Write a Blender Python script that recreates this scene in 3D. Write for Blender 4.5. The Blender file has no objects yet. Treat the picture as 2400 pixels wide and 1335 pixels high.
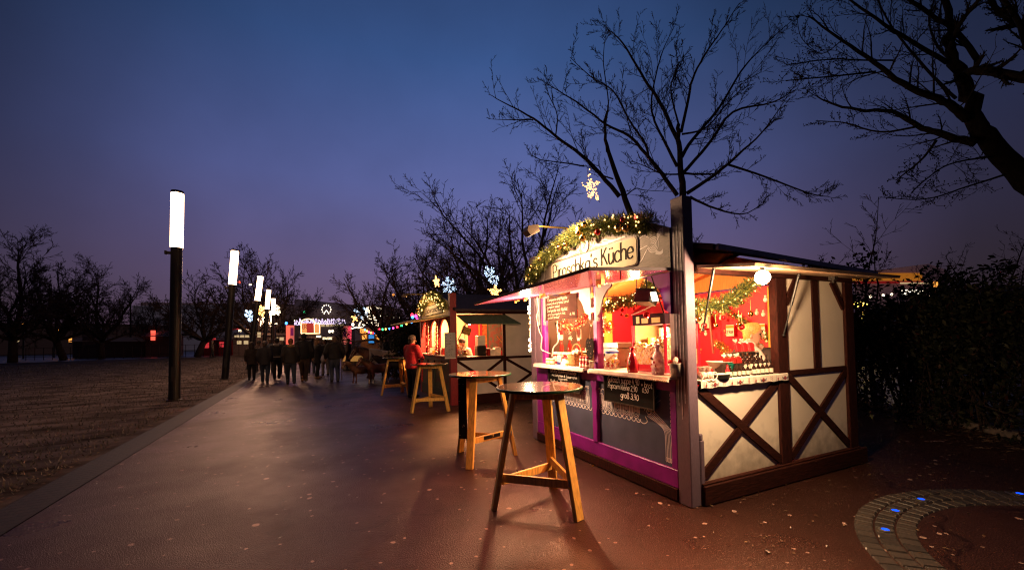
import bpy, bmesh, math, random
from mathutils import Vector, Matrix, Euler
rnd = random.Random(7)
PI = math.pi
SC = bpy.context.scene
COL = SC.collection
V = Vector

# ------------------------------------------------------------------ camera
CAMR = V((0.90395148, -0.42710481, -0.02128841))
CAMU = V((0.00895298, -0.03086913, 0.99948334))
CAMF = V((0.4275413, 0.90367504, 0.02408033))
CAMP = V((0, 0, 1.6))
FOC, PPX, PPY = 972.85, 1200.0, 766.27
cam = bpy.data.objects.new('camera', bpy.data.cameras.new('camera'))
COL.objects.link(cam)
m = Matrix((CAMR, CAMU, -CAMF)).transposed().to_4x4()
m.translation = CAMP
cam.matrix_world = m
cam.data.sensor_width = 36
cam.data.lens = FOC * 36 / 2400
cam.data.shift_y = (PPY - 667.5) / 2400
cam.data.clip_start = 0.05
cam.data.clip_end = 2000
SC.camera = cam

def at(px, py, d):
    """world point seen at photo pixel (px, py), d metres in front of the viewpoint"""
    return CAMP + (CAMF + CAMR * ((px - PPX) / FOC) + CAMU * ((PPY - py) / FOC)) * d

def gnd(px, py, z=0.0):
    r = CAMF + CAMR * ((px - PPX) / FOC) + CAMU * ((PPY - py) / FOC)
    return CAMP + r * ((z - CAMP.z) / r.z)

# ------------------------------------------------------------------ materials
MATS = {}
def mat(name, col, rough=0.6, metal=0.0, emit=None, es=0.0, noise=0.25, nscale=8.0, bump=0.0,
        col2=None, spec=0.5, sample=True, coat=0.0, stretch=None):
    if name in MATS:
        return MATS[name]
    m = bpy.data.materials.new(name); m.use_nodes = True
    nt = m.node_tree; b = nt.nodes['Principled BSDF']
    b.inputs['Roughness'].default_value = rough
    b.inputs['Metallic'].default_value = metal
    b.inputs['Specular IOR Level'].default_value = spec
    b.inputs['Coat Weight'].default_value = coat
    tc = nt.nodes.new('ShaderNodeTexCoord')
    n = nt.nodes.new('ShaderNodeTexNoise'); n.inputs['Scale'].default_value = nscale
    n.inputs['Detail'].default_value = 5
    if stretch:
        mp = nt.nodes.new('ShaderNodeMapping'); mp.inputs['Scale'].default_value = stretch
        nt.links.new(tc.outputs['Object'], mp.inputs['Vector']); nt.links.new(mp.outputs[0], n.inputs['Vector'])
    else:
        nt.links.new(tc.outputs['Object'], n.inputs['Vector'])
    r = nt.nodes.new('ShaderNodeValToRGB')
    c = V(col[:3]); c2 = V(col2) if col2 else c * (1 - noise)
    r.color_ramp.elements[0].position = 0.32; r.color_ramp.elements[1].position = 0.68
    r.color_ramp.elements[0].color = (*c2, 1)
    r.color_ramp.elements[1].color = (*[min(1, x) for x in (c * (1 + noise * 0.4))], 1)
    nt.links.new(n.outputs['Fac'], r.inputs['Fac'])
    nt.links.new(r.outputs['Color'], b.inputs['Base Color'])
    if bump:
        bp = nt.nodes.new('ShaderNodeBump'); bp.inputs['Strength'].default_value = bump
        bp.inputs['Distance'].default_value = 0.01
        nt.links.new(n.outputs['Fac'], bp.inputs['Height']); nt.links.new(bp.outputs[0], b.inputs['Normal'])
    if emit:
        b.inputs['Emission Color'].default_value = (*emit, 1)
        b.inputs['Emission Strength'].default_value = es
    if not sample:
        m.cycles.emission_sampling = 'NONE'
    MATS[name] = m
    return m

def glow(name, col, strength, sample=False):
    return mat(name, tuple(.3 * c for c in col), 0.5, emit=col, es=strength, sample=sample)

def glass(name, tint=(1, 1, 1), gloss=0.08):
    m = bpy.data.materials.new(name); m.use_nodes = True
    nt = m.node_tree; nt.nodes.clear()
    o = nt.nodes.new('ShaderNodeOutputMaterial'); mx = nt.nodes.new('ShaderNodeMixShader')
    t = nt.nodes.new('ShaderNodeBsdfTransparent'); g = nt.nodes.new('ShaderNodeBsdfGlossy')
    t.inputs['Color'].default_value = (*tint, 1); g.inputs['Roughness'].default_value = 0.05
    mx.inputs['Fac'].default_value = gloss
    nt.links.new(t.outputs[0], mx.inputs[1]); nt.links.new(g.outputs[0], mx.inputs[2])
    nt.links.new(mx.outputs[0], o.inputs['Surface'])
    MATS[name] = m
    return m

# ------------------------------------------------------------------ mesh builder
def frame(d):
    d = d.normalized()
    a = V((0, 0, 1)) if abs(d.z) < 0.9 else V((1, 0, 0))
    u = d.cross(a).normalized()
    return u, d.cross(u).normalized()

class MB:
    def __init__(self):
        self.v = []; self.f = []; self.mi = []; self.k = 0; self.smooth = False; self.sm = []
    def mat(self, k):
        self.k = k; return self
    def add(self, vs, fs):
        n = len(self.v)
        self.v += [tuple(p) for p in vs]
        for f in fs:
            self.f.append(tuple(i + n for i in f)); self.mi.append(self.k); self.sm.append(self.smooth)
        return self
    def box(self, lo, hi, rot=None, piv=None):
        x0, y0, z0 = lo; x1, y1, z1 = hi
        vs = [V(p) for p in ((x0,y0,z0),(x1,y0,z0),(x1,y1,z0),(x0,y1,z0),(x0,y0,z1),(x1,y0,z1),(x1,y1,z1),(x0,y1,z1))]
        if rot is not None:
            c = V(piv) if piv is not None else (V(lo) + V(hi)) / 2
            R = rot if isinstance(rot, Matrix) else Euler(rot).to_matrix()
            vs = [R @ (p - c) + c for p in vs]
        return self.add(vs, [(0,3,2,1),(4,5,6,7),(0,1,5,4),(1,2,6,5),(2,3,7,6),(3,0,4,7)])
    def bar(self, a, b, w, h, up=(0, 0, 1)):
        """rectangular beam from a to b; w across, h along up"""
        a, b = V(a), V(b); d = (b - a).normalized(); up = V(up)
        s = d.cross(up).normalized(); u = s.cross(d).normalized()
        s = s * w / 2; u = u * h / 2
        vs = [a - s - u, a + s - u, a + s + u, a - s + u, b - s - u, b + s - u, b + s + u, b - s + u]
        return self.add(vs, [(0,1,2,3),(7,6,5,4),(0,4,5,1),(1,5,6,2),(2,6,7,3),(3,7,4,0)])
    def tube(self, pts, rs, n=6, cap=True):
        pts = [V(p) for p in pts]
        if not isinstance(rs, (list, tuple)): rs = [rs] * len(pts)
        vs = []; fs = []; u = None
        for i, p in enumerate(pts):
            d = (pts[min(i + 1, len(pts) - 1)] - pts[max(i - 1, 0)])
            if d.length < 1e-9: d = V((0, 0, 1))
            d.normalize()
            if u is None: u, w = frame(d)
            else:
                u = (u - d * u.dot(d))
                if u.length < 1e-6: u, w = frame(d)
                u.normalize(); w = d.cross(u)
            for k in range(n):
                a = 2 * PI * k / n
                vs.append(p + (u * math.cos(a) + w * math.sin(a)) * rs[i])
        for i in range(len(pts) - 1):
            for k in range(n):
                fs.append((i*n+k, i*n+(k+1)%n, (i+1)*n+(k+1)%n, (i+1)*n+k))
        if cap:
            fs.append(tuple(range(n - 1, -1, -1))); e = (len(pts) - 1) * n
            fs.append(tuple(range(e, e + n)))
        return self.add(vs, fs)
    def lathe(self, prof, c=(0, 0, 0), n=16, axis='z'):
        """prof: list of (radius, height)"""
        c = V(c); vs = []; fs = []
        for r, h in prof:
            for k in range(n):
                a = 2 * PI * k / n
                p = (r * math.cos(a), r * math.sin(a), h)
                if axis == 'x': p = (p[2], p[0], p[1])
                if axis == 'y': p = (p[1], p[2], p[0])
                vs.append(c + V(p))
        for i in range(len(prof) - 1):
            for k in range(n):
                fs.append((i*n+k, i*n+(k+1)%n, (i+1)*n+(k+1)%n, (i+1)*n+k))
        if prof[0][0] > 1e-5: fs.append(tuple(range(n - 1, -1, -1)))
        e = (len(prof) - 1) * n
        if prof[-1][0] > 1e-5: fs.append(tuple(range(e, e + n)))
        return self.add(vs, fs)
    def ball(self, c, r, n=8, m=5, sz=1.0):
        prof = [(max(1e-6, r * math.sin(PI * i / m)), -r * sz * math.cos(PI * i / m)) for i in range(m + 1)]
        return self.lathe(prof, c, n)
    def prism(self, poly, o, u, v, nrm, t):
        """polygon (2d points) in plane o + a*u + b*v, extruded by t along nrm"""
        o, u, v, nrm = V(o), V(u), V(v), V(nrm); n = len(poly)
        vs = [o + u * a + v * b for a, b in poly] + [o + u * a + v * b + nrm * t for a, b in poly]
        fs = [tuple(range(n - 1, -1, -1)), tuple(range(n, 2 * n))] + [(i, (i+1) % n, n + (i+1) % n, n + i) for i in range(n)]
        return self.add(vs, fs)
    def ribbon(self, pts, w, o, u, v, nrm, off=0.0, stress=0.0, taper=False):
        """flat painted stroke in the plane o + a*u + b*v"""
        o, u, v, nrm = V(o), V(u), V(v), V(nrm); vs = []; fs = []; N = len(pts)
        for i, (a, b) in enumerate(pts):
            a0, b0 = pts[max(i - 1, 0)]; a1, b1 = pts[min(i + 1, N - 1)]
            dx, dy = a1 - a0, b1 - b0; L = math.hypot(dx, dy) or 1
            dx /= L; dy /= L
            ww = w / 2 * (1 - stress + stress * abs(dy))
            if taper: ww *= 0.35 + 0.65 * math.sin(PI * min(1, max(0, (i + 0.5) / N)))
            for s in (-1, 1):
                vs.append(o + u * (a - dy * ww * s) + v * (b + dx * ww * s) + nrm * off)
        for i in range(N - 1):
            fs.append((2*i, 2*i+1, 2*i+3, 2*i+2))
        return self.add(vs, fs)
    def build(self, name, mats, parent=None, loc=None, bevel=0.0, smooth=None):
        if not isinstance(mats, (list, tuple)): mats = [mats]
        me = bpy.data.meshes.new(name)
        off = V(loc) if loc is not None else V((0, 0, 0))
        base = off
        if parent is not None and loc is None:
            q = parent; base = V((0, 0, 0))
            while q is not None:
                base = base + q.location; q = q.parent
        me.from_pydata([V(p) - base for p in self.v], [], self.f)
        for mm in mats: me.materials.append(mm)
        me.polygons.foreach_set('material_index', self.mi)
        sm = self.sm if smooth is None else [smooth] * len(self.f)
        me.polygons.foreach_set('use_smooth', sm)
        me.update()
        ob = bpy.data.objects.new(name, me); COL.objects.link(ob)
        if parent is not None: ob.parent = parent
        elif loc is not None: ob.location = off
        if bevel:
            bv = ob.modifiers.new('bevel', 'BEVEL'); bv.width = bevel; bv.segments = 1; bv.limit_method = 'ANGLE'
        return ob

def tag(o, label=None, cat=None, group=None, kind=None):
    if label: o['label'] = label
    if cat: o['category'] = cat
    if group: o['group'] = group
    if kind: o['kind'] = kind
    return o

def thing(name, label, cat, loc=(0, 0, 0), group=None, rz=0.0):
    o = bpy.data.objects.new(name, None); COL.objects.link(o)
    o.empty_display_size = 0.1
    o.location = loc; o.rotation_euler = (0, 0, rz)
    return tag(o, label, cat, group)

def dup(o, parent=None, loc=None, rz=None, label=None, scale=None, group=None):
    c = o.copy(); COL.objects.link(c); c.parent = parent
    if loc is not None: c.location = loc
    if rz is not None: c.rotation_euler = (0, 0, rz)
    if scale is not None: c.scale = (scale, scale, scale) if not isinstance(scale, (tuple, list)) else scale
    if label: c['label'] = label
    if group: c['group'] = group
    for ch in list(o.children): dup(ch, c)
    return c

def lamp(name, loc, watts, col, size=0.05, parent=None, kind='POINT', target=None, cone=1.2, blend=0.6):
    l = bpy.data.lights.new(name, kind); l.energy = watts; l.color = col; l.shadow_soft_size = size
    if kind == 'SPOT': l.spot_size = cone; l.spot_blend = blend
    o = bpy.data.objects.new(name, l); COL.objects.link(o)
    o.location = V(loc)
    if target is not None:
        o.rotation_euler = (V(target) - V(loc)).to_track_quat('-Z', 'Y').to_euler()
    if parent is not None:
        o.parent = parent
        q = parent
        while q is not None:
            o.location = o.location - q.location; q = q.parent
    return o

def cr(pts, n=6, closed=False):
    """Catmull-Rom through tuples"""
    P = [tuple(p) for p in pts]; N = len(P); out = []
    if N < 3 and not closed: return P
    rng = range(N) if closed else range(N - 1)
    for i in rng:
        if closed: p0, p1, p2, p3 = P[i-1], P[i], P[(i+1) % N], P[(i+2) % N]
        else: p0, p1, p2, p3 = P[max(i-1, 0)], P[i], P[i+1], P[min(i+2, N-1)]
        for k in range(n):
            t = k / n
            out.append(tuple(0.5 * (2*b + (c-a)*t + (2*a-5*b+4*c-d)*t*t + (3*b-a-3*c+d)*t**3) for a, b, c, d in zip(p0, p1, p2, p3)))
    out.append(P[0] if closed else P[-1])
    return out

# ------------------------------------------------------------------ stroke lettering
BOWL = "0,4 2,6 4.5,5.2 5,3 4.4,.8 2,0 0,1.5"
GL = {
 'a': (5, "5,5 3,6 .8,5 0,3 .8,.8 2.8,0 5,2|5,6 5,0"), 'b': (5, "0,10 0,0|" + BOWL),
 'c': (4.6, "4.8,5 3,6 .8,5 0,3 .8,.8 3,0 4.8,1"), 'd': (5, "5,10 5,0|5,4 3,6 .6,5.2 0,3 .6,.8 3,0 5,1.5"),
 'e': (4.8, ".2,3 4.9,3.3 4.3,5.3 2.7,6 .8,5 0,3 .8,.8 2.8,0 4.9,1"), 'f': (3, "3.6,9.4 2.6,10 1.5,9 1.3,6 1.3,0|0,6 3,6"),
 'g': (5, "5,5 3,6 .8,5 0,3.2 .8,1 2.8,.3 5,2|5,6 5,-2 4,-3.8 2,-4 .4,-3"), 'h': (4.6, "0,10 0,0|0,4 2,6 4,5.5 4.5,4 4.5,0"),
 'i': (1.2, ".6,6 .6,0|.6,8 .6,9"), 'j': (2, "1.4,6 1.4,-3 0,-4|1.4,8 1.4,9"), 'k': (4.4, "0,10 0,0|4,6 .2,2.8|1.3,3.6 4.5,0"),
 'l': (1.4, ".5,10 .5,1 1.4,0"), 'm': (7.2, "0,6 0,0|0,4 1.5,6 3,5.6 3.5,4 3.5,0|3.5,4 5,6 6.5,5.6 7,4 7,0"),
 'n': (4.6, "0,6 0,0|0,4 2,6 4,5.5 4.5,4 4.5,0"), 'o': (5, "2.5,6 .6,5 0,3 .6,1 2.5,0 4.4,1 5,3 4.4,5 2.5,6"),
 'p': (5, "0,6 0,-4|" + BOWL), 'r': (3, "0,6 0,0|0,3.5 1.3,5.6 3.3,5.8"), 's': (4, "4,5 2.3,6 .5,5 1,3.6 3.2,2.6 4,1.2 2.2,0 0,1"),
 't': (3, "1.3,9 1.3,1.2 2.2,0 3.2,.6|0,6 3,6"), 'u': (4.6, "0,6 0,2 .8,.2 2.4,0 4.5,2|4.5,6 4.5,0"), 'v': (4.4, "0,6 2.2,0|2.2,0 4.4,6"),
 'w': (6.4, "0,6 1.6,0|1.6,0 3.2,5|3.2,5 4.8,0|4.8,0 6.4,6"), 'x': (4.4, "0,6 4.4,0|4.4,6 0,0"), 'y': (4.4, "0,6 2.2,0|4.4,6 1,-4"),
 'z': (4, "0,6 4,6|4,6 0,0|0,0 4,0"), 'ß': (4.8, "0,0 0,8 1.5,10 3.5,9.4 3.8,7.5 2.4,5.8 4.6,3.5 4.4,1 2.6,0 1.4,.4"),
 '0': (5, "2.5,9 .6,7.5 0,4.5 .6,1.5 2.5,0 4.4,1.5 5,4.5 4.4,7.5 2.5,9"), '1': (2.5, "0,7 2,9|2,9 2,0"),
 '2': (4.6, ".2,7 1.2,8.7 3,9 4.4,7.6 4,5.2 0,0|0,0 4.8,0"), '3': (4.6, ".3,8.4 2.4,9 4.3,7.5 3.6,5.4 1.8,4.9|1.8,4.9 4,4.4 4.7,2.4 3.6,.4 1.8,0 0,1"),
 '4': (5, "3,9 0,3.2|0,3.2 5,3.4|3.8,6 3.4,0"), '5': (4.6, "4.4,9 1,9|1,9 .6,5|.6,5 2.6,5.6 4.5,4 4.4,1.5 2.2,0 0,.8"),
 '7': (4.6, "0,9 4.6,9|4.6,9 1.6,0|1.2,4.8 4.2,4.8"), '9': (4.8, "4.6,6.8 3.6,8.8 1.6,9 .2,7.2 .8,5 2.6,4.4 4.6,6.4|4.7,7 4.4,3 2.6,0"),
 ',': (1.2, ".8,.8 .3,-1.4"), '.': (1, ".4,0 .4,.7"), '+': (4.6, "2.3,1.4 2.3,6|0,3.7 4.6,3.7"), "'": (1.6, ".9,10 .4,7.6"), '"': (2.4, ".2,10 .2,8|1.6,10 1.6,8"),
 '-': (3, "0,3.4 3,3.4"), '&': (5.4, "5.2,0 .8,6.8 2,9 3.4,7.6 .6,3.6 0,1.6 2,0 5,3.4"), '€': (5, "5,8 3,9 1,7.6 .6,4.5 1,1.4 3,0 5,1|0,5.2 3.6,5.2|0,3.8 3.6,3.8"),
 'A': (6, "0,0 3,10|3,10 6,0|1,3.4 5,3.4"), 'C': (5.4, "5.4,8.4 3.4,10 1,8.6 0,5 1,1.4 3.4,0 5.4,1.6"), 'E': (4.6, "0,10 0,0|0,10 4.6,10|0,5.3 4,5.3|0,0 4.6,0"),
 'G': (6, "5.6,8.4 3.4,10 1,8.6 0,5 1,1.4 3.4,0 5.6,1.2 5.6,4.4|5.6,4.4 3.4,4.4"), 'I': (1.4, ".6,10 .6,0"),
 'K': (6, "0,10 0,0|5,10 .2,4.4|1.7,6 5.8,0"), 'P': (5.4, "0,10 0,0|0,9.6 3,10 5,8.6 5,6 3,4.6 0,4.8"), 'S': (5, "4.8,8.6 2.6,10 .4,8.4 .8,6 3.8,4.4 5,2.4 3,0 0,1.2"),
 'R': (5.4, "0,10 0,0|0,9.6 3,10 5,8.6 5,6.4 3,5 0,5|2.4,5 5.4,0"), 'Z': (5.6, "0,10 5.4,10|5.4,10 0,0|0,0 5.8,0"), 'B': (5.2, "0,10 0,0|0,10 3.6,9.6 4.4,7.4 3,5.4 0,5.2|0,5.2 4,4.8 5,2.6 4,.4 0,0"),
 '6': (4.8, "4,9 1.4,6.4 .1,3 1.2,.4 3,0 4.6,1.6 4,4.2 2,4.8 .4,3"), '8': (4.8, "2.4,5 .6,6.8 2.4,9 4.2,6.8 2.4,5 .2,2.4 2.4,0 4.6,2.4 2.4,5"),
 'M': (7, "0,0 .6,10|.6,10 3.5,3|3.5,3 6.4,10|6.4,10 7,0"), 'L': (4.6, "0,10 0,0|0,0 4.6,0"), 'N': (5.8, "0,0 0,10|0,10 5.6,0|5.6,0 5.6,10"), 'T': (5.6, "0,10 5.6,10|2.8,10 2.8,0"),
 'J': (4, "3.4,10 3.4,2 2,0 0,1"), 'D': (5.6, "0,10 0,0|0,10 3.6,9.4 5.5,5 3.6,.6 0,0"),
}
def scribble(mb, o, u, v, nrm, width, h, w, seed):
    """an unreadable handwritten line"""
    R = random.Random(seed); x = 0.0
    while x < width:
        wl = R.uniform(.12, .34) * width; P = []; q = x
        while q < min(x + wl, width): P.append((q, R.uniform(0, h) if len(P) % 2 else R.uniform(-h * .1, h * .3))); q += h * R.uniform(.25, .5)
        if len(P) > 2: mb.ribbon(cr(P, 3), w, o, u, v, nrm, off=.0003 * R.randint(0, 4))
        x += wl + h * .9

def text_width(s, tr=1.6):
    return sum((3.4 if c == ' ' else GL.get('u' if c == 'ü' else 'a' if c == 'ä' else c, (4, ''))[0] + tr) for c in s) - tr

def write(mb, s, o, u, v, nrm, h, w, stress=0.0, slant=0.0, jit=0.0, width=None, tr=1.6, taper=False, rs=3):
    """draw the words s on a plane; h = height of ten glyph units, w = stroke width"""
    k = h / 10.0; kx = k
    if width: kx = width / text_width(s, tr)
    R = random.Random(rs); x = 0.0; n = 0
    for ch in s:
        if ch == ' ': x += 3.4; continue
        dots = ch in 'üä'
        g = GL[{'ü': 'u', 'ä': 'a'}.get(ch, ch)]
        st = g[1] + ("|1.2,7.8 1.2,8.8|3.6,7.8 3.6,8.8" if dots else "")
        dy = R.uniform(-jit, jit)
        for s1 in st.split('|'):
            P = [tuple(float(q) for q in p.split(',')) for p in s1.split()]
            P = [((x + a + slant * b + R.uniform(-jit, jit) * 0.4) * kx, (b + dy) * k) for a, b in P]
            n += 1
            mb.ribbon(cr(P, 5), w, o, u, v, nrm, off=0.0003 * (n % 6), stress=stress, taper=taper)
        x += g[0] + tr
    return x * kx
# ------------------------------------------------------------------ world: dusk sky
w = bpy.data.worlds.new("World"); SC.world = w; w.use_nodes = True
nt = w.node_tree; bg = nt.nodes['Background']
sky = nt.nodes.new('ShaderNodeTexSky'); sky.sky_type = 'NISHITA'; sky.sun_disc = False
sky.sun_elevation = math.radians(-3.0); sky.sun_rotation = math.radians(20)
tc = nt.nodes.new('ShaderNodeTexCoord'); sx = nt.nodes.new('ShaderNodeSeparateXYZ')
nt.links.new(tc.outputs['Generated'], sx.inputs[0])
rz = nt.nodes.new('ShaderNodeValToRGB'); e = rz.color_ramp.elements
stops = [(0.0, (.112, .062, .110)), (.14, (.115, .078, .178)), (.34, (.080, .096, .262)), (.56, (.036, .082, .236)), (1.0, (.015, .035, .11))]
e[0].position = stops[0][0]; e[0].color = (*stops[0][1], 1); e[1].position = 1.0; e[1].color = (*stops[-1][1], 1)
for p, c in stops[1:-1]:
    q = e.new(p); q.color = (*c, 1)
nt.links.new(sx.outputs['Z'], rz.inputs['Fac'])
# vignette put into the sky colour: brightest along the view, darker to the sides
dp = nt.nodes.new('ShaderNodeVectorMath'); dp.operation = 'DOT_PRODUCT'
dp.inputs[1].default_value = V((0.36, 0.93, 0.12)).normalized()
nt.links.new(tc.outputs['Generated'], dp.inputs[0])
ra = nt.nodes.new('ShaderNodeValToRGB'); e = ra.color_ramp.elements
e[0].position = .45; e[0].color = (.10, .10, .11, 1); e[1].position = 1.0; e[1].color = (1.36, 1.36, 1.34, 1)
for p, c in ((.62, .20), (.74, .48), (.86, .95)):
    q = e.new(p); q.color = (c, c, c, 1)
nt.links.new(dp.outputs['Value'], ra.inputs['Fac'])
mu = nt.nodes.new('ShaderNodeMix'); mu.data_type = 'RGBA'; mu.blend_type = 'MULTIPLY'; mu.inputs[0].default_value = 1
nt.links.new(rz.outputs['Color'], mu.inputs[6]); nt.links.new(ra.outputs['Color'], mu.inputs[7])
# faint thin cloud
cn = nt.nodes.new('ShaderNodeTexNoise'); cn.inputs['Scale'].default_value = 2.2; cn.inputs['Detail'].default_value = 6
nt.links.new(tc.outputs['Generated'], cn.inputs['Vector'])
cr_ = nt.nodes.new('ShaderNodeMapRange'); cr_.inputs['From Min'].default_value = .3; cr_.inputs['From Max'].default_value = .7
cr_.inputs['To Min'].default_value = .80; cr_.inputs['To Max'].default_value = 1.16
nt.links.new(cn.outputs['Fac'], cr_.inputs['Value'])
mc = nt.nodes.new('ShaderNodeVectorMath'); mc.operation = 'SCALE'
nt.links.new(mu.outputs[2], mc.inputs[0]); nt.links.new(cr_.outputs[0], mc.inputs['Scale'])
sc_ = nt.nodes.new('ShaderNodeVectorMath'); sc_.operation = 'SCALE'; sc_.inputs['Scale'].default_value = 0.05
nt.links.new(sky.outputs[0], sc_.inputs[0])
ad = nt.nodes.new('ShaderNodeVectorMath'); ad.operation = 'ADD'
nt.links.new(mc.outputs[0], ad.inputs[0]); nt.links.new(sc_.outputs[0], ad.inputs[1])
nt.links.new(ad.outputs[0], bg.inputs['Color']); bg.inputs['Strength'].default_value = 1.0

SC.view_settings.view_transform = 'Standard'; SC.view_settings.look = 'None'
SC.view_settings.exposure = 0; SC.view_settings.gamma = 1
SC.render.engine = 'CYCLES'
SC.cycles.use_denoising = True; SC.cycles.filter_width = 1.2
SC.cycles.max_bounces = 6; SC.cycles.diffuse_bounces = 3; SC.cycles.glossy_bounces = 3
SC.cycles.transparent_max_bounces = 12
SC.cycles.sample_clamp_indirect = 3.0
SC.cycles.caustics_reflective = False; SC.cycles.caustics_refractive = False

# ------------------------------------------------------------------ shared materials
def asphalt(name, base, tint, spots):
    m = bpy.data.materials.new(name); m.use_nodes = True; nt = m.node_tree; b = nt.nodes['Principled BSDF']
    b.inputs['Specular IOR Level'].default_value = .55; b.inputs['Specular Tint'].default_value = (1.0, .48, .38, 1)
    tc = nt.nodes.new('ShaderNodeTexCoord'); L = nt.links.new
    n1 = nt.nodes.new('ShaderNodeTexNoise'); n1.inputs['Scale'].default_value = 0.7; n1.inputs['Detail'].default_value = 9; n1.inputs['Roughness'].default_value = .62
    n2 = nt.nodes.new('ShaderNodeTexNoise'); n2.inputs['Scale'].default_value = 105; n2.inputs['Detail'].default_value = 3
    n3 = nt.nodes.new('ShaderNodeTexVoronoi'); n3.inputs['Scale'].default_value = 120
    for n in (n1, n2, n3): L(tc.outputs['Object'], n.inputs['Vector'])
    r1 = nt.nodes.new('ShaderNodeValToRGB')
    r1.color_ramp.elements[0].position = .3; r1.color_ramp.elements[1].position = .7
    r1.color_ramp.elements[0].color = (*[x * .42 for x in base], 1); r1.color_ramp.elements[1].color = (*[x * 1.4 for x in base], 1)
    L(n1.outputs['Fac'], r1.inputs['Fac'])
    r2 = nt.nodes.new('ShaderNodeValToRGB'); r2.color_ramp.elements[0].position = .40; r2.color_ramp.elements[1].position = .66
    r2.color_ramp.elements[0].color = (.22, .22, .22, 1); r2.color_ramp.elements[1].color = (2.5, 2.4, 2.3, 1)
    L(n2.outputs['Fac'], r2.inputs['Fac'])
    mx = nt.nodes.new('ShaderNodeMix'); mx.data_type = 'RGBA'; mx.blend_type = 'MULTIPLY'; mx.inputs[0].default_value = 1
    L(r1.outputs[0], mx.inputs[6]); L(r2.outputs[0], mx.inputs[7])
    last = mx.outputs[2]
    if spots:
        for scl, th, pick in ((2.6, .085, .55), (4.7, .11, .60), (9.0, .13, .60)):
            vo = nt.nodes.new('ShaderNodeTexVoronoi'); vo.inputs['Scale'].default_value = scl
            wv = nt.nodes.new('ShaderNodeTexNoise'); wv.inputs['Scale'].default_value = 14
            L(tc.outputs['Object'], wv.inputs['Vector'])
            add = nt.nodes.new('ShaderNodeMixRGB'); add.blend_type = 'ADD'; add.inputs[0].default_value = .04
            L(tc.outputs['Object'], add.inputs[1]); L(wv.outputs['Color'], add.inputs[2])
            L(add.outputs[0], vo.inputs['Vector'])
            c1 = nt.nodes.new('ShaderNodeMath'); c1.operation = 'LESS_THAN'; c1.inputs[1].default_value = th
            L(vo.outputs['Distance'], c1.inputs[0])
            s = nt.nodes.new('ShaderNodeSeparateColor'); L(vo.outputs['Color'], s.inputs[0])
            c2 = nt.nodes.new('ShaderNodeMath'); c2.operation = 'GREATER_THAN'; c2.inputs[1].default_value = pick
            L(s.outputs[0], c2.inputs[0])
            c3 = nt.nodes.new('ShaderNodeMath'); c3.operation = 'MULTIPLY'; L(c1.outputs[0], c3.inputs[0]); L(c2.outputs[0], c3.inputs[1])
            m2 = nt.nodes.new('ShaderNodeMix'); m2.data_type = 'RGBA'; m2.inputs[7].default_value = (*tint, 1)
            L(c3.outputs[0], m2.inputs[0]); L(last, m2.inputs[6]); last = m2.outputs[2]
    # fine wandering cracks
    wn = nt.nodes.new('ShaderNodeTexNoise'); wn.inputs['Scale'].default_value = 1.3; wn.inputs['Detail'].default_value = 8
    L(tc.outputs['Object'], wn.inputs['Vector'])
    ws = nt.nodes.new('ShaderNodeMixRGB'); ws.blend_type = 'ADD'; ws.inputs[0].default_value = .9
    L(tc.outputs['Object'], ws.inputs[1]); L(wn.outputs['Color'], ws.inputs[2])
    cv = nt.nodes.new('ShaderNodeTexVoronoi'); cv.feature = 'DISTANCE_TO_EDGE'; cv.inputs['Scale'].default_value = .42
    L(ws.outputs[0], cv.inputs['Vector'])
    cm = nt.nodes.new('ShaderNodeMapRange'); cm.inputs['From Min'].default_value = .0; cm.inputs['From Max'].default_value = .008; cm.inputs['To Min'].default_value = .25; cm.inputs['To Max'].default_value = 1
    L(cv.outputs['Distance'], cm.inputs['Value'])
    cmx = nt.nodes.new('ShaderNodeMix'); cmx.data_type = 'RGBA'; cmx.blend_type = 'MULTIPLY'; cmx.inputs[0].default_value = 1
    L(last, cmx.inputs[6]); L(cm.outputs[0], cmx.inputs[7]); last = cmx.outputs[2]
    L(last, b.inputs['Base Color'])
    mr = nt.nodes.new('ShaderNodeMapRange'); mr.inputs['From Min'].default_value = .3; mr.inputs['From Max'].default_value = .7
    mr.inputs['To Min'].default_value = .52; mr.inputs['To Max'].default_value = .22
    L(n1.outputs['Fac'], mr.inputs['Value']); L(mr.outputs[0], b.inputs['Roughness'])
    bp = nt.nodes.new('ShaderNodeBump'); bp.inputs['Strength'].default_value = .7; bp.inputs['Distance'].default_value = .004
    ma = nt.nodes.new('ShaderNodeMath'); ma.operation = 'ADD'; L(n2.outputs['Fac'], ma.inputs[0]); L(n3.outputs['Distance'], ma.inputs[1])
    L(ma.outputs[0], bp.inputs['Height']); L(bp.outputs[0], b.inputs['Normal'])
    return m
M_ASPH = asphalt('asphalt', (.027, .0112, .0090), (.36, .23, .19), True)
M_EARTH = mat('earth', (.03, .02, .016), .95, spec=0.05, noise=.6, nscale=3, bump=.5)
M_LAWN = mat('lawn_soil', (.17, .135, .125), .95, spec=0.05, noise=.8, nscale=1.6, stretch=(.5, 1.2, 1), col2=(.035, .024, .018), bump=.6)
M_PAVE = None
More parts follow.
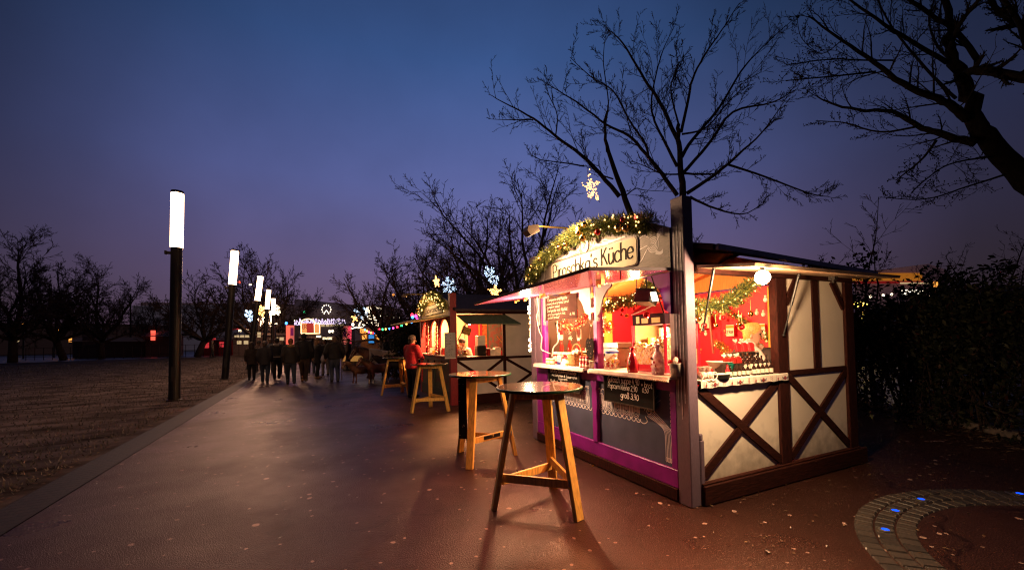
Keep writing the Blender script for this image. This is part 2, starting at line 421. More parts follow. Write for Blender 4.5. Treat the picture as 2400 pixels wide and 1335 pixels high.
def pavers(name, base, sx_, sy_, mortar=.02):
    m = bpy.data.materials.new(name); m.use_nodes = True; nt = m.node_tree; b = nt.nodes['Principled BSDF']; L = nt.links.new
    tc = nt.nodes.new('ShaderNodeTexCoord'); br = nt.nodes.new('ShaderNodeTexBrick')
    br.inputs['Scale'].default_value = 1.0; br.inputs['Brick Width'].default_value = sx_; br.inputs['Row Height'].default_value = sy_
    br.inputs['Mortar Size'].default_value = mortar
    br.inputs['Color1'].default_value = (*base, 1); br.inputs['Color2'].default_value = (*[x * .55 for x in base], 1)
    br.inputs['Mortar'].default_value = (.008, .007, .006, 1)
    L(tc.outputs['Object'], br.inputs['Vector'])
    n = nt.nodes.new('ShaderNodeTexNoise'); n.inputs['Scale'].default_value = 60; L(tc.outputs['Object'], n.inputs['Vector'])
    mx = nt.nodes.new('ShaderNodeMix'); mx.data_type = 'RGBA'; mx.blend_type = 'OVERLAY'; mx.inputs[0].default_value = .7
    L(br.outputs['Color'], mx.inputs[6]); L(n.outputs['Color'], mx.inputs[7]); L(mx.outputs[2], b.inputs['Base Color'])
    bp = nt.nodes.new('ShaderNodeBump'); bp.inputs['Strength'].default_value = .8; bp.inputs['Distance'].default_value = .01; bp.invert = True
    L(br.outputs['Fac'], bp.inputs['Height']); L(bp.outputs[0], b.inputs['Normal'])
    b.inputs['Roughness'].default_value = .6
    return m
M_PAVE = pavers('paving_stone', (.026, .013, .010), .14, .10, .012)

# ------------------------------------------------------------------ ground
def sheet(name, x0, y0, x1, y1, z, m, nx=1, ny=1):
    mb = MB(); vs = []; fs = []
    for j in range(ny + 1):
        for i in range(nx + 1):
            vs.append((x0 + (x1 - x0) * i / nx, y0 + (y1 - y0) * j / ny, z))
    for j in range(ny):
        for i in range(nx):
            a = j * (nx + 1) + i; fs.append((a, a + 1, a + nx + 2, a + nx + 1))
    mb.add(vs, fs)
    return tag(mb.build(name, m), kind='structure')
sheet('ground', -500, -100, 500, 900, -0.02, M_EARTH)
sheet('lawn', -150, -20, -2.86, 62, 0.0, M_LAWN)
sheet('path', -2.44, -20, 45, 130, 0.0, M_ASPH)
sheet('paving_strip', -2.85, -20, -2.45, 70, 0.004, M_PAVE)
sheet('square', -150, 62.0, -2.45, 130, -0.004, asphalt('far_paving', (.06, .05, .045), (.2, .2, .2), False))

# frosted winter turf: far too many blades to count
gb = MB(); R = random.Random(3)
for i in range(52000):
    y = 2.0 + 50 * R.random() ** 1.5
    x = -3.0 - (2.0 + y * 1.25) * R.random() ** 1.15
    h = R.uniform(.018, .055) * (1 + y * .012); a = R.uniform(0, 2 * PI); lw = R.uniform(.004, .009) * (1 + y * .05)
    dx, dy = math.cos(a), math.sin(a); lx, ly = R.uniform(-.03, .03), R.uniform(-.03, .03)
    gb.k = 0 if R.random() < .6 else 1 if R.random() < .6 else 2
    gb.add([(x - dx*lw, y - dy*lw, 0), (x + dx*lw, y + dy*lw, 0), (x + lx, y + ly, h)], [(0, 1, 2)])
tag(gb.build('grass', [mat('grass_dull', (.08, .07, .06), .9), mat('grass_straw', (.19, .15, .125), .9), mat('grass_frost', (.28, .25, .24), .9)]), kind='stuff')

# fallen leaves and scraps along the lawn edge and on the path
lf = MB(); R = random.Random(5)
def leaf_at(x, y, s):
    a = R.uniform(0, 6.28); z = R.uniform(.006, .014); t = R.uniform(-.25, .25)
    dx, dy = math.cos(a) * s, math.sin(a) * s; nx, ny = -dy * .45, dx * .45
    lf.add([(x - dx, y - dy, z), (x + nx, y + ny, z + s * .25), (x + dx, y + dy, z + s * t * .3 + .004), (x - nx, y - ny, z + .003)], [(0, 3, 1), (3, 2, 1)])
for i in range(1500):
    y = 3 + 22 * R.random(); lf.k = R.choice((0, 0, 1)); leaf_at(-2.9 - abs(R.gauss(0, .55)), y, R.uniform(.015, .04))
for i in range(260):
    lf.k = R.choice((0, 1, 2)); leaf_at(R.uniform(-2.4, 3.0), R.uniform(1.2, 14), R.uniform(.007, .018))
for i in range(420):
    lf.k = R.choice((0, 0, 1)); leaf_at(R.uniform(2.6, 9), R.uniform(1.2, 2.7) + R.random() * R.random() * 2, R.uniform(.006, .022))
for i in range(700):
    t = R.random(); lf.k = R.choice((0, 1)); leaf_at(8.0 + 2.2 * t + R.gauss(0, .35), 1.6 + 3.2 * t + R.gauss(0, .3), R.uniform(.015, .04))
tag(lf.build('fallen_leaves', [mat('leaf_brown', (.10, .05, .022), .8), mat('leaf_tan', (.22, .14, .07), .8), mat('scrap_pale', (.5, .47, .42), .7)]), kind='stuff')

# cobbled ring on the right
cb = MB(); R = random.Random(11); cx, cy = 4.8, 0.30
for ri, (r0, r1) in enumerate(((1.445, 1.565), (1.575, 1.695), (1.705, 1.825))):
    n = int(2 * PI * (r0 + r1) / 2 / .105)
    for k in range(n):
        a0 = 2 * PI * (k + .05) / n; a1 = 2 * PI * (k + .95) / n; z = .012 + R.uniform(-.004, .004)
        cb.k = R.choice((0, 0, 1))
        P = []
        for r, a in ((r0, a0), (r1, a0), (r1, a1), (r0, a1)): P.append((cx + r * math.cos(a), cy + r * math.sin(a)))
        q = [(cx + (x - cx) * 1.0, cy + (y - cy) * 1.0) for x, y in P]
        mid = (sum(x for x, _ in P) / 4, sum(y for _, y in P) / 4)
        top = [(mid[0] + (x - mid[0]) * .86, mid[1] + (y - mid[1]) * .86) for x, y in P]
        cb.add([(x, y, .0) for x, y in q] + [(x, y, z) for x, y in top], [(4,7,6,5), (0,4,5,1), (1,5,6,2), (2,6,7,3), (3,7,4,0)])
tag(cb.build('cobble_ring', [mat('cobble_a', (.048, .036, .030), .55, nscale=60, noise=.5), mat('cobble_b', (.030, .023, .020), .55, nscale=60, noise=.5)]), kind='structure')
M_STEEL = mat('steel', (.45, .43, .41), .32, .9, noise=.15)
M_BLUE = glow('blue_led', (.0, .055, 1.0), 3)
def ground_light(x, y, label):
    t = thing('ground_light', label, 'ground light', (x, y, 0), 'blue lights set into the cobbled ring')
    MB().lathe([(.045, .005), (.045, .018), (.034, .022), (.026, .021), (.026, .012)], (x, y, 0), 16).build('rim', M_STEEL, t)
    MB().lathe([(.0001, .0195), (.025, .0195), (.025, .012)], (x, y, 0), 14).build('lens', M_BLUE, t)
ground_light(5.07, 1.91, 'blue lit ground light at the top of the cobbled ring')
ground_light(4.565, 1.896, 'blue lit ground light on the shoulder of the cobbled ring, between two others')
ground_light(4.062, 1.757, 'blue lit ground light lowest on the left bend of the cobbled ring')
ground_light(6.021, 1.55, 'blue lit ground light far right at the edge of the picture')

# ------------------------------------------------------------------ street lamps
M_POLE = mat('lamp_pole', (.022, .020, .020), .45, .3, noise=.2)
M_TUBE = mat('lamp_tube', (.9, .9, .85), .4, emit=(1.0, .60, .34), es=11)
def make_street_lamp(label):
    t = thing('street_lamp', label, 'street lamp', (0, 0, 0), 'column street lamps along the path')
    MB().lathe([(.19, 0), (.19, .03), (.142, .04), (.137, .3), (.137, 4.28), (.15, 4.32)], n=20).build('pole', M_POLE, t, smooth=False)
    MB().lathe([(.150, 4.32), (.154, 4.36), (.154, 5.84), (.150, 5.88)], n=20).build('light_tube', M_TUBE, t, smooth=True)
    MB().lathe([(.157, 5.88), (.157, 5.935), (.150, 5.95)], n=20).build('cap', M_POLE, t)
    MB().box((-.24, -.04, 4.13), (-.13, .04, 4.20)).box((-.27, -.05, 4.12), (-.22, .05, 4.22)).build('bracket', M_POLE, t)
    MB().box((-.055, -.148, .55), (.055, -.135, .95)).build('access_door', mat('lamp_door', (.03, .028, .028), .5), t)
    return t
L0 = make_street_lamp('tallest column street lamp with white glowing top, nearest at the lawn edge')
def plane_y(px, py, Y):
    r = CAMF + CAMR * ((px - PPX) / FOC) + CAMU * ((PPY - py) / FOC)
    return CAMP + r * (Y / r.y)
specs = [(-3.67, 14.9, 416, 448, None), (-3.69, 22.3, 551, 585, 'second column street lamp from the left, leaning, beside the lawn'),
         (-3.7, 29.7, 611, 645, 'third column street lamp from the left, above the walking people'),
         (-3.7, 37.1, 630, 677, 'fourth column street lamp from the left, tube overlapping its neighbour'),
         (-3.7, 44.5, 641, 698, 'fifth column street lamp from the left, beside the red towers'),
         (-3.7, 51.9, 634, 728, 'small distant street lamp just under the fifth tube'),
         (-4.6, 59.3, 616, 742, 'tiny distant street lamp, middle of a cluster of three'),
         (-5.4, 66.7, 606, 745, 'tiny distant street lamp, left of a cluster of three'),
         (-4.4, 70.0, 625, 741, 'tiny distant street lamp, right of a cluster of three')]
for i, (x, y, px, py, lab) in enumerate(specs):
    o = L0 if i == 0 else dup(L0, label=lab)
    o.location = (x, y, 0)
    if px:
        top = plane_y(px, py, y); h = math.hypot(top.x - x, top.z)
        o.rotation_euler = (0, math.atan2(top.x - x, top.z), 0); o.scale = (1, 1, h / 5.95)
    if i < 5:
        l_ = lamp('lamp_light', (0, 0, 5.1), 270, (1.0, .52, .28), .42); l_.parent = o
# ------------------------------------------------------------------ near market stall
M_PLUM = mat('plum_paint', (.25, .012, .27), .42, noise=.3, nscale=5, bump=.08)
M_VIOLET = mat('violet_grey_paint', (.15, .10, .14), .55, noise=.35, nscale=18, bump=.15, stretch=(30, 30, 1.5))
M_SLATE = mat('slate_blue_panel', (.060, .072, .135), .8, noise=.25, nscale=4, bump=.05)
M_LILAC = mat('lilac_grey_board', (.34, .26, .30), .5, noise=.2, nscale=9)
M_FASC = mat('fascia_grey', (.24, .18, .165), .6, noise=.4, nscale=12, bump=.12, stretch=(20, 2, 20))
M_TIMB = mat('dark_timber', (.034, .007, .005), .8, spec=.15, noise=.5, nscale=10, bump=.3, stretch=(6, 6, 1.2))
M_TIMBH = mat('dark_timber_long', (.036, .008, .005), .8, spec=.15, noise=.5, nscale=10, bump=.3, stretch=(1.2, 6, 6))
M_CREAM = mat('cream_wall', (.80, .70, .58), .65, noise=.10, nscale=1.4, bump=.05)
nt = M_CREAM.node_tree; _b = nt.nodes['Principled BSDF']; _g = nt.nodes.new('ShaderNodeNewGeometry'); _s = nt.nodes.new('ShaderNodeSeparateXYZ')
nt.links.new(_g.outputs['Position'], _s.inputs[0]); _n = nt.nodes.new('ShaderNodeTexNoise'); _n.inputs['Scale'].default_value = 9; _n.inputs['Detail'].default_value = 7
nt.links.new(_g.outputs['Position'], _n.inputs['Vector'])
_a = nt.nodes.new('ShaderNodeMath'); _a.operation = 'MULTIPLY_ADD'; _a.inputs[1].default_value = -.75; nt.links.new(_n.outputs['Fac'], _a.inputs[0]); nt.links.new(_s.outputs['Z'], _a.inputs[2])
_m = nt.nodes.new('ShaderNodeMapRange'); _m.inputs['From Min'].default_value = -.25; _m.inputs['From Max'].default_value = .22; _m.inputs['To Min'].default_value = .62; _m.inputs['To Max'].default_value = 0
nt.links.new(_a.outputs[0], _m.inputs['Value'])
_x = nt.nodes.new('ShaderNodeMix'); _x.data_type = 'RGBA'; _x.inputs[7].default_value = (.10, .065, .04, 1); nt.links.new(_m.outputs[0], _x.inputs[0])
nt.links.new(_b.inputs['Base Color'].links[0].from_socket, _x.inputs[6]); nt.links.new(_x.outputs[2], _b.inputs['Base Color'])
M_SIGN = mat('sign_cream', (.80, .70, .50), .9, noise=.12, nscale=5)
M_SIGNRIM = mat('sign_rim', (.12, .02, .02), .5)
M_INK = mat('sign_ink', (.016, .007, .004), .95, noise=.4)
M_LINE = mat('painted_line', (.85, .76, .78), .6)
M_LINEV = mat('painted_line_dim', (.60, .52, .60), .6, noise=.5, nscale=20)
M_SHELF = mat('shelf_white', (.78, .70, .62), .5, noise=.1)
M_RED = mat('red_wall', (.72, .010, .035), .55, noise=.25, nscale=3)
M_GOLDS = mat('gold_stencil', (.75, .42, .10), .4, .3)
M_ORANGE = mat('orange_ceiling', (.60, .24, .06), .6, noise=.25, nscale=7, stretch=(1, 12, 1))
M_YELL = mat('yellow_drape', (.72, .46, .08), .7, noise=.3, nscale=6, stretch=(14, 14, 1))
M_BROWN = mat('brown_board', (.045, .020, .012), .6, noise=.4, nscale=4)
M_ROOF = mat('roof_felt', (.065, .035, .038), .85, noise=.4, nscale=14, bump=.25)
M_AWN = mat('awning_underside', (.60, .10, .26), .22, noise=.25, nscale=4, stretch=(8, 1, 1), coat=.6)
M_AWNE = mat('awning_edge', (.05, .03, .045), .4)
M_BOARD = mat('chalkboard', (.011, .009, .008), .9, noise=.5, nscale=5, spec=.08)
M_CHALK = mat('chalk', (.97, .92, .86), .9, noise=.08, nscale=40)
M_CHALKDIM = mat('chalk_dim', (.45, .32, .24), .9, noise=.4, nscale=40)
M_BRASS = mat('brass', (.80, .52, .14), .3, .9)
M_BLACK = mat('black_metal', (.018, .016, .016), .4, .4)

X0, Y0, Y1, X1 = 3.10, 2.78, 5.85, 5.88
stall = thing('market_stall', 'plum and half-timbered food stall with a cream arched name sign, nearest the camera', 'market stall', (X0, Y0, 0))
FU, FV, FN = (0, -1, 0), (0, 0, 1), (-1, 0, 0)          # front plane seen from the path: u runs toward the camera
SU, SV, SN = (1, 0, 0), (0, 0, 1), (0, -1, 0)           # side plane

# plinth, posts
MB().box((3.085, 2.935, .01), (3.16, 5.70, .128)).build('base_beam', M_TIMB, stall, bevel=.006)
MB().box((3.225, 2.735, .01), (6.0, 2.80, .185)).box((3.225, 2.755, .187), (5.9, 2.80, .205)).build('base_beam', M_TIMBH, stall, bevel=.006)
pb = MB().box((3.095, 2.775, .0), (3.22, 2.93, 2.89)).box((3.222, 2.770, .0), (3.275, 2.92, .60)).box((3.222, 2.772, .602), (3.262, 2.90, .66))
post = pb.build('corner_post', M_VIOLET, stall, bevel=.008)
gv = MB(); 
for k, (y, z0, z1) in enumerate(((2.815, .95, 2.55), (2.853, .80, 2.62), (2.89, .92, 2.56))):
    gv.k = 0; gv.ribbon([(-y, z0), (-y, z1)], .008, (3.0938, 0, 0), (0, -1, 0), FV, FN)
    gv.k = 1; gv.ribbon([(-y + .009, z0 + .03), (-y + .009, z1 + .02)], .006, (3.0936, 0, 0), (0, -1, 0), FV, FN)
gv.v = [(a, -b if b < 0 else b, c) for a, b, c in gv.v]
gv.build('post_line_pair', [M_LINEV, M_INK], post)  # grooves drawn as flat pale and dark line pairs, not cut
MB().box((3.095, 5.70, .0), (3.21, 5.85, 2.86)).build('corner_post', M_VIOLET, stall, bevel=.008)

# front frame and panels
fr = MB()
fr.box((3.10, 2.935, .13), (3.15, 5.695, .30)).box((3.10, 2.935, 1.045), (3.15, 5.695, 1.155))
fr.box((3.103, 2.936, .301), (3.15, 3.01, 1.044)).box((3.103, 5.40, .301), (3.15, 5.694, 1.044))
prof = [(-.045, .301), (-.045, .42), (-.05, .5), (-.035, .62), (-.05, .72), (-.055, .86), (-.045, .94), (-.075, 1.0), (-.075, 1.044),
        (.045, 1.044), (.05, 1.0), (.035, .94), (.055, .86), (.05, .72), (.035, .62), (.05, .5), (.045, .42), (.045, .301)]
fr.prism(prof[::-1], (3.09, 4.21, 0), FU, FV, (1, 0, 0), .06)
fr.build('front_frame', M_PLUM, stall, bevel=.005)
lp = MB().box((3.128, 4.26, .29), (3.145, 5.41, 1.05)).build('front_panel', M_SLATE, stall)
rp = MB().box((3.128, 3.0, .29), (3.145, 4.16, 1.05)).build('front_panel', M_SLATE, stall)
def ellipse(cx, cy, a, b, n=16): return [(cx + a * math.cos(2*PI*k/n), cy + b * math.sin(2*PI*k/n)) for k in range(n + 1)]
def frieze(y_from, y_to, parent, fan):
    o = MB(); P = (3.1272, 0, 0); N = [0]
    def st(p, w=.0055, tp=False, k=0):
        N[0] += 1; o.k = k; w *= 1.45
        o.ribbon([(-a, b) for a, b in p], w, P, FU, FV, FN, off=.0002 * (N[0] % 5), taper=tp)
    y = y_from; i = 0
    while y > y_to + .03:
        zc = .80
        if i % 2 == 0:
            for a, b in ((.062, .105), (.046, .085), (.030, .062)): st(ellipse(y, zc, a, b), .005)
            st(ellipse(y, zc + .005, .012, .03, 10), .022, k=1)
            st(cr([(y + .07, .93), (y + .03, .955), (y, .925), (y - .03, .955), (y - .07, .93)]), .006)
        else:
            st(cr([(y, .93), (y + .02, .82), (y + .028, .72), (y, .68), (y - .028, .72), (y - .02, .82), (y, .93)]), .006)
            st(cr([(y, .86), (y + .01, .76), (y, .71), (y - .01, .76), (y, .86)]), .007, k=1)
            st(ellipse(y, .945, .016, .016, 10), .006)
        y -= .075; i += 1
    yy = y_from; pts = []
    while yy > y_to + .06:
        st(cr([(yy, .70), (yy - .02, .665), (yy - .055, .665), (yy - .075, .70)]), .006); yy -= .075
    if fan:
        c = (y_to - .12, .80)
        for k in range(9):
            a = math.radians(150 - k * 14); r = .30 - .01 * k
            st(cr([(c[0] - .05 * math.cos(a), c[1] + .05 * math.sin(a)), (c[0] - r * .6 * math.cos(a) , c[1] + r * .55 * math.sin(a) + .015), (c[0] - r * math.cos(a), min(1.03, c[1] + r * math.sin(a)))]), .006)
        sp = [(c[0] + .055 * (1 - k/22) * math.cos(k * .5), c[1] + .055 * (1 - k/22) * math.sin(k * .5)) for k in range(22)]
        st(cr(sp, 3), .006)
        for k in range(6):
            xo = 3.105 - .019 * k
            st(cr([(c[0] + .02 - .02 * k, c[1] - .05 + .012 * k), (xo + .03, .66), (xo, .52), (xo - .0, .345)]), .0055)
            st(ellipse(xo - .008, .36, .008, .022, 8), .005)
        for k in range(9): st(ellipse(3.022, 1.0 - .042 * k, .012, .017, 10), .004)
        st(cr([(c[0] + .16, .70), (c[0] + .08, .66), (c[0] + .02, .69), (c[0] + .05, .74)]), .006)
    return o.build('painted_ornament', [M_LINE, M_LINEV], parent)
frieze(5.36, 4.30, lp, False)
frieze(4.12, 3.45, rp, True)
# a scroll panel strip near the far end
so = MB()
for k in range(7): so.ribbon(cr([(-5.385, .95 - k * .03), (-5.35, .965 - k * .03), (-5.32, .93 - k * .03), (-5.345, .91 - k * .03)]), .006, (3.1266, 0, 0), FU, FV, FN)
so.build('painted_ornament', M_LINE, lp)

# window posts
MB().box((3.075, 4.095, 1.15), (3.165, 4.175, 2.20)).build('window_post', M_PLUM, stall, bevel=.005)
MB().box((3.10, 5.405, 1.157), (3.16, 5.50, 2.20)).build('window_post', M_PLUM, stall, bevel=.005)
MB().box((3.10, 5.503, 1.157), (3.15, 5.698, 2.20)).build('window_jamb', M_VIOLET, stall, bevel=.004)
MB().box((3.11, 2.932, 1.2), (3.16, 2.985, 2.20)).build('window_jamb', mat('jamb_white', (.7, .6, .6), .4), stall)
MB().box((3.10, 2.932, 2.203), (3.16, 5.698, 2.30)).build('front_beam', M_PLUM, stall)

# carved brackets: flat boards with an S curve
def bracket(y_post, sgn, wid, hgt, x, m, top=2.19):
    pts = [(0, 0), (wid, 0), (wid, -.03)] + cr([(wid - .03, -.05), (wid * .72, -.075), (wid * .45, -.17), (wid * .28, -.30), (wid * .10, -hgt * .86)], 6) + [(.06, -hgt * .9), (.045, -hgt), (0, -hgt)]
    o = MB().prism(pts if sgn < 0 else pts[::-1], (x, y_post, top), (0, -sgn, 0) if sgn < 0 else (0, -1, 0), FV, (1, 0, 0), .022)
    return o.build('bracket', m, stall, bevel=.003)
b1 = bracket(4.178, -1, .44, .40, 3.05, M_LILAC)
b2 = bracket(4.092, 1, .30, .42, 3.06, M_VIOLET)
b3 = bracket(5.402, 1, .16, .42, 3.07, M_LILAC)
b4 = bracket(5.505, -1, .16, .42, 3.06, M_LILAC)
hg = MB()
for z in (2.06, 1.88): hg.box((3.044, 4.115, z), (3.048, 4.16, z + .055)); hg.lathe([(.006, 0), (.006, .06)], (3.044, 4.138, z - .002), 8)
hg.build('hinge', M_BRASS, b1)
arch = [(0, 0), (.42, 0)] + cr([(.36, -.01), (.22, -.08), (.12, -.20), (.075, -.36)], 6) + [(.0, -.40)]
MB().prism(arch[::-1], (3.07, 2.934, 2.19), (0, 1, 0), FV, (1, 0, 0), .05).build('bracket', M_PLUM, stall)
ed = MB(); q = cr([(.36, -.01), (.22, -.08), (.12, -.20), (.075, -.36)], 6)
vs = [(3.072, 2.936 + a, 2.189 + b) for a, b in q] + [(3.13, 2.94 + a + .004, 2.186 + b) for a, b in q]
ed.add(vs, [(i, i + 1, len(q) + i + 1, len(q) + i) for i in range(len(q) - 1)]).build('bracket_lit_edge', mat('edge_lit_white', (.8, .75, .75), .5), stall)  # white strip painted for the lamp light on the arch bracket

# shelves
for y0, y1 in ((4.265, 5.56), (2.90, 4.172)):
    sh = MB().box((2.985, y0, 1.168), (3.45, y1, 1.198)).build('counter_shelf', M_SHELF, stall, bevel=.004)
    la = MB()
    la.box((2.972, y0 + .001, 1.146), (2.983, y1 - .001, 1.192))
    n = int((y1 - y0) / .026)
    for k in range(n): la.ball((2.970, y0 + .013 + k * .026, 1.158), .0105, 8, 4)
    la.build('lace_trim', mat('lace', (.80, .72, .62), .6), sh)

# arched fascia
def ftop(y): 
    t = (y - 4.31) / 1.4
    return 2.60 + .28 * max(0, 1 - t * t) ** .8
ys = [2.934 + (5.698 - 2.934) * k / 24 for k in range(25)]
poly = [(-5.698, 2.20), (-2.934, 2.20)] + [(-y, ftop(y)) for y in ys]
fas = MB().prism(poly, (3.085, 0, 0), FU, FV, (1, 0, 0), .045).build('fascia_board', M_FASC, stall)
def rrect(a0, b0, a1, b1, r, n=5):
    out = []
    for cx, cy, s in ((a1 - r, b0 + r, -90), (a1 - r, b1 - r, 0), (a0 + r, b1 - r, 90), (a0 + r, b0 + r, 180)):
        for k in range(n + 1):
            a = math.radians(s + 90 * k / n); out.append((cx + r * math.cos(a), cy + r * math.sin(a)))
    return out
sg = MB().prism(rrect(-5.13, 2.335, -3.36, 2.645, .05), (3.080, 0, 0), FU, FV, (-1, 0, 0), .008).build('name_sign', M_SIGNRIM, stall)
MB().prism(rrect(-5.115, 2.345, -3.375, 2.632, .045), (3.0705, 0, 0), FU, FV, (-1, 0, 0), .004).build('sign_face', M_SIGN, sg)
lt = MB()
write(lt, "Piroschka's", (3.0655, 5.07, 2.418), FU, FV, FN, .185, .028, stress=.55, width=1.02, tr=1.3)
write(lt, "Küche", (3.0655, 3.96, 2.418), FU, FV, FN, .205, .030, stress=.55, width=.535, tr=1.2)
lt.build('lettering', M_INK, sg)
MB().prism(ellipse(-4.30, 2.745, .075, .10, 20)[:-1], (3.083, 0, 0), FU, FV, (-1, 0, 0), .012).build('number_plate', mat('plate_white', (.8, .76, .66), .4), stall)
nm = MB(); write(nm, "2", (3.0695, 4.327, 2.70), FU, FV, FN, .10, .014, stress=.5); nm.build('number', M_INK, stall)
N = 0
def so_(p, w=.012, tp=False):
    global N
    N += 1; orn.ribbon([(-a, b) for a, b in p], w, (3.0838, 0, 0), FU, FV, FN, off=.0003 * (N % 6), taper=tp)
for s, c in ((1, 4.31), (-1, 4.31)):
    orn = MB()
    for k in range(4):
        so_(cr([(c + s * (.12 + .05 * k), 2.665 + .012 * k), (c + s * (.16 + .07 * k), 2.69 + .012 * k), (c + s * (.22 + .10 * k), 2.685), (c + s * (.45 + .10 * k), 2.662 + .006 * k)]), .014)
    so_([(c + s * .11, 2.72), (c + s * .16, 2.80), (c + s * .18, 2.71), (c + s * .11, 2.72)], .012)
    orn.build('painted_ornament', M_LINE, fas)
for c, s in ((3.15, 1), (5.42, -1)):
    zc = 2.50; orn = MB()
    for k in range(4):
        so_(cr([(c + .02 + a_ * 0, zc) if False else (c + (.018 + .019 * k) * math.cos(a_), zc + (.018 + .019 * k) * math.sin(a_)) for a_ in [x * .5 for x in range(1 + k // 2, 13)]], 3), .0075)
        so_(cr([(c - .06, zc + .03 + .02 * k), (c - .10, zc + .09 + .015 * k), (c - .13, zc + .07 + .02 * k), (c - .135, zc + .12 + .01 * k)]), .0075)
        so_(cr([(c - .03, zc - .06 - .012 * k), (c - .09, zc - .09 - .008 * k), (c - .13, zc - .07 - .01 * k)]), .0075)
    so_(cr([(c + .06, zc - .01), (c + .12, zc - .07), (c + .17, zc - .13), (c + .24, zc - .155)]), .010)
    so_([(c + .08, zc + .01), (c + .19, zc - .01)], .010)
    so_(cr([(c + .05, zc + .08), (c + .13, zc + .12), (c + .2, zc + .1)]), .008)
    orn.build('painted_ornament', M_LINE, fas)

# front awning
aw = MB()
a0, a1 = V((3.082, 0, 2.203)), V((2.13, 0, 2.165))
for z, k in ((0, 0), ):
    P = [(a0.x, 2.92, a0.z), (a0.x, 5.80, a0.z), (a1.x, 5.80, 2.085), (a1.x, 2.92, 2.157)]
    aw.add(P, [(0, 1, 2, 3)])
awn = aw.build('awning', M_AWN, stall)
MB().add([(3.082, 2.92, 2.206), (3.082, 5.80, 2.206), (2.13, 5.80, 2.088), (2.13, 2.92, 2.160), (3.082, 2.92, 2.234), (3.082, 5.80, 2.234), (2.12, 5.80, 2.116), (2.12, 2.92, 2.188)],
         [(0,1,2,3), (4,7,6,5), (0,4,5,1), (1,5,6,2), (2,6,7,3), (3,7,4,0)]).build('awning_top', M_AWNE, awn)
for y in (5.35, 5.05, 4.6, 3.4): MB().box((2.62, y, 2.115), (2.66, y + .09, 2.19 - .025 * (y - 2.9))).box((2.6, y + .03, 2.09), (2.63, y + .05, 2.117)).build('awning_catch', M_BRASS, awn)
MB().tube([(2.50, 2.96, 2.178), (2.50, 2.96, 2.10)], .006).tube([(3.07, 3.02, 1.80), (3.0, 3.1, 2.17)], .006).build('awning_rod', M_BLACK, awn)

# side wall, timbers
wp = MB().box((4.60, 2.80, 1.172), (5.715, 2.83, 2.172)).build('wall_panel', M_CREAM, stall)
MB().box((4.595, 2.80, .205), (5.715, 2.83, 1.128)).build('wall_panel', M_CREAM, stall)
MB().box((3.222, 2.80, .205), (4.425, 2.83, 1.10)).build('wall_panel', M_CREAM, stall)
MB().box((4.425, 2.772, .205), (4.595, 2.86, 2.17)).build('timber_post', M_TIMB, stall, bevel=.005)
MB().box((5.715, 2.768, .205), (5.885, 2.88, 2.17)).build('timber_post', M_TIMB, stall, bevel=.005)
MB().box((5.085, 2.782, 1.18), (5.20, 2.80, 2.17)).build('timber_post', M_TIMB, stall, bevel=.004)
MB().box((4.596, 2.780, 1.122), (5.714, 2.80, 1.178)).build('timber_rail', M_TIMBH, stall, bevel=.004)
MB().box((3.23, 2.770, 2.175), (5.89, 2.86, 2.27)).build('timber_rail', M_TIMBH, stall, bevel=.004)
def brace(a, b, wdt, y):
    MB().bar((a[0], y, a[1]), (b[0], y, b[1]), .022, wdt, up=(b[1] - a[1], 0, a[0] - b[0])).build('timber_brace', M_TIMBH, stall, bevel=.003)
brace((3.24, .25), (4.42, 1.085), .085, 2.790); brace((3.24, 1.085), (4.42, .25), .085, 2.787)
brace((4.60, .25), (5.71, 1.115), .085, 2.790); brace((4.60, 1.115), (5.71, .25), .085, 2.787)
brace((4.60, 1.90), (4.80, 2.168), .075, 2.790); brace((5.71, 1.86), (5.48, 2.168), .075, 2.790)
ss = MB().box((3.225, 2.768, 1.118), (4.424, 3.10, 1.150)).build('counter_shelf', M_TIMBH, stall)

# inside, back, roof
MB().box((5.78, 2.90, .2), (5.82, 5.80, 2.25)).build('back_wall', M_RED, stall)
fw = MB(); fw.box((3.22, 5.73, .2), (4.45, 5.76, 2.25)); fw.k = 1; fw.box((4.45, 5.725, .2), (4.62, 5.765, 2.25)); fw.k = 2; fw.box((4.62, 5.73, .2), (5.775, 5.76, 2.25))
fw.build('far_wall', [M_BROWN, M_YELL, M_RED], stall)
MB().box((3.17, 2.88, .02), (5.76, 5.70, .06)).build('floor_board', M_BROWN, stall)
for yy in (3.3, 3.85, 4.4, 4.95):
    for zz in (1.02, 1.32, 1.62):
        st_ = MB()
        for (dy, dz, r) in ((0, 0, .022), (.05, .01, .014), (-.05, .01, .014), (0, .055, .014), (0, -.055, .014), (.035, -.045, .01), (-.035, -.045, .01)):
            st_.prism(ellipse(yy + dy, zz + dz, r, r * 1.3, 8)[:-1], (5.779, 0, 0), (0, 1, 0), FV, (-1, 0, 0), .001)
        st_.build('gold_stencil', M_GOLDS, stall)
dr = MB(); n = 22; top = []; bot = []
for k in range(n + 1):
    y = 2.92 + .78 * k / n; x = 5.70 + .035 * math.sin(k * 1.7) + .02 * math.sin(k * .6)
    top.append((x, y, 2.22)); bot.append((x - .02, y - .04 * math.sin(k), .9))
dr.add(top + bot, [(i, i + 1, n + 2 + i, n + 1 + i) for i in range(n)]); dr.build('curtain', M_YELL, stall)
cl = MB()
cl.add([(3.16, 2.87, 2.27), (5.78, 2.87, 2.27), (5.78, 4.31, 2.62), (3.16, 4.31, 2.62), (3.16, 5.74, 2.27), (5.78, 5.74, 2.27)], [(0, 1, 2, 3), (3, 2, 5, 4)])
ce = cl.build('ceiling', M_ORANGE, stall)
ra_ = MB()
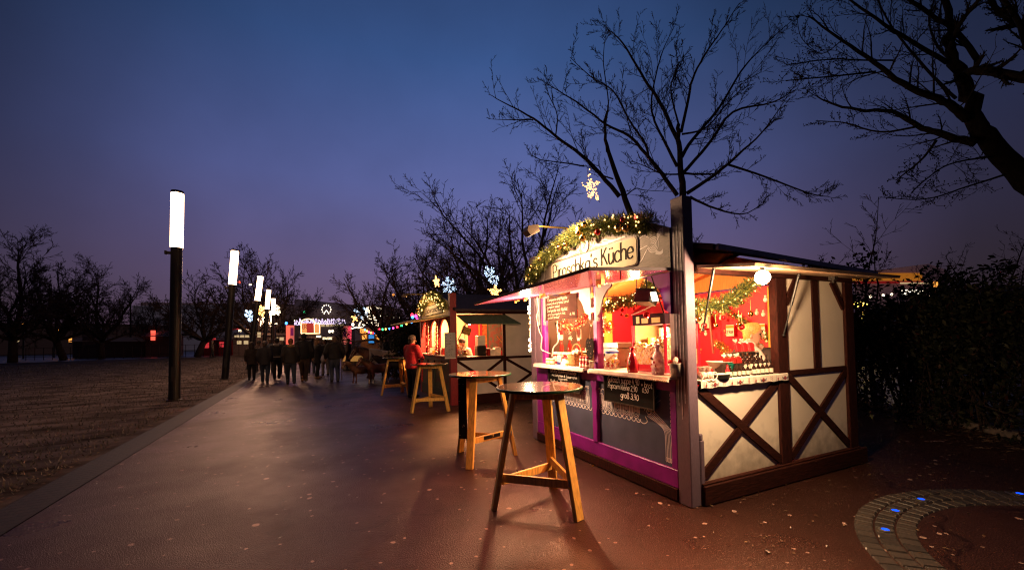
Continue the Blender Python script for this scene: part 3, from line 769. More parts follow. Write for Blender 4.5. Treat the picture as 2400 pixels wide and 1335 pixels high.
for x in (3.7, 4.3, 4.9, 5.5):
    ra_.bar((x, 2.87, 2.24), (x, 4.31, 2.585), .05, .05); ra_.bar((x, 4.31, 2.585), (x, 5.74, 2.24), .05, .05)
ra_.bar((3.2, 3.5, 2.37), (5.7, 3.5, 2.37), .04, .05)
ra_.build('rafter', mat('rafter', (.45, .16, .05), .6), ce)
rf = MB()
for s, yb in ((1, 2.60), (-1, 6.02)):
    z0, z1 = 2.355, 2.80
    yr = 4.31; ze = 2.245
    rf.add([(3.26, yb, z0), (6.0, yb, ze), (6.0, yr, z1), (3.26, yr, z1), (3.26, yb, z0 + .055), (6.0, yb, ze + .055), (6.0, yr, z1 + .055), (3.26, yr, z1 + .055)],
           [(0,1,2,3), (4,7,6,5), (0,4,5,1), (1,5,6,2), (3,2,6,7), (0,3,7,4)])
roof = rf.build('roof', M_ROOF, stall)
MB().add([(3.29, 2.565, 2.355), (6.02, 2.565, 2.235), (6.02, 2.597, 2.235), (3.29, 2.597, 2.355), (3.29, 2.565, 2.405), (6.02, 2.565, 2.28), (6.02, 2.597, 2.28), (3.29, 2.597, 2.405)], [(0,3,2,1), (4,5,6,7), (0,1,5,4), (1,2,6,5), (2,3,7,6), (3,0,4,7)]).build('gutter_board', mat('gutter_lilac', (.42, .34, .38), .5), roof)
gab = MB().prism([(2.80, 2.28), (5.80, 2.28), (4.31, 2.77)], (5.84, 0, 0), (0, 1, 0), FV, (1, 0, 0), .03).build('rear_gable', M_ORANGE, stall)

# raised side flap with its stays
fl = MB().add([(3.24, 2.765, 2.212), (5.92, 2.765, 2.222), (5.92, 2.33, 2.168), (3.24, 2.20, 2.135), (3.24, 2.765, 2.240), (5.92, 2.765, 2.250), (5.92, 2.32, 2.196), (3.24, 2.19, 2.163)],
              [(0,1,2,3), (4,7,6,5), (0,4,5,1), (1,5,6,2), (2,6,7,3), (3,7,4,0)])
flap = fl.build('side_flap', mat('flap_wood', (.50, .33, .20), .5, noise=.35, nscale=5, stretch=(1.5, 14, 14)), stall)
for (x, yb, zb, xt, yt, zt) in ((3.285, 2.755, 1.63, 3.29, 2.62, 2.19), (4.50, 2.760, 1.56, 4.53, 2.60, 2.18)):
    s = MB().tube([(x, yb, zb), (x + (xt - x) * .55, yb + (yt - yb) * .55, zb + (zt - zb) * .55)], .008, 8).tube([(x + (xt - x) * .5, yb + (yt - yb) * .5, zb + (zt - zb) * .5), (xt, yt, zt)], .014, 8)
    s.ball((xt, yt, zt), .02).ball((x, yb, zb), .016)
    s.build('flap_stay', M_BLACK, stall)
MB().box((4.90, 2.46, 2.128), (4.96, 2.52, 2.165)).box((4.92, 2.48, 2.10), (4.94, 2.50, 2.13)).build('flap_catch', M_BLACK, flap)

# ------------------------------------------------------------------ lights that belong to the near stall
M_BULB = mat('bulb_hot', (1, 1, 1), .3, emit=(1.0, .86, .58), es=60, sample=False)
WARM = (1.0, .44, .17); WARM2 = (1.0, .62, .32)
def bulb_lamp(name, label, p, r, W, col=WARM, drop=.12, m=None, cat='lamp', group=None):
    t = thing(name, label, cat, p, group)
    p = V(p)
    MB().tube([p + V((0, 0, drop)), p + V((0, 0, r * .9))], .006, 6).lathe([(.016, r * .8), (.018, r * .8 + .04), (.012, r * .8 + .05)], p, 10).build('socket', M_BLACK, t)
    MB().ball(p, r, 12, 8).build('bulb', m or M_BULB, t)
    lamp('lamp_light', p + V((0, 0, -r - .012)), W, col, r, t)
    return t
bulb_lamp('flap_lamp', 'glaring bare bulb under the raised side flap of the near stall', (3.42, 2.255, 2.06), .060, 240, WARM2, .075, cat='light bulb')
bulb_lamp('inside_lamp', 'bare bulb hanging inside the near stall above the popcorn machine', (3.85, 4.25, 2.12), .035, 330, WARM, .35, cat='light bulb')
bulb_lamp('inside_lamp', 'bare bulb hanging inside the near stall over the far window', (4.0, 5.05, 2.08), .035, 130, WARM, .32, cat='light bulb')

# sign lamp on an arm
sl = thing('sign_lamp', 'small floodlight on a long arm in front of the cream name sign', 'lamp', (3.09, 4.62, 2.9))
MB().tube([(3.09, 4.62, 2.90), (3.05, 4.66, 3.04), (2.52, 4.66, 3.02)], .012, 8).build('arm', M_BRASS, sl)
MB().prism([(0, 0), (.14, .03), (.16, -.06), (.03, -.12), (-.02, -.06)], (2.44, 4.60, 3.0), (1, 0, 0), FV, (0, 1, 0), .14).build('lamp_head', mat('lamp_head', (.30, .2, .14), .5), sl)
lamp('lamp_light', (2.45, 4.5, 2.88), 170, WARM2, .05, sl, 'SPOT', (3.09, 4.2, 2.5), 2.7, .7)

# black floodlight in the corner of the front window
fd = thing('floodlight', 'black box floodlight hung in the upper corner of the right front window', 'floodlight', (3.02, 3.18, 1.97))
MB().box((2.93, 3.08, 1.90), (3.06, 3.27, 2.03), rot=(.1, .35, .25)).box((2.92, 3.06, 2.025), (3.06, 3.28, 2.04), rot=(.1, .35, .25), piv=(2.995, 3.175, 1.965)).build('housing', M_BLACK, fd, bevel=.006)
MB().tube([(3.0, 3.17, 2.03), (3.0, 3.17, 2.17)], .006).build('rod', M_BLACK, fd)
MB().prism([(-.055, -.045), (.055, -.045), (.055, .045), (-.055, .045)], (2.985, 3.055, 1.965), (.95, .25, .1), (0, .3, 1), (.25, -.95, .3), .004).build('lens', glow('flood_lens', (1, .8, .5), 5), fd)
lamp('lamp_light', (2.80, 2.98, 1.90), 120, (1.0, .30, .10), .04, fd, 'SPOT', (1.3, 2.6, .2), 2.5, .8)  # spot added outside the housing, aimed to light table legs and ground
# ------------------------------------------------------------------ garlands
M_PINE1 = mat('pine_dark', (.05, .075, .015), .7, noise=.4, nscale=30)
M_PINE2 = mat('pine_light', (.24, .24, .035), .7, noise=.4, nscale=30)
M_FAIRY = glow('fairy_bulb', (1.0, .55, .16), 4.5)
M_FAIRYR = glow('fairy_red', (1.0, .05, .03), 6)
M_GOLD = mat('bauble_gold', (.85, .52, .16), .18, 1.0, noise=.1)
M_REDB = mat('bauble_red', (.55, .015, .02), .15, .6, noise=.1)
M_REDF = mat('red_tinsel', (.65, .02, .04), .4, noise=.4, nscale=40)
PROTO = {}
def small(kind, m, r):
    key = (kind, m.name, round(r, 4))
    if key not in PROTO:
        mb = MB()
        if kind == 'bulb': mb.ball((0, 0, 0), r, 8, 6, 1.25)
        else: mb.ball((0, 0, 0), r, 12, 8); mb.lathe([(r*.25, r*.95), (r*.25, r*1.15), (.001, r*1.2)], (0, 0, 0), 8)
        me = bpy.data.meshes.new(kind); me.from_pydata([V(p) for p in mb.v], [], mb.f); me.materials.append(m)
        me.polygons.foreach_set('use_smooth', [True] * len(mb.f)); me.update()
        PROTO[key] = me
    return PROTO[key]
def place_small(kind, m, r, p, parent):
    o = bpy.data.objects.new(kind if kind != 'bulb' else 'fairy_bulb', small(kind, m, r)); COL.objects.link(o); o.parent = parent
    b = V((0, 0, 0)); q = parent
    while q is not None: b = b + q.location; q = q.parent
    o.location = V(p) - b
    return o
def garland(label, path, rad, n_need, n_bulb, baubles=(), mats=None, seed=1, nl=.07, bulb_m=None, br=.0085, side=None, loose=0.0):
    R = random.Random(seed); path = [V(p) for p in cr([tuple(p) for p in path], 8)]
    t = thing('garland', label, 'garland', path[len(path) // 2])
    mb = MB(); seg = len(path) - 1
    def pt(u):
        k = min(seg - 1, int(u * seg)); f = u * seg - k
        return path[k].lerp(path[k + 1], f), (path[k + 1] - path[k]).normalized()
    for i in range(n_need):
        c, d = pt(R.random()); a = V((R.gauss(0, 1), R.gauss(0, 1), R.gauss(0, 1))).normalized()
        c = c + a * rad * R.random() ** .7
        dd = (a + d * R.uniform(-.8, .8) + V((0, 0, -.15))).normalized(); L = nl * R.uniform(.5, 1.2)
        s = dd.cross(V((R.random(), R.random(), R.random()))).normalized() * R.uniform(.0025, .0055) * nl / .07
        mb.k = 0 if R.random() < .5 else 1
        mb.add([c - s, c + s, c + dd * L], [(0, 1, 2)])
    mb.k = 0; mb.tube(path, .012, 5)
    mb.build('foliage', mats or [M_PINE1, M_PINE2], t)
    for i in range(n_bulb):
        c, d = pt((i + R.random()) / n_bulb); a = V((R.gauss(0, 1), R.gauss(0, 1), R.gauss(0, 1))).normalized()
        if side is not None and a.dot(V(side)) < -.1: a = -a
        place_small('bulb', bulb_m or M_FAIRY, br * R.uniform(.8, 1.15), c + a * rad * R.uniform(.75, 1.15), t)
    for (u, off, r, m) in baubles:
        c, d = pt(u); place_small('bauble', m, r, c + V(off), t)
    return t
gp = [(3.03, 5.66, 2.52), (3.03, 5.45, 2.66), (3.03, 5.0, 2.82), (3.03, 4.6, 2.90), (3.03, 4.3, 2.915), (3.03, 3.9, 2.90), (3.03, 3.5, 2.83), (3.03, 3.15, 2.74)]
bb = [(.03, (-.07, 0, .02), .038, M_GOLD), (.12, (-.09, 0, .05), .036, M_GOLD), (.40, (-.11, 0, -.08), .042, M_GOLD), (.46, (-.10, 0, -.09), .036, M_GOLD),
      (.60, (-.10, .0, .03), .044, M_GOLD), (.615, (-.13, .0, -.03), .040, M_GOLD), (.63, (-.10, .0, -.10), .044, M_GOLD), (.645, (-.10, 0, .05), .035, M_GOLD),
      (.86, (-.09, 0, -.05), .046, M_GOLD), (.90, (-.09, 0, -.06), .042, M_GOLD), (.88, (-.08, 0, .03), .03, M_REDB), (.73, (-.09, 0, -.08), .036, M_REDB), (.22, (-.1, 0, 0), .03, M_GOLD)]
g1 = garland('thick pine garland with gold baubles along the top of the cream name sign', [(a, b, c - .03) for a, b, c in gp], .108, 12000, 72, bb, seed=4, side=(-1, 0, 0))
place_small('bulb', M_FAIRYR, .016, (2.93, 3.22, 2.78), g1)
lamp('garland_light', (2.82, 5.2, 2.82), 16.0, WARM2, .1, g1); lamp('garland_light', (2.82, 4.2, 2.95), 16.0, WARM2, .1, g1)
def P3(px, py, X):
    r = CAMF + CAMR * ((px - PPX) / FOC) + CAMU * ((PPY - py) / FOC); return CAMP + r * (X / r.x)
def P2(px, py, Y):
    r = CAMF + CAMR * ((px - PPX) / FOC) + CAMU * ((PPY - py) / FOC); return CAMP + r * (Y / r.y)
garland('pine garland with lights hanging inside the right front window', [P3(1418, 722, 3.24), P3(1445, 708, 3.24), P3(1480, 705, 3.24), P3(1505, 690, 3.24), P3(1522, 668, 3.22), P3(1536, 662, 3.2)],
        .07, 3600, 40, [(.05, (-.06, 0, -.02), .018, M_REDB), (.35, (-.07, .02, -.10), .022, M_REDB), (.5, (-.05, 0, -.12), .02, M_REDB)], seed=5, nl=.06, side=(-1, 0, 0), br=.0075)
garland('red and gold berry garland with lights in the left front window', [P3(1388, 726, 3.22), P3(1372, 745, 3.22), P3(1350, 762, 3.22), P3(1332, 766, 3.22), P3(1322, 752, 3.22)],
        .05, 900, 24, [(.1 * k + .05, (-.05, .02 * (k % 2), -.03 * (k % 3)), .014, M_REDB if k % 3 else M_GOLD) for k in range(10)], [M_REDF, M_GOLDS], seed=6, nl=.05, side=(-1, 0, 0), br=.007)
garland('small red berry garland right of the window post', [P3(1408, 735, 3.3), P3(1414, 752, 3.3), P3(1420, 765, 3.3), P3(1430, 772, 3.3)], .04, 350, 10,
        [(.2 * k + .1, (-.04, 0, -.02 * k), .014, M_REDB) for k in range(4)], [M_REDF, M_GOLDS], seed=16, nl=.05, br=.007)
garland('pine garland with lights across the top of the side window', [(3.26, 3.05, 1.97), (3.6, 3.08, 1.88), (3.95, 3.08, 1.90), (4.2, 3.06, 2.0), (4.42, 3.02, 2.16)],
        .085, 4200, 34, [(.2, (0, -.08, .0), .02, M_GOLD), (.35, (.02, -.08, -.06), .022, M_REDB), (.55, (0, -.08, -.05), .02, M_REDB), (.75, (0, -.06, -.08), .022, M_GOLD)], seed=7, nl=.065, side=(0, -1, 0), br=.0075)
garland('thin gold and green garland on the red back wall of the near stall', [(5.70, 4.6, 2.05), (5.70, 4.2, 1.85), (5.70, 3.9, 1.62), (5.70, 3.7, 1.50)], .05, 1100, 16,
        [(.3, (-.04, 0, 0), .03, M_GOLD), (.7, (-.04, 0, -.03), .028, M_GOLD)], seed=8, nl=.06, br=.012)
garland('short gold tinsel bunch hanging low on the red back wall', [(5.70, 4.55, 1.45), (5.70, 4.42, 1.36), (5.70, 4.32, 1.22)], .05, 500, 6, (), [M_GOLDS, M_PINE2], seed=9, nl=.06, br=.01)

# vertical string of bare bulbs at the far end of the front
ch = thing('light_string', 'vertical string of bare bulbs hanging from the outer half of the plum awning', 'light string', (2.6, 4.96, 2.16))
MB().tube(cr([(2.615, 4.955, 2.185), (2.62, 4.96, 1.95), (2.615, 4.955, 1.7), (2.62, 4.96, 1.40)], 6), .005, 5).build('cable', mat('cable_white', (.75, .7, .65), .5), ch)
M_CHB = glow('chain_bulb', (1.0, .78, .45), 30)
for z in (2.0, 1.965, 1.92, 1.56, 1.48, 1.42): place_small('bulb', M_CHB, .015, (2.60, 4.95, z), ch)
for z in (1.85, 1.78, 1.70): place_small('bulb', M_FAIRY, .009, (2.605, 4.955, z), ch)
lamp('string_light', (2.55, 4.93, 2.00), 190, WARM2, .04, ch); lamp('string_light', (2.56, 4.93, 1.50), 60, WARM2, .04, ch)
tag(MB().tube(cr([P3(1258, 690, 3.05), P3(1262, 722, 3.05), P3(1300, 742, 3.05) if False else P3(1258, 742, 3.05), P3(1264, 775, 3.05), P3(1270, 790, 3.05), P3(1268, 815, 3.05), P3(1275, 822, 3.08), P3(1290, 828, 3.12)], 6), .007, 6)
    .build('extension_cable', MATS['cable_white'], loc=(3.05, 5.6, 1.5)), 'white cable looped down the far post of the near stall', 'cable')
tag(MB().tube(cr([P3(1306, 752, 3.2), P3(1307, 780, 3.2), P3(1308, 800, 3.2), P3(1297, 815, 3.2), P3(1294, 835, 3.2)], 6), .009, 6)
    .build('hose', MATS['cable_white'], loc=(3.2, 5.2, 1.6)), 'white hose hanging in the left front window', 'hose')

# ------------------------------------------------------------------ chalkboards and cards
M_FRAME = mat('board_frame', (.035, .022, .016), .5)
def board(label, o, u, v, n, wd, ht, lines, frame=True, chalk=None, name='chalkboard', cat='chalkboard', face=None, slant=.12):
    t = thing(name, label, cat, o); o, u, v, n = V(o), V(u), V(v), V(n)
    MB().prism([(0, 0), (wd, 0), (wd, ht), (0, ht)], o, u, v, n, .012).build('panel', face or M_BOARD, t)
    if frame:
        f = MB(); b = .014
        for a0, b0, a1, b1 in ((-b, -b, wd + b, 0), (-b, ht, wd + b, ht + b), (-b, 0, 0, ht), (wd, 0, wd + b, ht)):
            f.prism([(a0, b0), (a1, b0), (a1, b1), (a0, b1)], o - n * .003, u, v, n, .02)
        f.build('frame', M_FRAME, t)
    for i, (s, x, y, h, w_) in enumerate(lines):
        l = MB(); write(l, s, o + u * (x * wd) + v * (y * ht) + n * .0128, u, v, n, h, h * .125, slant=slant, jit=.25, width=(w_ * wd if w_ else None), rs=i + 1)
        l.build('writing', chalk or M_CHALK, t)
    return t
u1 = V((0, -1, -.03)).normalized(); v1 = V((0, -.03, 1)).normalized()
board('chalkboard price list for goulash soup and popcorn on the right front panel', (3.085, 3.975, .845), FU, (0, .0, 1), FN, .78, .295,
      [("Gulasch suppe 4,90", .08, .74, .068, .66), ("+ brot", .78, .70, .06, .2), ("Popcorn kleine 2,90", .08, .50, .062, .62), ("0,50", .80, .52, .05, .11), ("groß 3,90", .36, .20, .066, .36)])
board('chalkboard for stuffed cabbage on the left front panel, half hidden by a table', (3.085, 5.275, .862), FU, FV, FN, .77, .285,
      [("Gefüllte Sauerkrautroulade", .06, .78, .048, .86), ("mit Schinken & Sauerrahm", .12, .60, .036, .82), ("Sauerrahm", .34, .46, .034, .30), ("Stuffed cabbage", .06, .24, .052, .55), ("7,90", .78, .22, .062, .18), ("with ham", .16, .07, .034, .3)])
board('hanging chalkboard of dense handwriting under the plum awning in the left front window', (3.04, 5.25, 1.83), FU, (0, -.01, 1), FN, .80, .32,
      [('"Compote and Apple', .06, .84, .040, .66), ("pancake bread and", .06, .68, .034, .70), ("pumpkin seed", .06, .53, .034, .42), ("Compote mit Apfel", .06, .36, .042, .66), ("and pumpkin mit", .08, .20, .034, .58), ('grated bread"', .08, .06, .034, .40), ("6,90", .80, .14, .034, .14)], chalk=M_CHALKDIM, frame=False, face=mat('board_brown', (.035, .016, .012), .95, spec=.08))
# oval chalk slate hung on the window post
os_ = thing('chalk_slate', 'dark oval slate hung on a ribbon from the plum window post', 'slate', (3.06, 4.20, 1.44))
MB().prism([(a * .085, b * .135) for a, b in ((0, -1), (.5, -.85), (.75, -.4), (.95, .2), (.9, .7), (.5, 1), (.08, .86), (-.45, 1), (-.9, .7), (-.95, .2), (-.75, -.4), (-.5, -.85))],
           (3.055, 4.215, 1.435), FU, FV, FN, .014).build('panel', M_BOARD, os_, bevel=.003)
sl_ = MB()
for i in range(5): scribble(sl_, (3.0405, 4.26, 1.51 - .045 * i), FU, FV, FN, .085, .02, .0025, i)
sl_.build('writing', M_CHALKDIM, os_)
MB().tube([(3.05, 4.215, 1.56), (3.06, 4.20, 1.70)], .006, 5).build('ribbon', mat('jute', (.35, .22, .1), .8), os_)

# ------------------------------------------------------------------ tablecloth on the side shelf
tc_ = MB(); n = 40; A = []; 
for k in range(n + 1):
    x = 3.235 + (4.545 - 3.235) * k / n; wv = .006 * math.sin(k * 1.9)
    A.append([(x, 3.08, 1.156), (x, 2.762, 1.157), (x, 2.755, 1.150), (x, 2.752 + wv * .3, 1.085 + .004 * math.sin(k * 1.1))])
vs = [p for r in A for p in r]
tc_.add(vs, [(k*4+j, k*4+j+1, (k+1)*4+j+1, (k+1)*4+j) for k in range(n) for j in range(3)])
clt = thing('tablecloth', 'white tablecloth with red flower border on the side counter of the near stall', 'tablecloth', (3.9, 2.8, 1.15))
tc_.build('cloth', mat('cloth_white', (.72, .64, .55), .8, noise=.1), clt)
pt_ = MB(); M_CLR = mat('cloth_red', (.30, .03, .04), .8); M_CLB = mat('cloth_blue', (.08, .10, .14), .8)
for i, x in enumerate([3.30 + .118 * k for k in range(11)]):
    O = (0, 2.7475, 0); U = (1, 0, 0)
    if i % 3 == 1:
        pt_.k = 0
        for a in range(6): pt_.prism(ellipse(x + .013 * math.cos(a * PI / 3), 1.112 + .012 * math.sin(a * PI / 3), .0085, .0085, 8)[:-1], O, U, FV, SN, .0006)
        pt_.k = 1
        for s in (-1, 1):
            for q in range(3): pt_.ribbon(cr([(x + s * .02, 1.11), (x + s * (.035 + .006 * q), 1.10 + .012 * q), (x + s * (.045 + .002 * q), 1.105 + .012 * q)]), .005, (0, 2.7472, 0), U, FV, SN, off=.0002 * q)
    elif i % 3 == 2:
        pt_.k = 1; pt_.ribbon([(x, 1.088), (x, 1.148)], .004, O, U, FV, SN)
        pt_.k = 0
        for s in range(3): pt_.ribbon([(x + .014, 1.092 + .02 * s), (x + .026, 1.10 + .02 * s), (x + .014, 1.108 + .02 * s)], .005, O, U, FV, SN)
    else:
        pt_.k = 1; pt_.ribbon([(x - .03, 1.088), (x - .03, 1.148)], .004, O, U, FV, SN); pt_.k = 0
        pt_.prism(ellipse(x, 1.108, .011, .014, 8)[:-1], O, U, FV, SN, .0006); pt_.ribbon([(x, 1.122), (x, 1.14)], .006, O, U, FV, SN)
pt_.build('flower_border', [M_CLR, M_CLB], clt)

# ------------------------------------------------------------------ goods on the front shelves
ZS = 1.199
M_JAM = mat('jam_red', (.35, .02, .015), .12, noise=.3, coat=.5); M_HONEY = mat('honey', (.75, .32, .04), .12, noise=.3, coat=.5)
M_LID = mat('cloth_lid', (.8, .74, .64), .8); M_LAB = mat('paper_label', (.78, .70, .56), .8); M_DARKG = mat('dark_bottle', (.03, .012, .008), .08, coat=.6)
M_RIB = mat('red_ribbon', (.6, .02, .03), .4); M_WICK = mat('wicker', (.42, .22, .07), .7, noise=.5, nscale=50, bump=.4); M_CELL = mat('cellophane', (.75, .6, .5), .15, noise=.4, nscale=20)
def jar(label, x, y, z, r, h, m, lid, group=None):
    t = thing('jam_jar', label, 'jar', (x, y, z), group)
    MB().lathe([(r * .92, 0), (r, .006), (r, h * .72), (r * .8, h * .82), (r * .8, h * .86)], (x, y, z), 12).build('glass_body', m, t, smooth=True)
    MB().lathe([(r * 1.08, h * .80), (r * .9, h * .88), (r * .86, h), (.001, h * 1.02)], (x, y, z), 12).build('lid', lid, t, smooth=True)
    MB().lathe([(r * 1.006, h * .2), (r * 1.012, h * .22), (r * 1.012, h * .6), (r * 1.006, h * .62)], (x, y, z), 12).build('label_band', M_LAB, t)
    return t
def onx(px, X): return P3(px, 850, X).y
jar('low honey jar with white cloth lid at the far end of the left shelf', 3.06, onx(1285, 3.06), ZS, .036, .085, M_HONEY, M_LID)
jar('second low honey jar from the far end of the left shelf', 3.07, onx(1295, 3.07), ZS, .036, .085, M_HONEY, M_LID)
for k, px in enumerate((1303, 1314, 1324, 1334)):
    jar('red preserve jar with white lid in the back row of the left shelf', 3.22, onx(px, 3.22), ZS, .042, .17, M_JAM, M_LID, 'red preserve jars in the back row')
c = thing('tea_carton', 'white carton with a grid print and blue foot among the jars', 'carton', (3.12, onx(1313, 3.12), ZS))
y = onx(1313, 3.12); MB().box((3.10, y - .05, ZS + .04), (3.15, y + .05, ZS + .13)).build('box', mat('carton_white', (.8, .76, .7), .6), c)
MB().box((3.098, y - .052, ZS), (3.152, y + .052, ZS + .039)).build('foot_band', mat('carton_blue', (.02, .03, .16), .5), c)
g = MB()
for k in range(4):
    g.box((3.0985, y - .03 + k * .018, ZS + .06), (3.0995, y - .02 + k * .018, ZS + .085)); g.box((3.0985, y - .03 + k * .018, ZS + .092), (3.0995, y - .02 + k * .018, ZS + .117))
g.build('grid_print', mat('print_grey', (.35, .3, .28), .7), c)
y = onx(1321, 3.03)
tag(MB().prism([(-.06, 0), (.045, -.01), (.06, .07), (-.04, .085)], (3.02, y, ZS + .012), FU, (.3, 0, 1), FN, .003).build('price_card', M_LAB, loc=(3.02, y, ZS)), 'white card propped on the left shelf before the basket', 'card')
def angel(label, px, X, z0, h, m):
    y = onx(px, X); t = thing('liqueur_bottle', label, 'bottle', (X, y, z0))
    MB().lathe([(.030, 0), (.032, .01), (.030, h * .55), (.012, h * .72), (.011, h * .86)], (X, y, z0), 10).build('glass_body', m, t, smooth=True)
    MB().ball((X, y, z0 + h * .93), h * .09, 10, 6).build('stopper', M_LID, t); return t
MB_sh = thing('raised_shelf', 'dark raised shelf behind the preserve jars', 'shelf', (3.36, 5.0, ZS))
MB().box((3.30, 4.55, ZS), (3.44, 5.35, ZS + .13)).build('step', M_BROWN, MB_sh)
angel('red bottle with white stopper on the raised shelf, left one', 1317, 3.36, ZS + .131, .24, M_JAM)
angel('red bottle with white stopper on the raised shelf, tallest, left of the basket handle', 1336, 3.36, ZS + .131, .25, M_JAM)
angel('red bottle with white stopper on the raised shelf, under the basket handle', 1357, 3.36, ZS + .131, .23, M_JAM)
# basket
y = onx(1352, 3.16)
bk = thing('gift_basket', 'wicker gift basket with arched handle full of red preserves', 'basket', (3.16, y, ZS))
MB().lathe([(.085, 0), (.10, .02), (.125, .15), (.128, .155), (.115, .15), (.09, .03), (.02, .025)], (3.16, y, ZS), 18).build('basket_body', M_WICK, bk)
MB().tube([(3.16, y + .12 * math.cos(a), ZS + .15 + .14 * math.sin(a)) for a in [PI * k / 14 for k in range(15)]], .007, 6).build('handle', M_WICK, bk)
ct = MB(); R = random.Random(3)
for k in range(9):
    ct.k = k % 3; ct.ball((3.16 + R.uniform(-.06, .06), y + R.uniform(-.08, .08), ZS + .16 + R.uniform(0, .03)), R.uniform(.024, .036), 8, 6)
ct.build('filling', [M_LID, M_JAM, M_CELL], bk)
for i, (px, dz) in enumerate(((1363, 0), (1370, 0), (1377, 0), (1364, .072), (1371, .072), (1378, .072))):
    jar('small dark red jar stacked two high at the end of the left shelf', 3.05, onx(px, 3.05), ZS + dz, .030, .070, M_JAM, M_RIB, 'small red jars stacked two high')
y = onx(1387, 3.03); tb = thing('tasting_cup', 'white paper cup beside the plum window post', 'cup', (3.03, y, ZS))
MB().lathe([(.028, 0), (.036, .085), (.038, .088), (.033, .085), (.026, .01)], (3.03, y, ZS), 14).build('cup_body', M_LID, tb, smooth=True)
# hangings in the left window
bh = thing('hanging_house', 'tiny red and white house ornament hanging in the left front window', 'ornament', (3.2, onx(1317, 3.2), 1.62))
p = P3(1317, 786, 3.2)
MB().prism([(-.032, -.05), (.032, -.05), (.032, .02), (0, .06), (-.032, .02)], p, FU, FV, FN, .05).build('house', M_LID, bh)
MB().prism([(-.042, .012), (0, .062), (.042, .012), (.042, .024), (0, .075), (-.042, .024)], p + V((.004, 0, 0)), FU, FV, FN, .06).build('house_roof', M_RIB, bh)
MB().tube([p + V((-.02, 0, .07)), p + V((-.02, 0, .2))], .003, 4).build('string', M_WICK, bh)
p = P3(1357, 782, 3.55)
tag(MB().prism([(-.055, -.075), (.055, -.075), (.055, .075), (-.055, .075)], p, FU, FV, FN, .004).build('wall_card', M_LAB, loc=p), 'blank cream card hanging above the basket in the left window', 'card')
# paper snowflakes
for i, (px, py) in enumerate(((1284, 755), (1305, 758), (1334, 778), (1413, 782), (1338, 792))):
    p = P3(px, py, 3.5); s = MB()
    for k in range(6): s.bar(p, p + V((0, .04 * math.cos(k * PI / 3), .04 * math.sin(k * PI / 3))), .008, .008, up=(1, 0, 0))
    tag(s.build('snowflake_ornament', M_LID, loc=p), 'small white snowflake ornament inside the front windows', 'ornament', 'small white snowflakes in the front windows')

# right front window: warming box, candy jar, bags, popcorn machine
M_GREYM = mat('brushed_metal', (.30, .25, .22), .35, .8, noise=.2, nscale=12)
y = onx(1440, 3.42); wb = thing('warming_box', 'grey metal warming box with sloping lid behind the candy jar', 'food warmer', (3.42, y, ZS))
MB().box((3.34, y - .17, ZS), (3.62, y + .19, ZS + .24)).build('body', M_GREYM, wb, bevel=.008)
MB().prism([(-.18, 0), (.19, 0), (.16, .06), (-.15, .06)], (3.335, y, ZS + .242), FU, FV, (1, 0, 0), .28).build('lid', mat('lid_dark', (.25, .2, .2), .3, .7), wb)
MB().lathe([(.02, 0), (.02, .03)], (3.33, y + .10, ZS + .15), 10, 'x').lathe([(.02, 0), (.02, .03)], (3.33, y - .10, ZS + .15), 10, 'x').build('knob', M_BLACK, wb)
M_GL = glass('clear_glass', (.96, .93, .9), .10)
y = onx(1435, 3.13); cj = thing('candy_jar', 'big square glass jar of wrapped sweets with a blue lid', 'candy jar', (3.13, y, ZS))
MB().lathe([(.09, 0), (.098, .01), (.098, .15), (.075, .175), (.075, .185)], (3.13, y, ZS), 20).build('glass_body', M_GL, cj, smooth=True)
MB().lathe([(.079, .186), (.079, .215), (.001, .217)], (3.13, y, ZS), 20).build('lid', mat('blue_lid', (.02, .06, .35), .35), cj)
sw = MB(); R = random.Random(8)
for k in range(46):
    a = R.uniform(0, 6.28); r = .075 * math.sqrt(R.random()); sw.k = R.choice((0, 0, 0, 1, 2))
    sw.ball((3.13 + r * math.cos(a), y + r * math.sin(a), ZS + .02 + R.random() * .10), R.uniform(.012, .02), 6, 4)
sw.build('sweets', [M_LID, M_RIB, mat('sweet_yellow', (.8, .6, .1), .5)], cj)
y = onx(1432, 3.05); tag(MB().bar((3.03, y + .07, ZS + .10), (3.05, y - .09, ZS + .19), .05, .008).build('wooden_scoop', mat('scoop_wood', (.55, .38, .2), .6), loc=(3.04, y, ZS + .1)), 'pale wooden scoop leaning on the candy jar', 'scoop')
def bag(label, px, X, h, wd, m, m2):
    y = onx(px, X); t = thing('popcorn_bag', label, 'snack bag', (X, y, ZS)); mb = MB(); R = random.Random(px)
    prof = [(wd * .9, 0, .05), (wd, .12 * h, .055), (wd * .98, .5 * h, .045), (wd * .6, .74 * h, .025), (wd * .28, .80 * h, .014), (wd * .42, .90 * h, .02), (wd * .6, h, .012)]
    vs = []; n = 14
    for w_, z, d in prof:
        for k in range(n):
            a = 2 * PI * k / n; q = 1 + R.uniform(-.07, .07); vs.append((X + d * math.sin(a) * q, y + w_ * math.cos(a) * q, ZS + z))
    mb.add(vs, [(i*n+k, i*n+(k+1)%n, (i+1)*n+(k+1)%n, (i+1)*n+k) for i in range(len(prof)-1) for k in range(n)] + [tuple(range(n-1, -1, -1)), tuple(range((len(prof)-1)*n, len(prof)*n))])
    mb.build('bag_body', m, t, smooth=True)
    pr = MB()
    for k in range(11):
        b = ellipse(R.uniform(-wd * .5, wd * .5), R.uniform(.08, .55) * h, R.uniform(.008, .016), R.uniform(.008, .014), 7)[:-1]
        pr.k = k % 2; pr.prism(b, (X - .058, y, ZS), FU, FV, FN, .002)
    pr.build('print', m2, t)
    return t
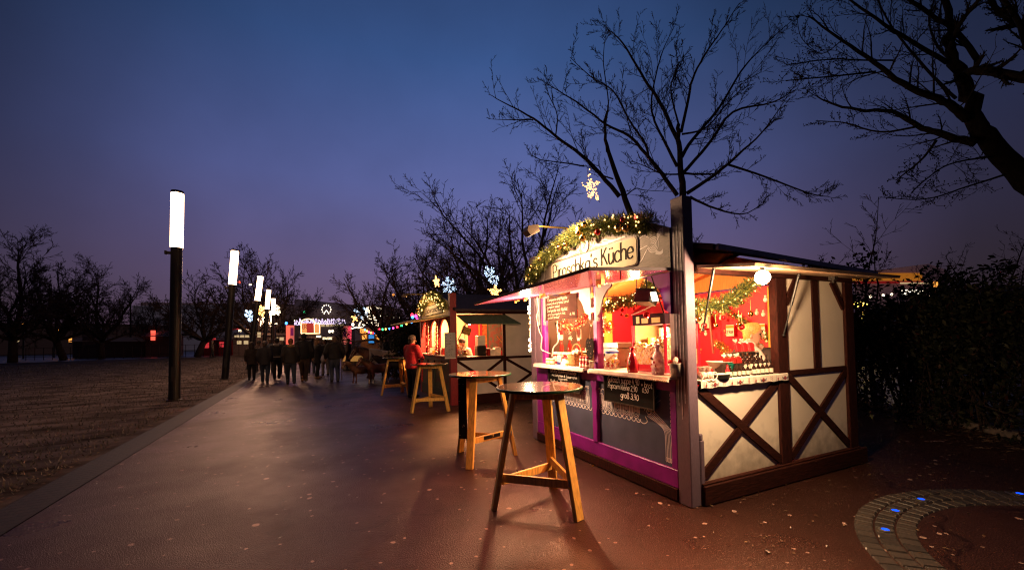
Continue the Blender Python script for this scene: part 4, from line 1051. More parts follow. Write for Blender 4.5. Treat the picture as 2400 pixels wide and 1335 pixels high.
bag('red bag with white spots tied at the neck, left of the popcorn machine', 1482, 3.04, .27, .062, mat('bag_red', (.62, .02, .05), .25, noise=.2), [M_LID, M_HONEY])
bag('white and purple printed bag tied at the neck in front of the popcorn machine', 1541, 3.05, .30, .068, mat('bag_print', (.75, .62, .62), .3, noise=.7, nscale=22, col2=(.30, .05, .14)), [M_LID, M_JAM])
y = onx(1583, 3.06); bkt = thing('price_bucket', 'white price bucket reading 4,90 full of sweets at the near end of the shelf', 'bucket', (3.06, y, ZS))
MB().lathe([(.045, 0), (.056, .12), (.06, .125), (.05, .12)], (3.06, y, ZS), 16).build('bucket_body', M_LID, bkt, smooth=True)
q = MB(); write(q, "4,90", (3.003, y + .036, ZS + .035), FU, FV, FN, .045, .005, width=.07); q.build('price', mat('price_grey', (.25, .2, .18), .7), bkt)
q = MB()
for k in range(8): q.k = k % 2; q.ball((3.06 + .03 * math.cos(k), y + .035 * math.cos(k * 2.1), ZS + .135 + .012 * (k % 3)), .024, 7, 5)
q.build('sweets', [M_LID, M_RIB], bkt)

x0, x1, y0, y1, zb, zt = 3.22, 3.72, 3.16, 3.66, ZS, 1.86
pm = thing('popcorn_machine', 'red popcorn machine with glass sides full of popcorn in the right front window', 'popcorn machine', (x0, y0, zb))
M_PMR = mat('machine_red', (.60, .012, .04), .28, noise=.1, coat=.4)
b = MB().box((x0, y0, zb), (x1, y1, zb + .075))
for X in (x0, x1 - .028):
    for Y in (y0, y1 - .028): b.box((X, Y, zb + .076), (X + .028, Y + .028, zt - .16))
b.build('frame', M_PMR, pm, bevel=.004)
MB().box((x0 + .01, y0 + .01, zt - .16), (x1 - .01, y1 - .01, zt - .045)).build('header', mat('machine_header', (.03, .012, .02), .9, spec=.1), pm)
MB().add([(x0 - .02, y0 - .02, zt - .044), (x1 + .02, y0 - .02, zt - .044), (x1 + .02, y1 + .02, zt - .044), (x0 - .02, y1 + .02, zt - .044), (x0 + .08, y0 + .08, zt + .06), (x1 - .08, y0 + .08, zt + .06), (x1 - .08, y1 - .08, zt + .06), (x0 + .08, y1 - .08, zt + .06)],
         [(0,3,2,1), (4,5,6,7), (0,1,5,4), (1,2,6,5), (2,3,7,6), (3,0,4,7)]).build('canopy', M_PMR, pm)
lg = MB()
for k, (yy, w_) in enumerate(((3.56, .05), (3.45, .10), (3.29, .12))): lg.box((x0 + .006, yy - w_ / 2, zt - .14), (x0 + .009, yy + w_ / 2, zt - .085 + .02 * (k == 0)))
lg.box((3.30, y0 + .006, zt - .145), (3.36, y0 + .009, zt - .06)); lg.box((3.42, y0 + .006, zt - .14), (3.60, y0 + .009, zt - .09))
lg.build('header_badge', mat('badge_yellow', (.8, .55, .08), .4), pm)
for lo, hi in (((x0 + .012, y0 + .03, zb + .076), (x0 + .015, y1 - .03, zt - .161)), ((x0 + .03, y0 + .012, zb + .076), (x1 - .03, y0 + .015, zt - .161))):
    MB().box(lo, hi).build('glass_pane', M_GL, pm)
MB().box((x1 - .032, y0 + .03, zb + .076), (x1 - .029, y1 - .03, zt - .161)).box((x0 + .03, y1 - .032, zb + .076), (x1 - .03, y1 - .029, zt - .161)).build('back_panel', mat('machine_back', (.75, .50, .28), .28, .7, noise=.2), pm)
pc = MB(); R = random.Random(9)
def heap(X, Y): return .20 + .11 * math.exp(-((X - 3.42) ** 2 + (Y - 3.20) ** 2) / .02) + .04 * math.sin(9 * X + 7 * Y)
nn = 16; gx = [x0 + .02 + (x1 - x0 - .05) * a / nn for a in range(nn + 1)]; gy = [y0 + .02 + (y1 - y0 - .05) * a / nn for a in range(nn + 1)]
hv = [(X, Y, zb + .078 + heap(X, Y) * .93) for X in gx for Y in gy]; fv = [(a * (nn + 1) + c, a * (nn + 1) + c + 1, (a + 1) * (nn + 1) + c + 1, (a + 1) * (nn + 1) + c) for a in range(nn) for c in range(nn)]
pc.add(hv, fv)
for X0_, Y0_, X1_, Y1_ in ((gx[0], gy[0], gx[0], gy[-1]), (gx[0], gy[0], gx[-1], gy[0])):
    for a in range(nn):
        A1 = (X0_ + (X1_ - X0_) * a / nn, Y0_ + (Y1_ - Y0_) * a / nn); A2 = (X0_ + (X1_ - X0_) * (a + 1) / nn, Y0_ + (Y1_ - Y0_) * (a + 1) / nn)
        pc.add([(*A1, zb + .078), (*A2, zb + .078), (*A2, zb + .078 + heap(*A2) * .93), (*A1, zb + .078 + heap(*A1) * .93)], [(0, 1, 2, 3)])
for k in range(2600):
    X = R.uniform(x0 + .03, x1 - .03); Y = R.uniform(y0 + .03, y1 - .03)
    hh = heap(X, Y)
    edge = min(X - x0, Y - y0) < .04 or k % 2
    if edge and k % 3: (X, Y) = (x0 + R.uniform(.016, .026), Y) if k % 2 else (X, y0 + R.uniform(.016, .026))
    pc.k = 0 if R.random() < .75 else 1
    z = zb + .08 + (R.uniform(0, hh) if edge else hh * R.uniform(.82, 1.0))
    r = R.uniform(.011, .019); pc.ball((X, Y, z), r, 5, 3); 
pc.build('popcorn', [mat('popcorn', (.85, .72, .45), .8, noise=.2, nscale=60), mat('popcorn_gold', (.85, .55, .15), .7)], pm)
MB().lathe([(.07, 0), (.085, .02), (.085, .13), (.09, .135), (.05, .15)], (3.47, 3.38, zb + .33), 18).tube([(3.47, 3.38, zb + .47), (3.47, 3.38, zt - .16)], .012).build('kettle', M_GREYM, pm, smooth=True)
MB().lathe([(.04, 0), (.048, .11), (.05, .112)], (3.36, 3.50, zb + .25), 14).build('measuring_cup', mat('cup_yellow', (.85, .70, .05), .4), pm)
MB().ball((3.30, 3.22, zt - .21), .022, 10, 7).build('bulb', M_BULB, pm)
lamp('machine_light', (3.30, 3.30, zt - .26), 120, WARM, .03, pm)
# more hangings that crowd the openings
R = random.Random(77)
def hang_ball(p, r, m, lab, grp, L):
    t = thing('hanging_bauble', lab, 'bauble', p, grp); p = V(p)
    MB().ball(p, r, 10, 7).lathe([(r * .25, r * .95), (r * .2, r * 1.2)], p, 6).build('ball', m, t, smooth=True); MB().tube([p + V((0, 0, r)), p + V((0, 0, r + L))], .002, 4).build('string', M_GOLDS, t)
for k in range(9): hang_ball((3.30 + .13 * k + R.uniform(-.03, .03), 2.98 + R.uniform(-.04, .08), 1.72 + R.uniform(-.08, .14)), R.uniform(.022, .034), M_REDB if k % 2 else M_GOLD, 'red or gold bauble hanging under the pine garland of the side window', 'baubles under the garland of the side window', .12)
for k in range(7): hang_ball((3.30, 3.55 + .09 * k, 1.80 + R.uniform(-.06, .12)), R.uniform(.018, .028), M_REDB if k % 3 else M_GOLD, 'small red or gold bauble hanging under the garland of the right front window', 'baubles under the garland of the right front window', .10)
for k in range(6):
    p = V((3.26, 4.45 + .16 * k, 1.74 + R.uniform(-.05, .05))); t = thing('gingerbread_heart', 'brown gingerbread heart with white icing hanging in the left front window', 'gingerbread', p, 'gingerbread hearts in the left front window'); s_ = .055
    hp = [(0, -1), (.55, -.45), (.95, .15), (.85, .65), (.45, .85), (0, .5), (-.45, .85), (-.85, .65), (-.95, .15), (-.55, -.45)]
    MB().prism([(a * s_, b * s_) for a, b in hp], p, FU, FV, FN, .012).build('heart', mat('gingerbread', (.22, .08, .025), .7, noise=.3, nscale=30), t)
    q = MB(); q.ribbon(cr([(a * s_ * .78, b * s_ * .78) for a, b in hp], 4, True), .006, p + V((-.0125, 0, 0)), FU, FV, FN); q.build('icing', M_LID, t)
    MB().tube([p + V((0, 0, s_ * .5)), p + V((0, 0, .22))], .003, 4).build('ribbon', M_RIB, t)
for k in range(5): jar('amber preserve jar in the second row of the left shelf', 3.14, onx(1340, 3.14) - .0 + .055 * k - .02, ZS, .024, .11, M_HONEY, M_RIB, 'amber preserve jars in the second row')
# striped price cards & sweets on the back shelf seen past the post
bs = thing('back_shelf', 'narrow shelf with small red sweets on the brown far wall', 'shelf', (4.0, 5.66, 1.34))
MB().box((3.7, 5.60, 1.33), (4.42, 5.73, 1.35)).build('board', M_SHELF, bs)
R = random.Random(4); q = MB()
for k in range(10): q.k = k % 3; q.ball((3.75 + .065 * k, 5.65, 1.375), .024, 7, 5)
q.build('sweets', [M_RIB, M_LID, M_HONEY], bs)
wr = thing('wreath', 'small gold ring wreath hanging near the yellow pillar', 'wreath', P3(1430, 762, 3.5))
p = P3(1430, 762, 3.5); MB().tube([(p.x, p.y + .055 * math.cos(a), p.z + .055 * math.sin(a)) for a in [2 * PI * k / 18 for k in range(19)]], .010, 6).build('ring', M_GOLD, wr)
q = MB()
for k in range(3): q.bar(p + V((0, .05 * math.cos(k * PI / 3), .05 * math.sin(k * PI / 3))), p - V((0, .05 * math.cos(k * PI / 3), .05 * math.sin(k * PI / 3))), .008, .008, up=(1, 0, 0))
q.build('spoke', M_GOLD, wr)
p = P3(1515, 738, 3.1); hb = thing('hanging_bauble', 'large shiny red bauble hanging in front of the popcorn machine', 'bauble', p)
MB().ball(p, .034, 14, 9).build('ball', M_REDB, hb, smooth=True); MB().tube([p + V((0, 0, .03)), p + V((0, 0, .14))], .003, 4).build('string', M_GOLDS, hb)
tag(MB().tube(cr([P3(1480, 738, 3.1), P3(1500, 730, 3.1), P3(1525, 718, 3.1), P3(1560, 698, 3.08)]), .006, 5).build('tinsel_string', M_LID, loc=P3(1515, 724, 3.1)), 'thin white tinsel string across the popcorn machine header', 'tinsel')

# ------------------------------------------------------------------ goods on the side counter
ZT = 1.158
def ony(px, Y): return P2(px, 860, Y).x
def bottle(label, x, y, z, h, m, lab, group=None):
    t = thing('sauce_bottle', label, 'bottle', (x, y, z), group); r = h * .155
    MB().lathe([(r * .95, 0), (r, .004), (r, h * .55), (r * .4, h * .75), (r * .36, h * .9)], (x, y, z), 10).build('glass_body', m, t, smooth=True)
    MB().lathe([(r * .42, h * .88), (r * .42, h), (.001, h * 1.01)], (x, y, z), 8).build('cap', M_BLACK if lab is M_LAB else M_RIB, t)
    MB().lathe([(r * 1.01, h * .14), (r * 1.02, h * .15), (r * 1.02, h * .44), (r * 1.01, h * .45)], (x, y, z), 10).build('label_band', lab, t)
    return t
stp = thing('bottle_step', 'low white riser under the back rows of dark bottles', 'riser', (4.2, 2.92, ZT))
MB().box((4.0, 2.87, ZT), (4.46, 3.06, ZT + .035)).build('step', M_SHELF, stp)
for k in range(6):
    bottle('dark sauce bottle in the raised back row on the side counter', 4.02 + .078 * k, 2.90, ZT + .036, .155, M_DARKG, M_LAB, 'dark bottles in the raised back row')
for k in range(6):
    bottle('dark sauce bottle in the rearmost row on the side counter', 4.05 + .072 * k, 2.99, ZT + .036, .185, M_DARKG, M_LAB, 'dark bottles in the rearmost row')
for k in range(5):
    bottle('small dark bottle with cream label in the front row on the side counter', 3.70 + .066 * k, 2.80, ZT, .120, M_DARKG, M_LAB, 'small bottles in the front row')
for k in range(5):
    bottle('slim dark bottle in the front row near the timber post', 4.06 + .068 * k, 2.80, ZT, .135, M_DARKG, M_LAB, 'slim bottles in the front row')
bottle('red ketchup bottle left of the small dark bottles', 3.635, 2.78, ZT, .13, M_RIB, M_LID)
def packet(label, x, y, z, h, m, group=None):
    t = thing('heart_packet', label, 'sweet packet', (x, y, z), group)
    MB().prism([(-.035, 0), (.035, 0), (.04, h * .6), (.012, h * .72), (-.012, h * .72), (-.04, h * .6)], (x, y, z), (1, 0, 0), (0, .15, 1), SN, .03).build('packet', m, t, bevel=.004)
    MB().prism([(0, h * .7), (.03, h * .85), (.032, h * .98), (.018, h * 1.02), (0, h * .95), (-.018, h * 1.02), (-.032, h * .98), (-.03, h * .85)], (x, y + .008, z), (1, 0, 0), (0, .15, 1), SN, .006).build('heart_tag', M_LAB, t)
for k in range(3): packet('red packet with a white heart tag standing on the bottle riser', 4.14 + .11 * k, 3.04, ZT + .232, .135, M_RIB, 'red packets with heart tags above the bottles')
pk = thing('riser_rack', 'wire rack carrying the red heart packets behind the bottles', 'rack', (4.24, 3.05, ZT))
MB().box((4.02, 3.02, ZT + .222), (4.46, 3.10, ZT + .230)).tube([(4.03, 3.09, ZT), (4.03, 3.09, ZT + .221)], .006).tube([(4.45, 3.09, ZT), (4.45, 3.09, ZT + .221)], .006).build('rack_frame', M_STEEL, pk)
for k in range(3): packet('small red packet lying among the front bottles', 3.74 + .09 * k, 2.88, ZT + .126, .095, M_JAM, 'small red packets above the front bottles')
pk2 = thing('riser_block', 'small wooden block under the small red packets', 'riser', (3.8, 2.9, ZT)); MB().box((3.66, 2.86, ZT), (3.98, 2.94, ZT + .125)).build('block', M_BROWN, pk2)
x = ony(1686, 2.95); bw = thing('mixing_bowl', 'wide white bowl on the side counter', 'bowl', (x, 2.95, ZT))
MB().lathe([(.06, .0), (.07, .01), (.125, .085), (.132, .09), (.12, .085), (.06, .02), (.001, .016)], (x, 2.95, ZT + .06), 20).lathe([(.07, 0), (.06, .06)], (x, 2.95, ZT), 14).build('bowl_body', M_LID, bw, smooth=True)
x = ony(1711, 2.84); gm = thing('green_mug', 'teal green mug on the side counter', 'mug', (x, 2.84, ZT))
MB().lathe([(.032, 0), (.038, .10), (.04, .102), (.034, .1), (.03, .01)], (x, 2.84, ZT + .03), 14).lathe([(.036, 0), (.034, .03)], (x, 2.84, ZT), 12).build('mug_body', mat('teal', (.01, .22, .15), .3), gm, smooth=True)
x = ony(1692, 2.77); bd = thing('serving_dish', 'black oval dish with a pale rim at the front of the side counter', 'dish', (x, 2.77, ZT))
mb = MB().lathe([(.09, 0), (.10, .03), (.105, .042)], (0, 0, 0), 22); mb.v = [(x + a * 1.05, 2.775 + b_ * .5, ZT + c_) for a, b_, c_ in mb.v]; mb.build('dish_body', M_BLACK, bd)
mb = MB().lathe([(.1055, .0425), (.106, .047), (.092, .047), (.088, .04)], (0, 0, 0), 22); mb.v = [(x + a * 1.05, 2.775 + b_ * .5, ZT + c_) for a, b_, c_ in mb.v]; mb.build('rim', M_LID, bd)
x = ony(1668, 2.745); rl = thing('cable_coil', 'loops of white cord lying at the front of the side counter', 'cord', (x, 2.745, ZT))
for k, (dx, r) in enumerate(((-.02, .036), (.03, .034))):
    MB().tube([(x + dx + r * math.cos(a), 2.742 - .004 * k, ZT + .04 + r * math.sin(a)) for a in [2 * PI * j / 18 for j in range(19)]], .0045, 6).build('loop', MATS['cable_white'], rl)
MB().tube(cr([(x - .13, 2.75, ZT + .006), (x - .07, 2.745, ZT + .07), (x - .05, 2.742, ZT + .03)]), .0045, 6).build('loop', MATS['cable_white'], rl)
R = random.Random(12)
for k in range(6):
    xx = ony(1640 + 4.5 * k, 2.86); t = thing('candy_bag', 'small cellophane bag of red sweets beside the corner post', 'sweet bag', (xx, 2.82 + .03 * (k % 3), ZT), 'cellophane sweet bags beside the corner post')
    q = MB(); yy = 2.82 + .04 * (k % 3)
    q.ball((xx, yy, ZT + .038), .036, 9, 6); q.k = 1; q.lathe([(.008, .068), (.03, .115)], (xx, yy, ZT), 8); q.k = 0
    q.build('bag_body', [mat('sweets_mix', (.7, .25, .2), .2, noise=.8, nscale=30, col2=(.8, .7, .6)), M_CELL], t)
x = 4.40; wpck = thing('paper_stack', 'stack of white paper wrappers leaning at the timber post', 'paper', (x, 3.1, ZT)); MB().prism([(-.08, 0), (.08, 0), (.06, .26), (.0, .33), (-.07, .24)], (4.39, 3.14, ZT), (1, 0, 0), (0, .2, 1), SN, .03).build('wrapper', M_LID, wpck)
# price cards and hangings before the red back wall
def hang_card(label, px, py, X, txt, wd=.16, ht=.24):
    p = P3(px, py, X); t = thing('price_card', label, 'price card', p)
    MB().prism([(-wd/2, -ht/2), (wd/2, -ht/2), (wd/2, ht/2), (-wd/2, ht/2)], p, FU, FV, FN, .004).build('card', M_LAB, t)
    MB().prism([(-wd/2, ht*.22), (wd/2, ht*.22), (wd/2, ht*.42), (-wd/2, ht*.42)], p + V((-.0045, 0, 0)), FU, FV, FN, .002).build('stripe', M_HONEY, t)
    q = MB(); write(q, txt, p + V((-.0048, wd * .42, -ht * .28)), FU, FV, FN, ht * .3, ht * .045, width=wd * .84); q.build('price', M_INK, t)
hang_card('price card reading 2,90€ on the red wall beside the blond vendor', 1711, 774, 5.70, "2,90€", .13, .17)
hang_card('price card reading 4,90 on the red wall right of the dark haired vendor', 1784, 772, 5.70, "4,90", .11, .17)
for i, (px, py, X) in enumerate(((1689, 745, 5.6), (1654, 782, 5.6), (1774, 733, 5.3), (1789, 736, 5.3), (1726, 716, 5.3), (1794, 702, 4.9))):
    p = P3(px, py, X); q = MB(); q.ball(p, .024, 8, 6, 1.3); q.ball(p + V((0, 0, .042)), .014, 8, 5)
    tag(q.build('white_ornament', M_LID, loc=p), 'tiny white figure ornament hanging before the red back wall', 'ornament', 'tiny white figures hanging before the red wall')
p = P3(1645, 750, 5.65); tag(MB().prism([(-.2, -.13), (.16, -.13), (.18, .10), (-.16, .12)], p, FU, FV, FN, .006).build('paper_sheet', M_LAB, loc=p), 'pale paper sheet pinned on the red back wall beside the corner post', 'paper')
M_PIPE = mat('pipe_brown', (.25, .06, .04), .4)
tag(MB().tube([P3(1663, 742, 5.5), P3(1668, 790, 5.5), P3(1672, 828, 5.5)], .02, 8).build('wall_pipe', M_PIPE, loc=P3(1668, 790, 5.5)), 'thin brown pipe down the red back wall', 'pipe')
# ------------------------------------------------------------------ bar tables
M_PINEW = mat('pine_wood', (.95, .50, .11), .5, noise=.35, nscale=6, bump=.05, stretch=(9, 9, 1.0))
M_TOP = mat('table_top', (.16, .085, .05), .16, noise=.45, nscale=5, coat=.7, stretch=(2, 9, 2))
M_GREENR = mat('green_rim', (.008, .045, .018), .3)
def make_table(label, rt=.415, fr=.46, tr=.25):
    t = thing('bar_table', label, 'bar table', (0, 0, 0), 'round wooden bar tables')
    MB().lathe([(.001, 1.1265), (rt - .012, 1.1265), (rt - .012, 1.12)], n=48).build('tabletop', M_TOP, t)
    MB().lathe([(rt - .06, 1.100), (rt - .004, 1.100), (rt, 1.106), (rt, 1.119), (rt - .004, 1.1255), (rt - .012, 1.1262), (rt - .013, 1.119)], n=48).build('rim', M_GREENR, t, smooth=True)
    for k in range(3):
        a = 2 * PI * k / 3; c, s = math.cos(a), math.sin(a)
        f = V((fr * c, fr * s, 0)); h = V((tr * c, tr * s, 1.098)); out = V((c, s, 0)); tan = V((-s, c, 0))
        vs = []
        for p in (f, h):
            wd = .046; th = .024
            vs += [p - tan * wd - out * th, p + tan * wd - out * th, p + tan * wd + out * th, p - tan * wd + out * th]
        MB().add(vs, [(3,2,1,0), (4,5,6,7), (0,1,5,4), (1,2,6,5), (2,3,7,6), (3,0,4,7)]).build('leg', M_PINEW, t, bevel=.004)
        for z_ in (.93, .31):
            u_ = z_ / 1.098; c_ = f.lerp(h, u_) - tan * .047; MB().bar(c_ + V((0, 0, -.03)), c_ + V((0, 0, .03)), .018, .006, up=tan).ball(c_ - tan * .004, .008, 6, 4).build('leg_bolt', M_STEEL, t)
    for k in range(3):
        a = 2 * PI * k / 3; b = 2 * PI * (k + 1) / 3
        r = fr + (tr - fr) * .255
        MB().bar((r * math.cos(a) * .93, r * math.sin(a) * .93, .255 + .03 * k), (r * math.cos(b) * .93, r * math.sin(b) * .93, .255 + .03 * k), .028, .075).build('stretcher', M_PINEW, t, bevel=.003)
        r2 = tr * 1.02
        MB().bar((r2 * math.cos(a) * .93, r2 * math.sin(a) * .93, 1.055), (r2 * math.cos(b) * .93, r2 * math.sin(b) * .93, 1.055), .026, .078).build('apron', M_PINEW, t, bevel=.003)
    return t
T1 = make_table('nearest round bar table with green rimmed shiny top and splayed pine legs')
T2 = dup(T1, label='second bar table from the camera, with a black board hung down its left leg')
T3 = dup(T1, label='third bar table, in front of the red corner post of the far stall')
T4 = dup(T1, label='farthest bar table, left of the person in the red jacket')
T1.location = (1.935, 3.51, 0); T1.rotation_euler = (0, 0, math.radians(45))
T2.location = (1.985, 5.22, 0); T2.rotation_euler = (0, 0, math.radians(-10)); 
p = at(1007, 852, 9.35); T3.location = (p.x, p.y, 0); T3.rotation_euler = (0, 0, math.radians(75)); T3.scale = (1, 1, .93)
p = at(931, 840, 12.2); T4.location = (p.x, p.y, 0); T4.rotation_euler = (0, 0, math.radians(62)); T4.scale = (1, 1, .96)
hd = MB()
for q in ((.45, .25), ):
    pass
# steel plates on the nearest legs
bt = thing('hanging_menu_board', 'long narrow black board hanging from the second bar table beside its leg', 'menu board', (1.72, 5.12, .55))
MB().prism([(-.06, -.28), (.06, -.28), (.055, .50), (-.055, .50)], (1.72, 5.18, .58), (.72, -.69, 0), (0, 0, 1), (-.69, -.72, 0), .012).build('panel', M_BOARD, bt)
q = MB()
for k in range(7): scribble(q, (1.672, 5.208, 1.0 - .11 * k), (.72, -.69, 0), FV, (-.69, -.72, 0), .085, .035, .004, k)
q.build('writing', M_CHALKDIM, bt)
lb = thing('bottle_opener', 'black bottle opener strip screwed to the stretcher of the second bar table', 'bottle opener', (2.07, 4.86, .27))
f1 = V(T2.location); a1_, a2_ = math.radians(-10), math.radians(230)
A_ = f1 + V((.36 * math.cos(a1_), .36 * math.sin(a1_), .33)); B_ = f1 + V((.36 * math.cos(a2_), .36 * math.sin(a2_), .33))
dn = V(((B_ - A_).y, -(B_ - A_).x, 0)).normalized(); dn = dn if dn.y < 0 else -dn
C1, C2 = A_.lerp(B_, .25) + dn * .02, A_.lerp(B_, .72) + dn * .02
MB().bar(C1 + V((0, 0, -.01)), C2 + V((0, 0, -.01)), .012, .05).build('plate', M_BLACK, lb, bevel=.004)
cq = C1.lerp(C2, .5) + dn * .008; MB().ball(cq, .02, 8, 6).build('catch', M_BRASS, lb)

# ------------------------------------------------------------------ second stall
M_REDP = mat('red_post_paint', (.30, .012, .018), .5, noise=.35, nscale=9, stretch=(10, 10, 1.2))
M_DGREEN = mat('dark_green_paint', (.035, .05, .032), .5, noise=.3, nscale=6)
M_OLIVE = mat('olive_panel', (.12, .13, .06), .55, noise=.3, nscale=6)
M_REDPAN = mat('red_brown_panel', (.20, .06, .05), .55, noise=.3, nscale=6)
M_YFASC = mat('yellow_fascia', (.62, .46, .16), .55, noise=.25, nscale=6)
M_GRFELT = mat('green_felt', (.16, .20, .11), .85, noise=.35, nscale=20, bump=.2)
M_DIMCREAM = mat('dim_cream_wall', (.78, .66, .58), .7, noise=.2, nscale=2)
M_WOODIN = mat('pale_boards', (.70, .55, .36), .55, noise=.25, nscale=4, stretch=(14, 14, .6))
QX, QY, QL, QD = 2.93, 9.65, 3.2, 3.0
s2 = thing('market_stall', 'green and red sweets stall with half-timbered side, second from the camera', 'market stall', (QX, QY, 0))
MB().box((QX - .01, QY - .01, 0), (QX + .15, QY + .13, 2.70)).box((QX + .152, QY - .02, 0), (QX + .2, QY + .1, .62)).build('corner_post', M_REDP, s2)
MB().box((QX - .01, QY + QL - .13, 0), (QX + .13, QY + QL, 2.66)).build('corner_post', M_REDP, s2)
MB().box((QX, QY + .14, .02), (QX + .06, QY + QL - .14, .30)).build('base_beam', M_DGREEN, s2)
MB().box((QX - .02, QY + .14, 1.02), (QX + .10, QY + QL - .14, 1.15)).build('counter_front', M_DGREEN, s2)
MB().box((QX - .10, QY + .14, 1.152), (QX + .45, QY + QL - .14, 1.18)).build('counter_shelf', M_SHELF, s2)
for k in range(4):
    y0 = QY + .15 + k * .73; 
    f = MB().box((QX + .02, y0 + .05, .30), (QX + .05, y0 + .69, 1.02)); f.build('front_panel', M_OLIVE, s2)
    MB().box((QX - .005, y0 - .03, .30), (QX + .06, y0 + .05, 1.02)).build('panel_stile', M_DGREEN, s2)
    f = MB(); cy_ = y0 + .37
    for s in (-1, 1):
        f.ribbon(cr([(-(cy_ + s * .03), .50), (-(cy_ + s * .08), .75), (-(cy_ + s * .18), .92), (-(cy_ + s * .26), .96)]), .05, (QX + .018, 0, 0), FU, FV, FN)
        f.ribbon(cr([(-(cy_ + s * .12), .48), (-(cy_ + s * .17), .62), (-(cy_ + s * .2), .8)]), .03, (QX + .0176, 0, 0), FU, FV, FN)
    f.ribbon(cr([(-(cy_ - .2), .45), (-cy_, .52), (-(cy_ + .2), .45)]), .06, (QX + .0172, 0, 0), FU, FV, FN)
    f.build('painted_ornament', M_REDPAN, s2)
# red arches over the serving window
def arch_poly(w, h, rise):
    P = [(0, 0), (0, -h)] + [(w * .06, -h)]
    P += [(w / 2 - (w / 2 - w * .07) * math.cos(PI * k / 12), -h + .02 + (h - rise) * math.sin(PI * k / 12) ** .8) for k in range(13)]
    return P + [(w * .94, -h), (w, -h), (w, 0)]
for k in range(3):
    y1 = QY + .14 + .98 * (k + 1)
    MB().prism(arch_poly(.98, .55, .12)[::-1], (QX + .02, y1, 2.19), FU, FV, (1, 0, 0), .04).build('window_arch', M_REDP, s2)
for k in (1, 2):
    MB().box((QX + .0, QY + .14 + .98 * k - .035, 1.18), (QX + .07, QY + .14 + .98 * k + .035, 2.19)).build('window_post', M_REDP, s2)
yc = QY + QL / 2
def f2(y): 
    t = (y - yc) / (QL / 2); return 2.38 + .36 * max(0, 1 - t * t) ** .75
poly = [(-(QY + QL - .13), 2.19), (-(QY + .13), 2.19)] + [(-y, f2(y)) for y in [QY + .13 + (QL - .26) * k / 20 for k in range(21)]]
fs2 = MB().prism(poly, (QX + .01, 0, 0), FU, FV, (1, 0, 0), .04).build('fascia_board', M_YFASC, s2)
sg2 = MB().prism([(-(yc + .95), 2.26), (-(yc - .95), 2.26), (-(yc - 1.02), 2.40), (-(yc - .95), 2.54), (-(yc + .95), 2.54)], (QX + .006, 0, 0), FU, FV, FN, .008).build('name_sign', M_INK, s2)
MB().prism([(-(yc + .92), 2.275), (-(yc - .93), 2.275), (-(yc - .99), 2.40), (-(yc - .93), 2.525), (-(yc + .92), 2.525)], (QX - .003, 0, 0), FU, FV, FN, .004).build('sign_face', M_SIGN, sg2)
q = MB(); write(q, "Zuckergoscherl", (QX - .0078, yc + .86, 2.335), FU, FV, FN, .16, .030, stress=.45, width=1.7, tr=1.3); q.build('lettering', M_INK, sg2)
MB().add([(QX, QY + .10, 2.14), (QX, QY + QL + .05, 2.14), (2.05, QY + QL + .05, 2.03), (2.05, QY + .10, 2.03), (QX, QY + .10, 2.165), (QX, QY + QL + .05, 2.165), (2.05, QY + QL + .05, 2.055), (2.05, QY + .10, 2.055)],
         [(0,1,2,3), (4,7,6,5), (0,4,5,1), (1,5,6,2), (2,6,7,3), (3,7,4,0)]).build('awning', mat('awning_olive', (.22, .22, .07), .5), s2)
# side
MB().box((QX + .155, QY + .02, .22), (QX + 1.38, QY + .06, 1.06)).build('wall_panel', M_DIMCREAM, s2)
MB().box((QX + 1.45, QY + .02, .22), (QX + QD, QY + .06, 2.20)).build('wall_panel', M_DIMCREAM, s2)
MB().box((QX + .155, QY - .03, .0), (QX + QD + .08, QY + .05, .22)).build('base_beam', M_TIMBH, s2)
MB().box((QX + 1.375, QY - .0, .22), (QX + 1.455, QY + .08, 2.2)).build('timber_post', M_TIMB, s2)
MB().box((QX + QD - .1, QY - .0, .22), (QX + QD, QY + .08, 2.2)).build('timber_post', M_TIMB, s2)
MB().box((QX + .155, QY - .0, 1.06), (QX + 1.374, QY + .07, 1.14)).build('timber_rail', M_TIMBH, s2)
MB().box((QX + 1.456, QY - .0, 1.06), (QX + QD - .1, QY + .018, 1.12)).build('timber_rail', M_TIMBH, s2)
MB().box((QX + .155, QY - .005, 2.20), (QX + QD + .02, QY + .09, 2.30)).build('timber_rail', M_TIMBH, s2)
def brace2(a, b, y): MB().bar((a[0], y, a[1]), (b[0], y, b[1]), .02, .065, up=(b[1] - a[1], 0, a[0] - b[0])).build('timber_brace', M_TIMBH, s2)
brace2((QX + .16, 1.05), (QX + 1.37, .24), QY + .008); brace2((QX + .16, .24), (QX + 1.37, 1.05), QY + .011)
brace2((QX + 1.46, 1.05), (QX + QD - .1, .24), QY + .008); brace2((QX + 1.46, .24), (QX + QD - .1, 1.05), QY + .011)
MB().add([(QX + .14, QY - .01, 2.175), (QX + 1.46, QY - .01, 2.175), (QX + 1.62, QY - .55, 1.935), (QX + .22, QY - .55, 1.935), (QX + .14, QY - .01, 2.155), (QX + 1.46, QY - .01, 2.155), (QX + 1.62, QY - .55, 1.915), (QX + .22, QY - .55, 1.915)],
         [(0,3,2,1), (4,5,6,7), (0,1,5,4), (1,2,6,5), (2,3,7,6), (3,0,4,7)]).build('side_flap', M_GRFELT, s2)
MB().tube([(QX + .17, QY - .02, 1.55), (QX + .24, QY - .45, 1.94)], .012, 6).build('flap_stay', M_BLACK, s2)
rb = MB()
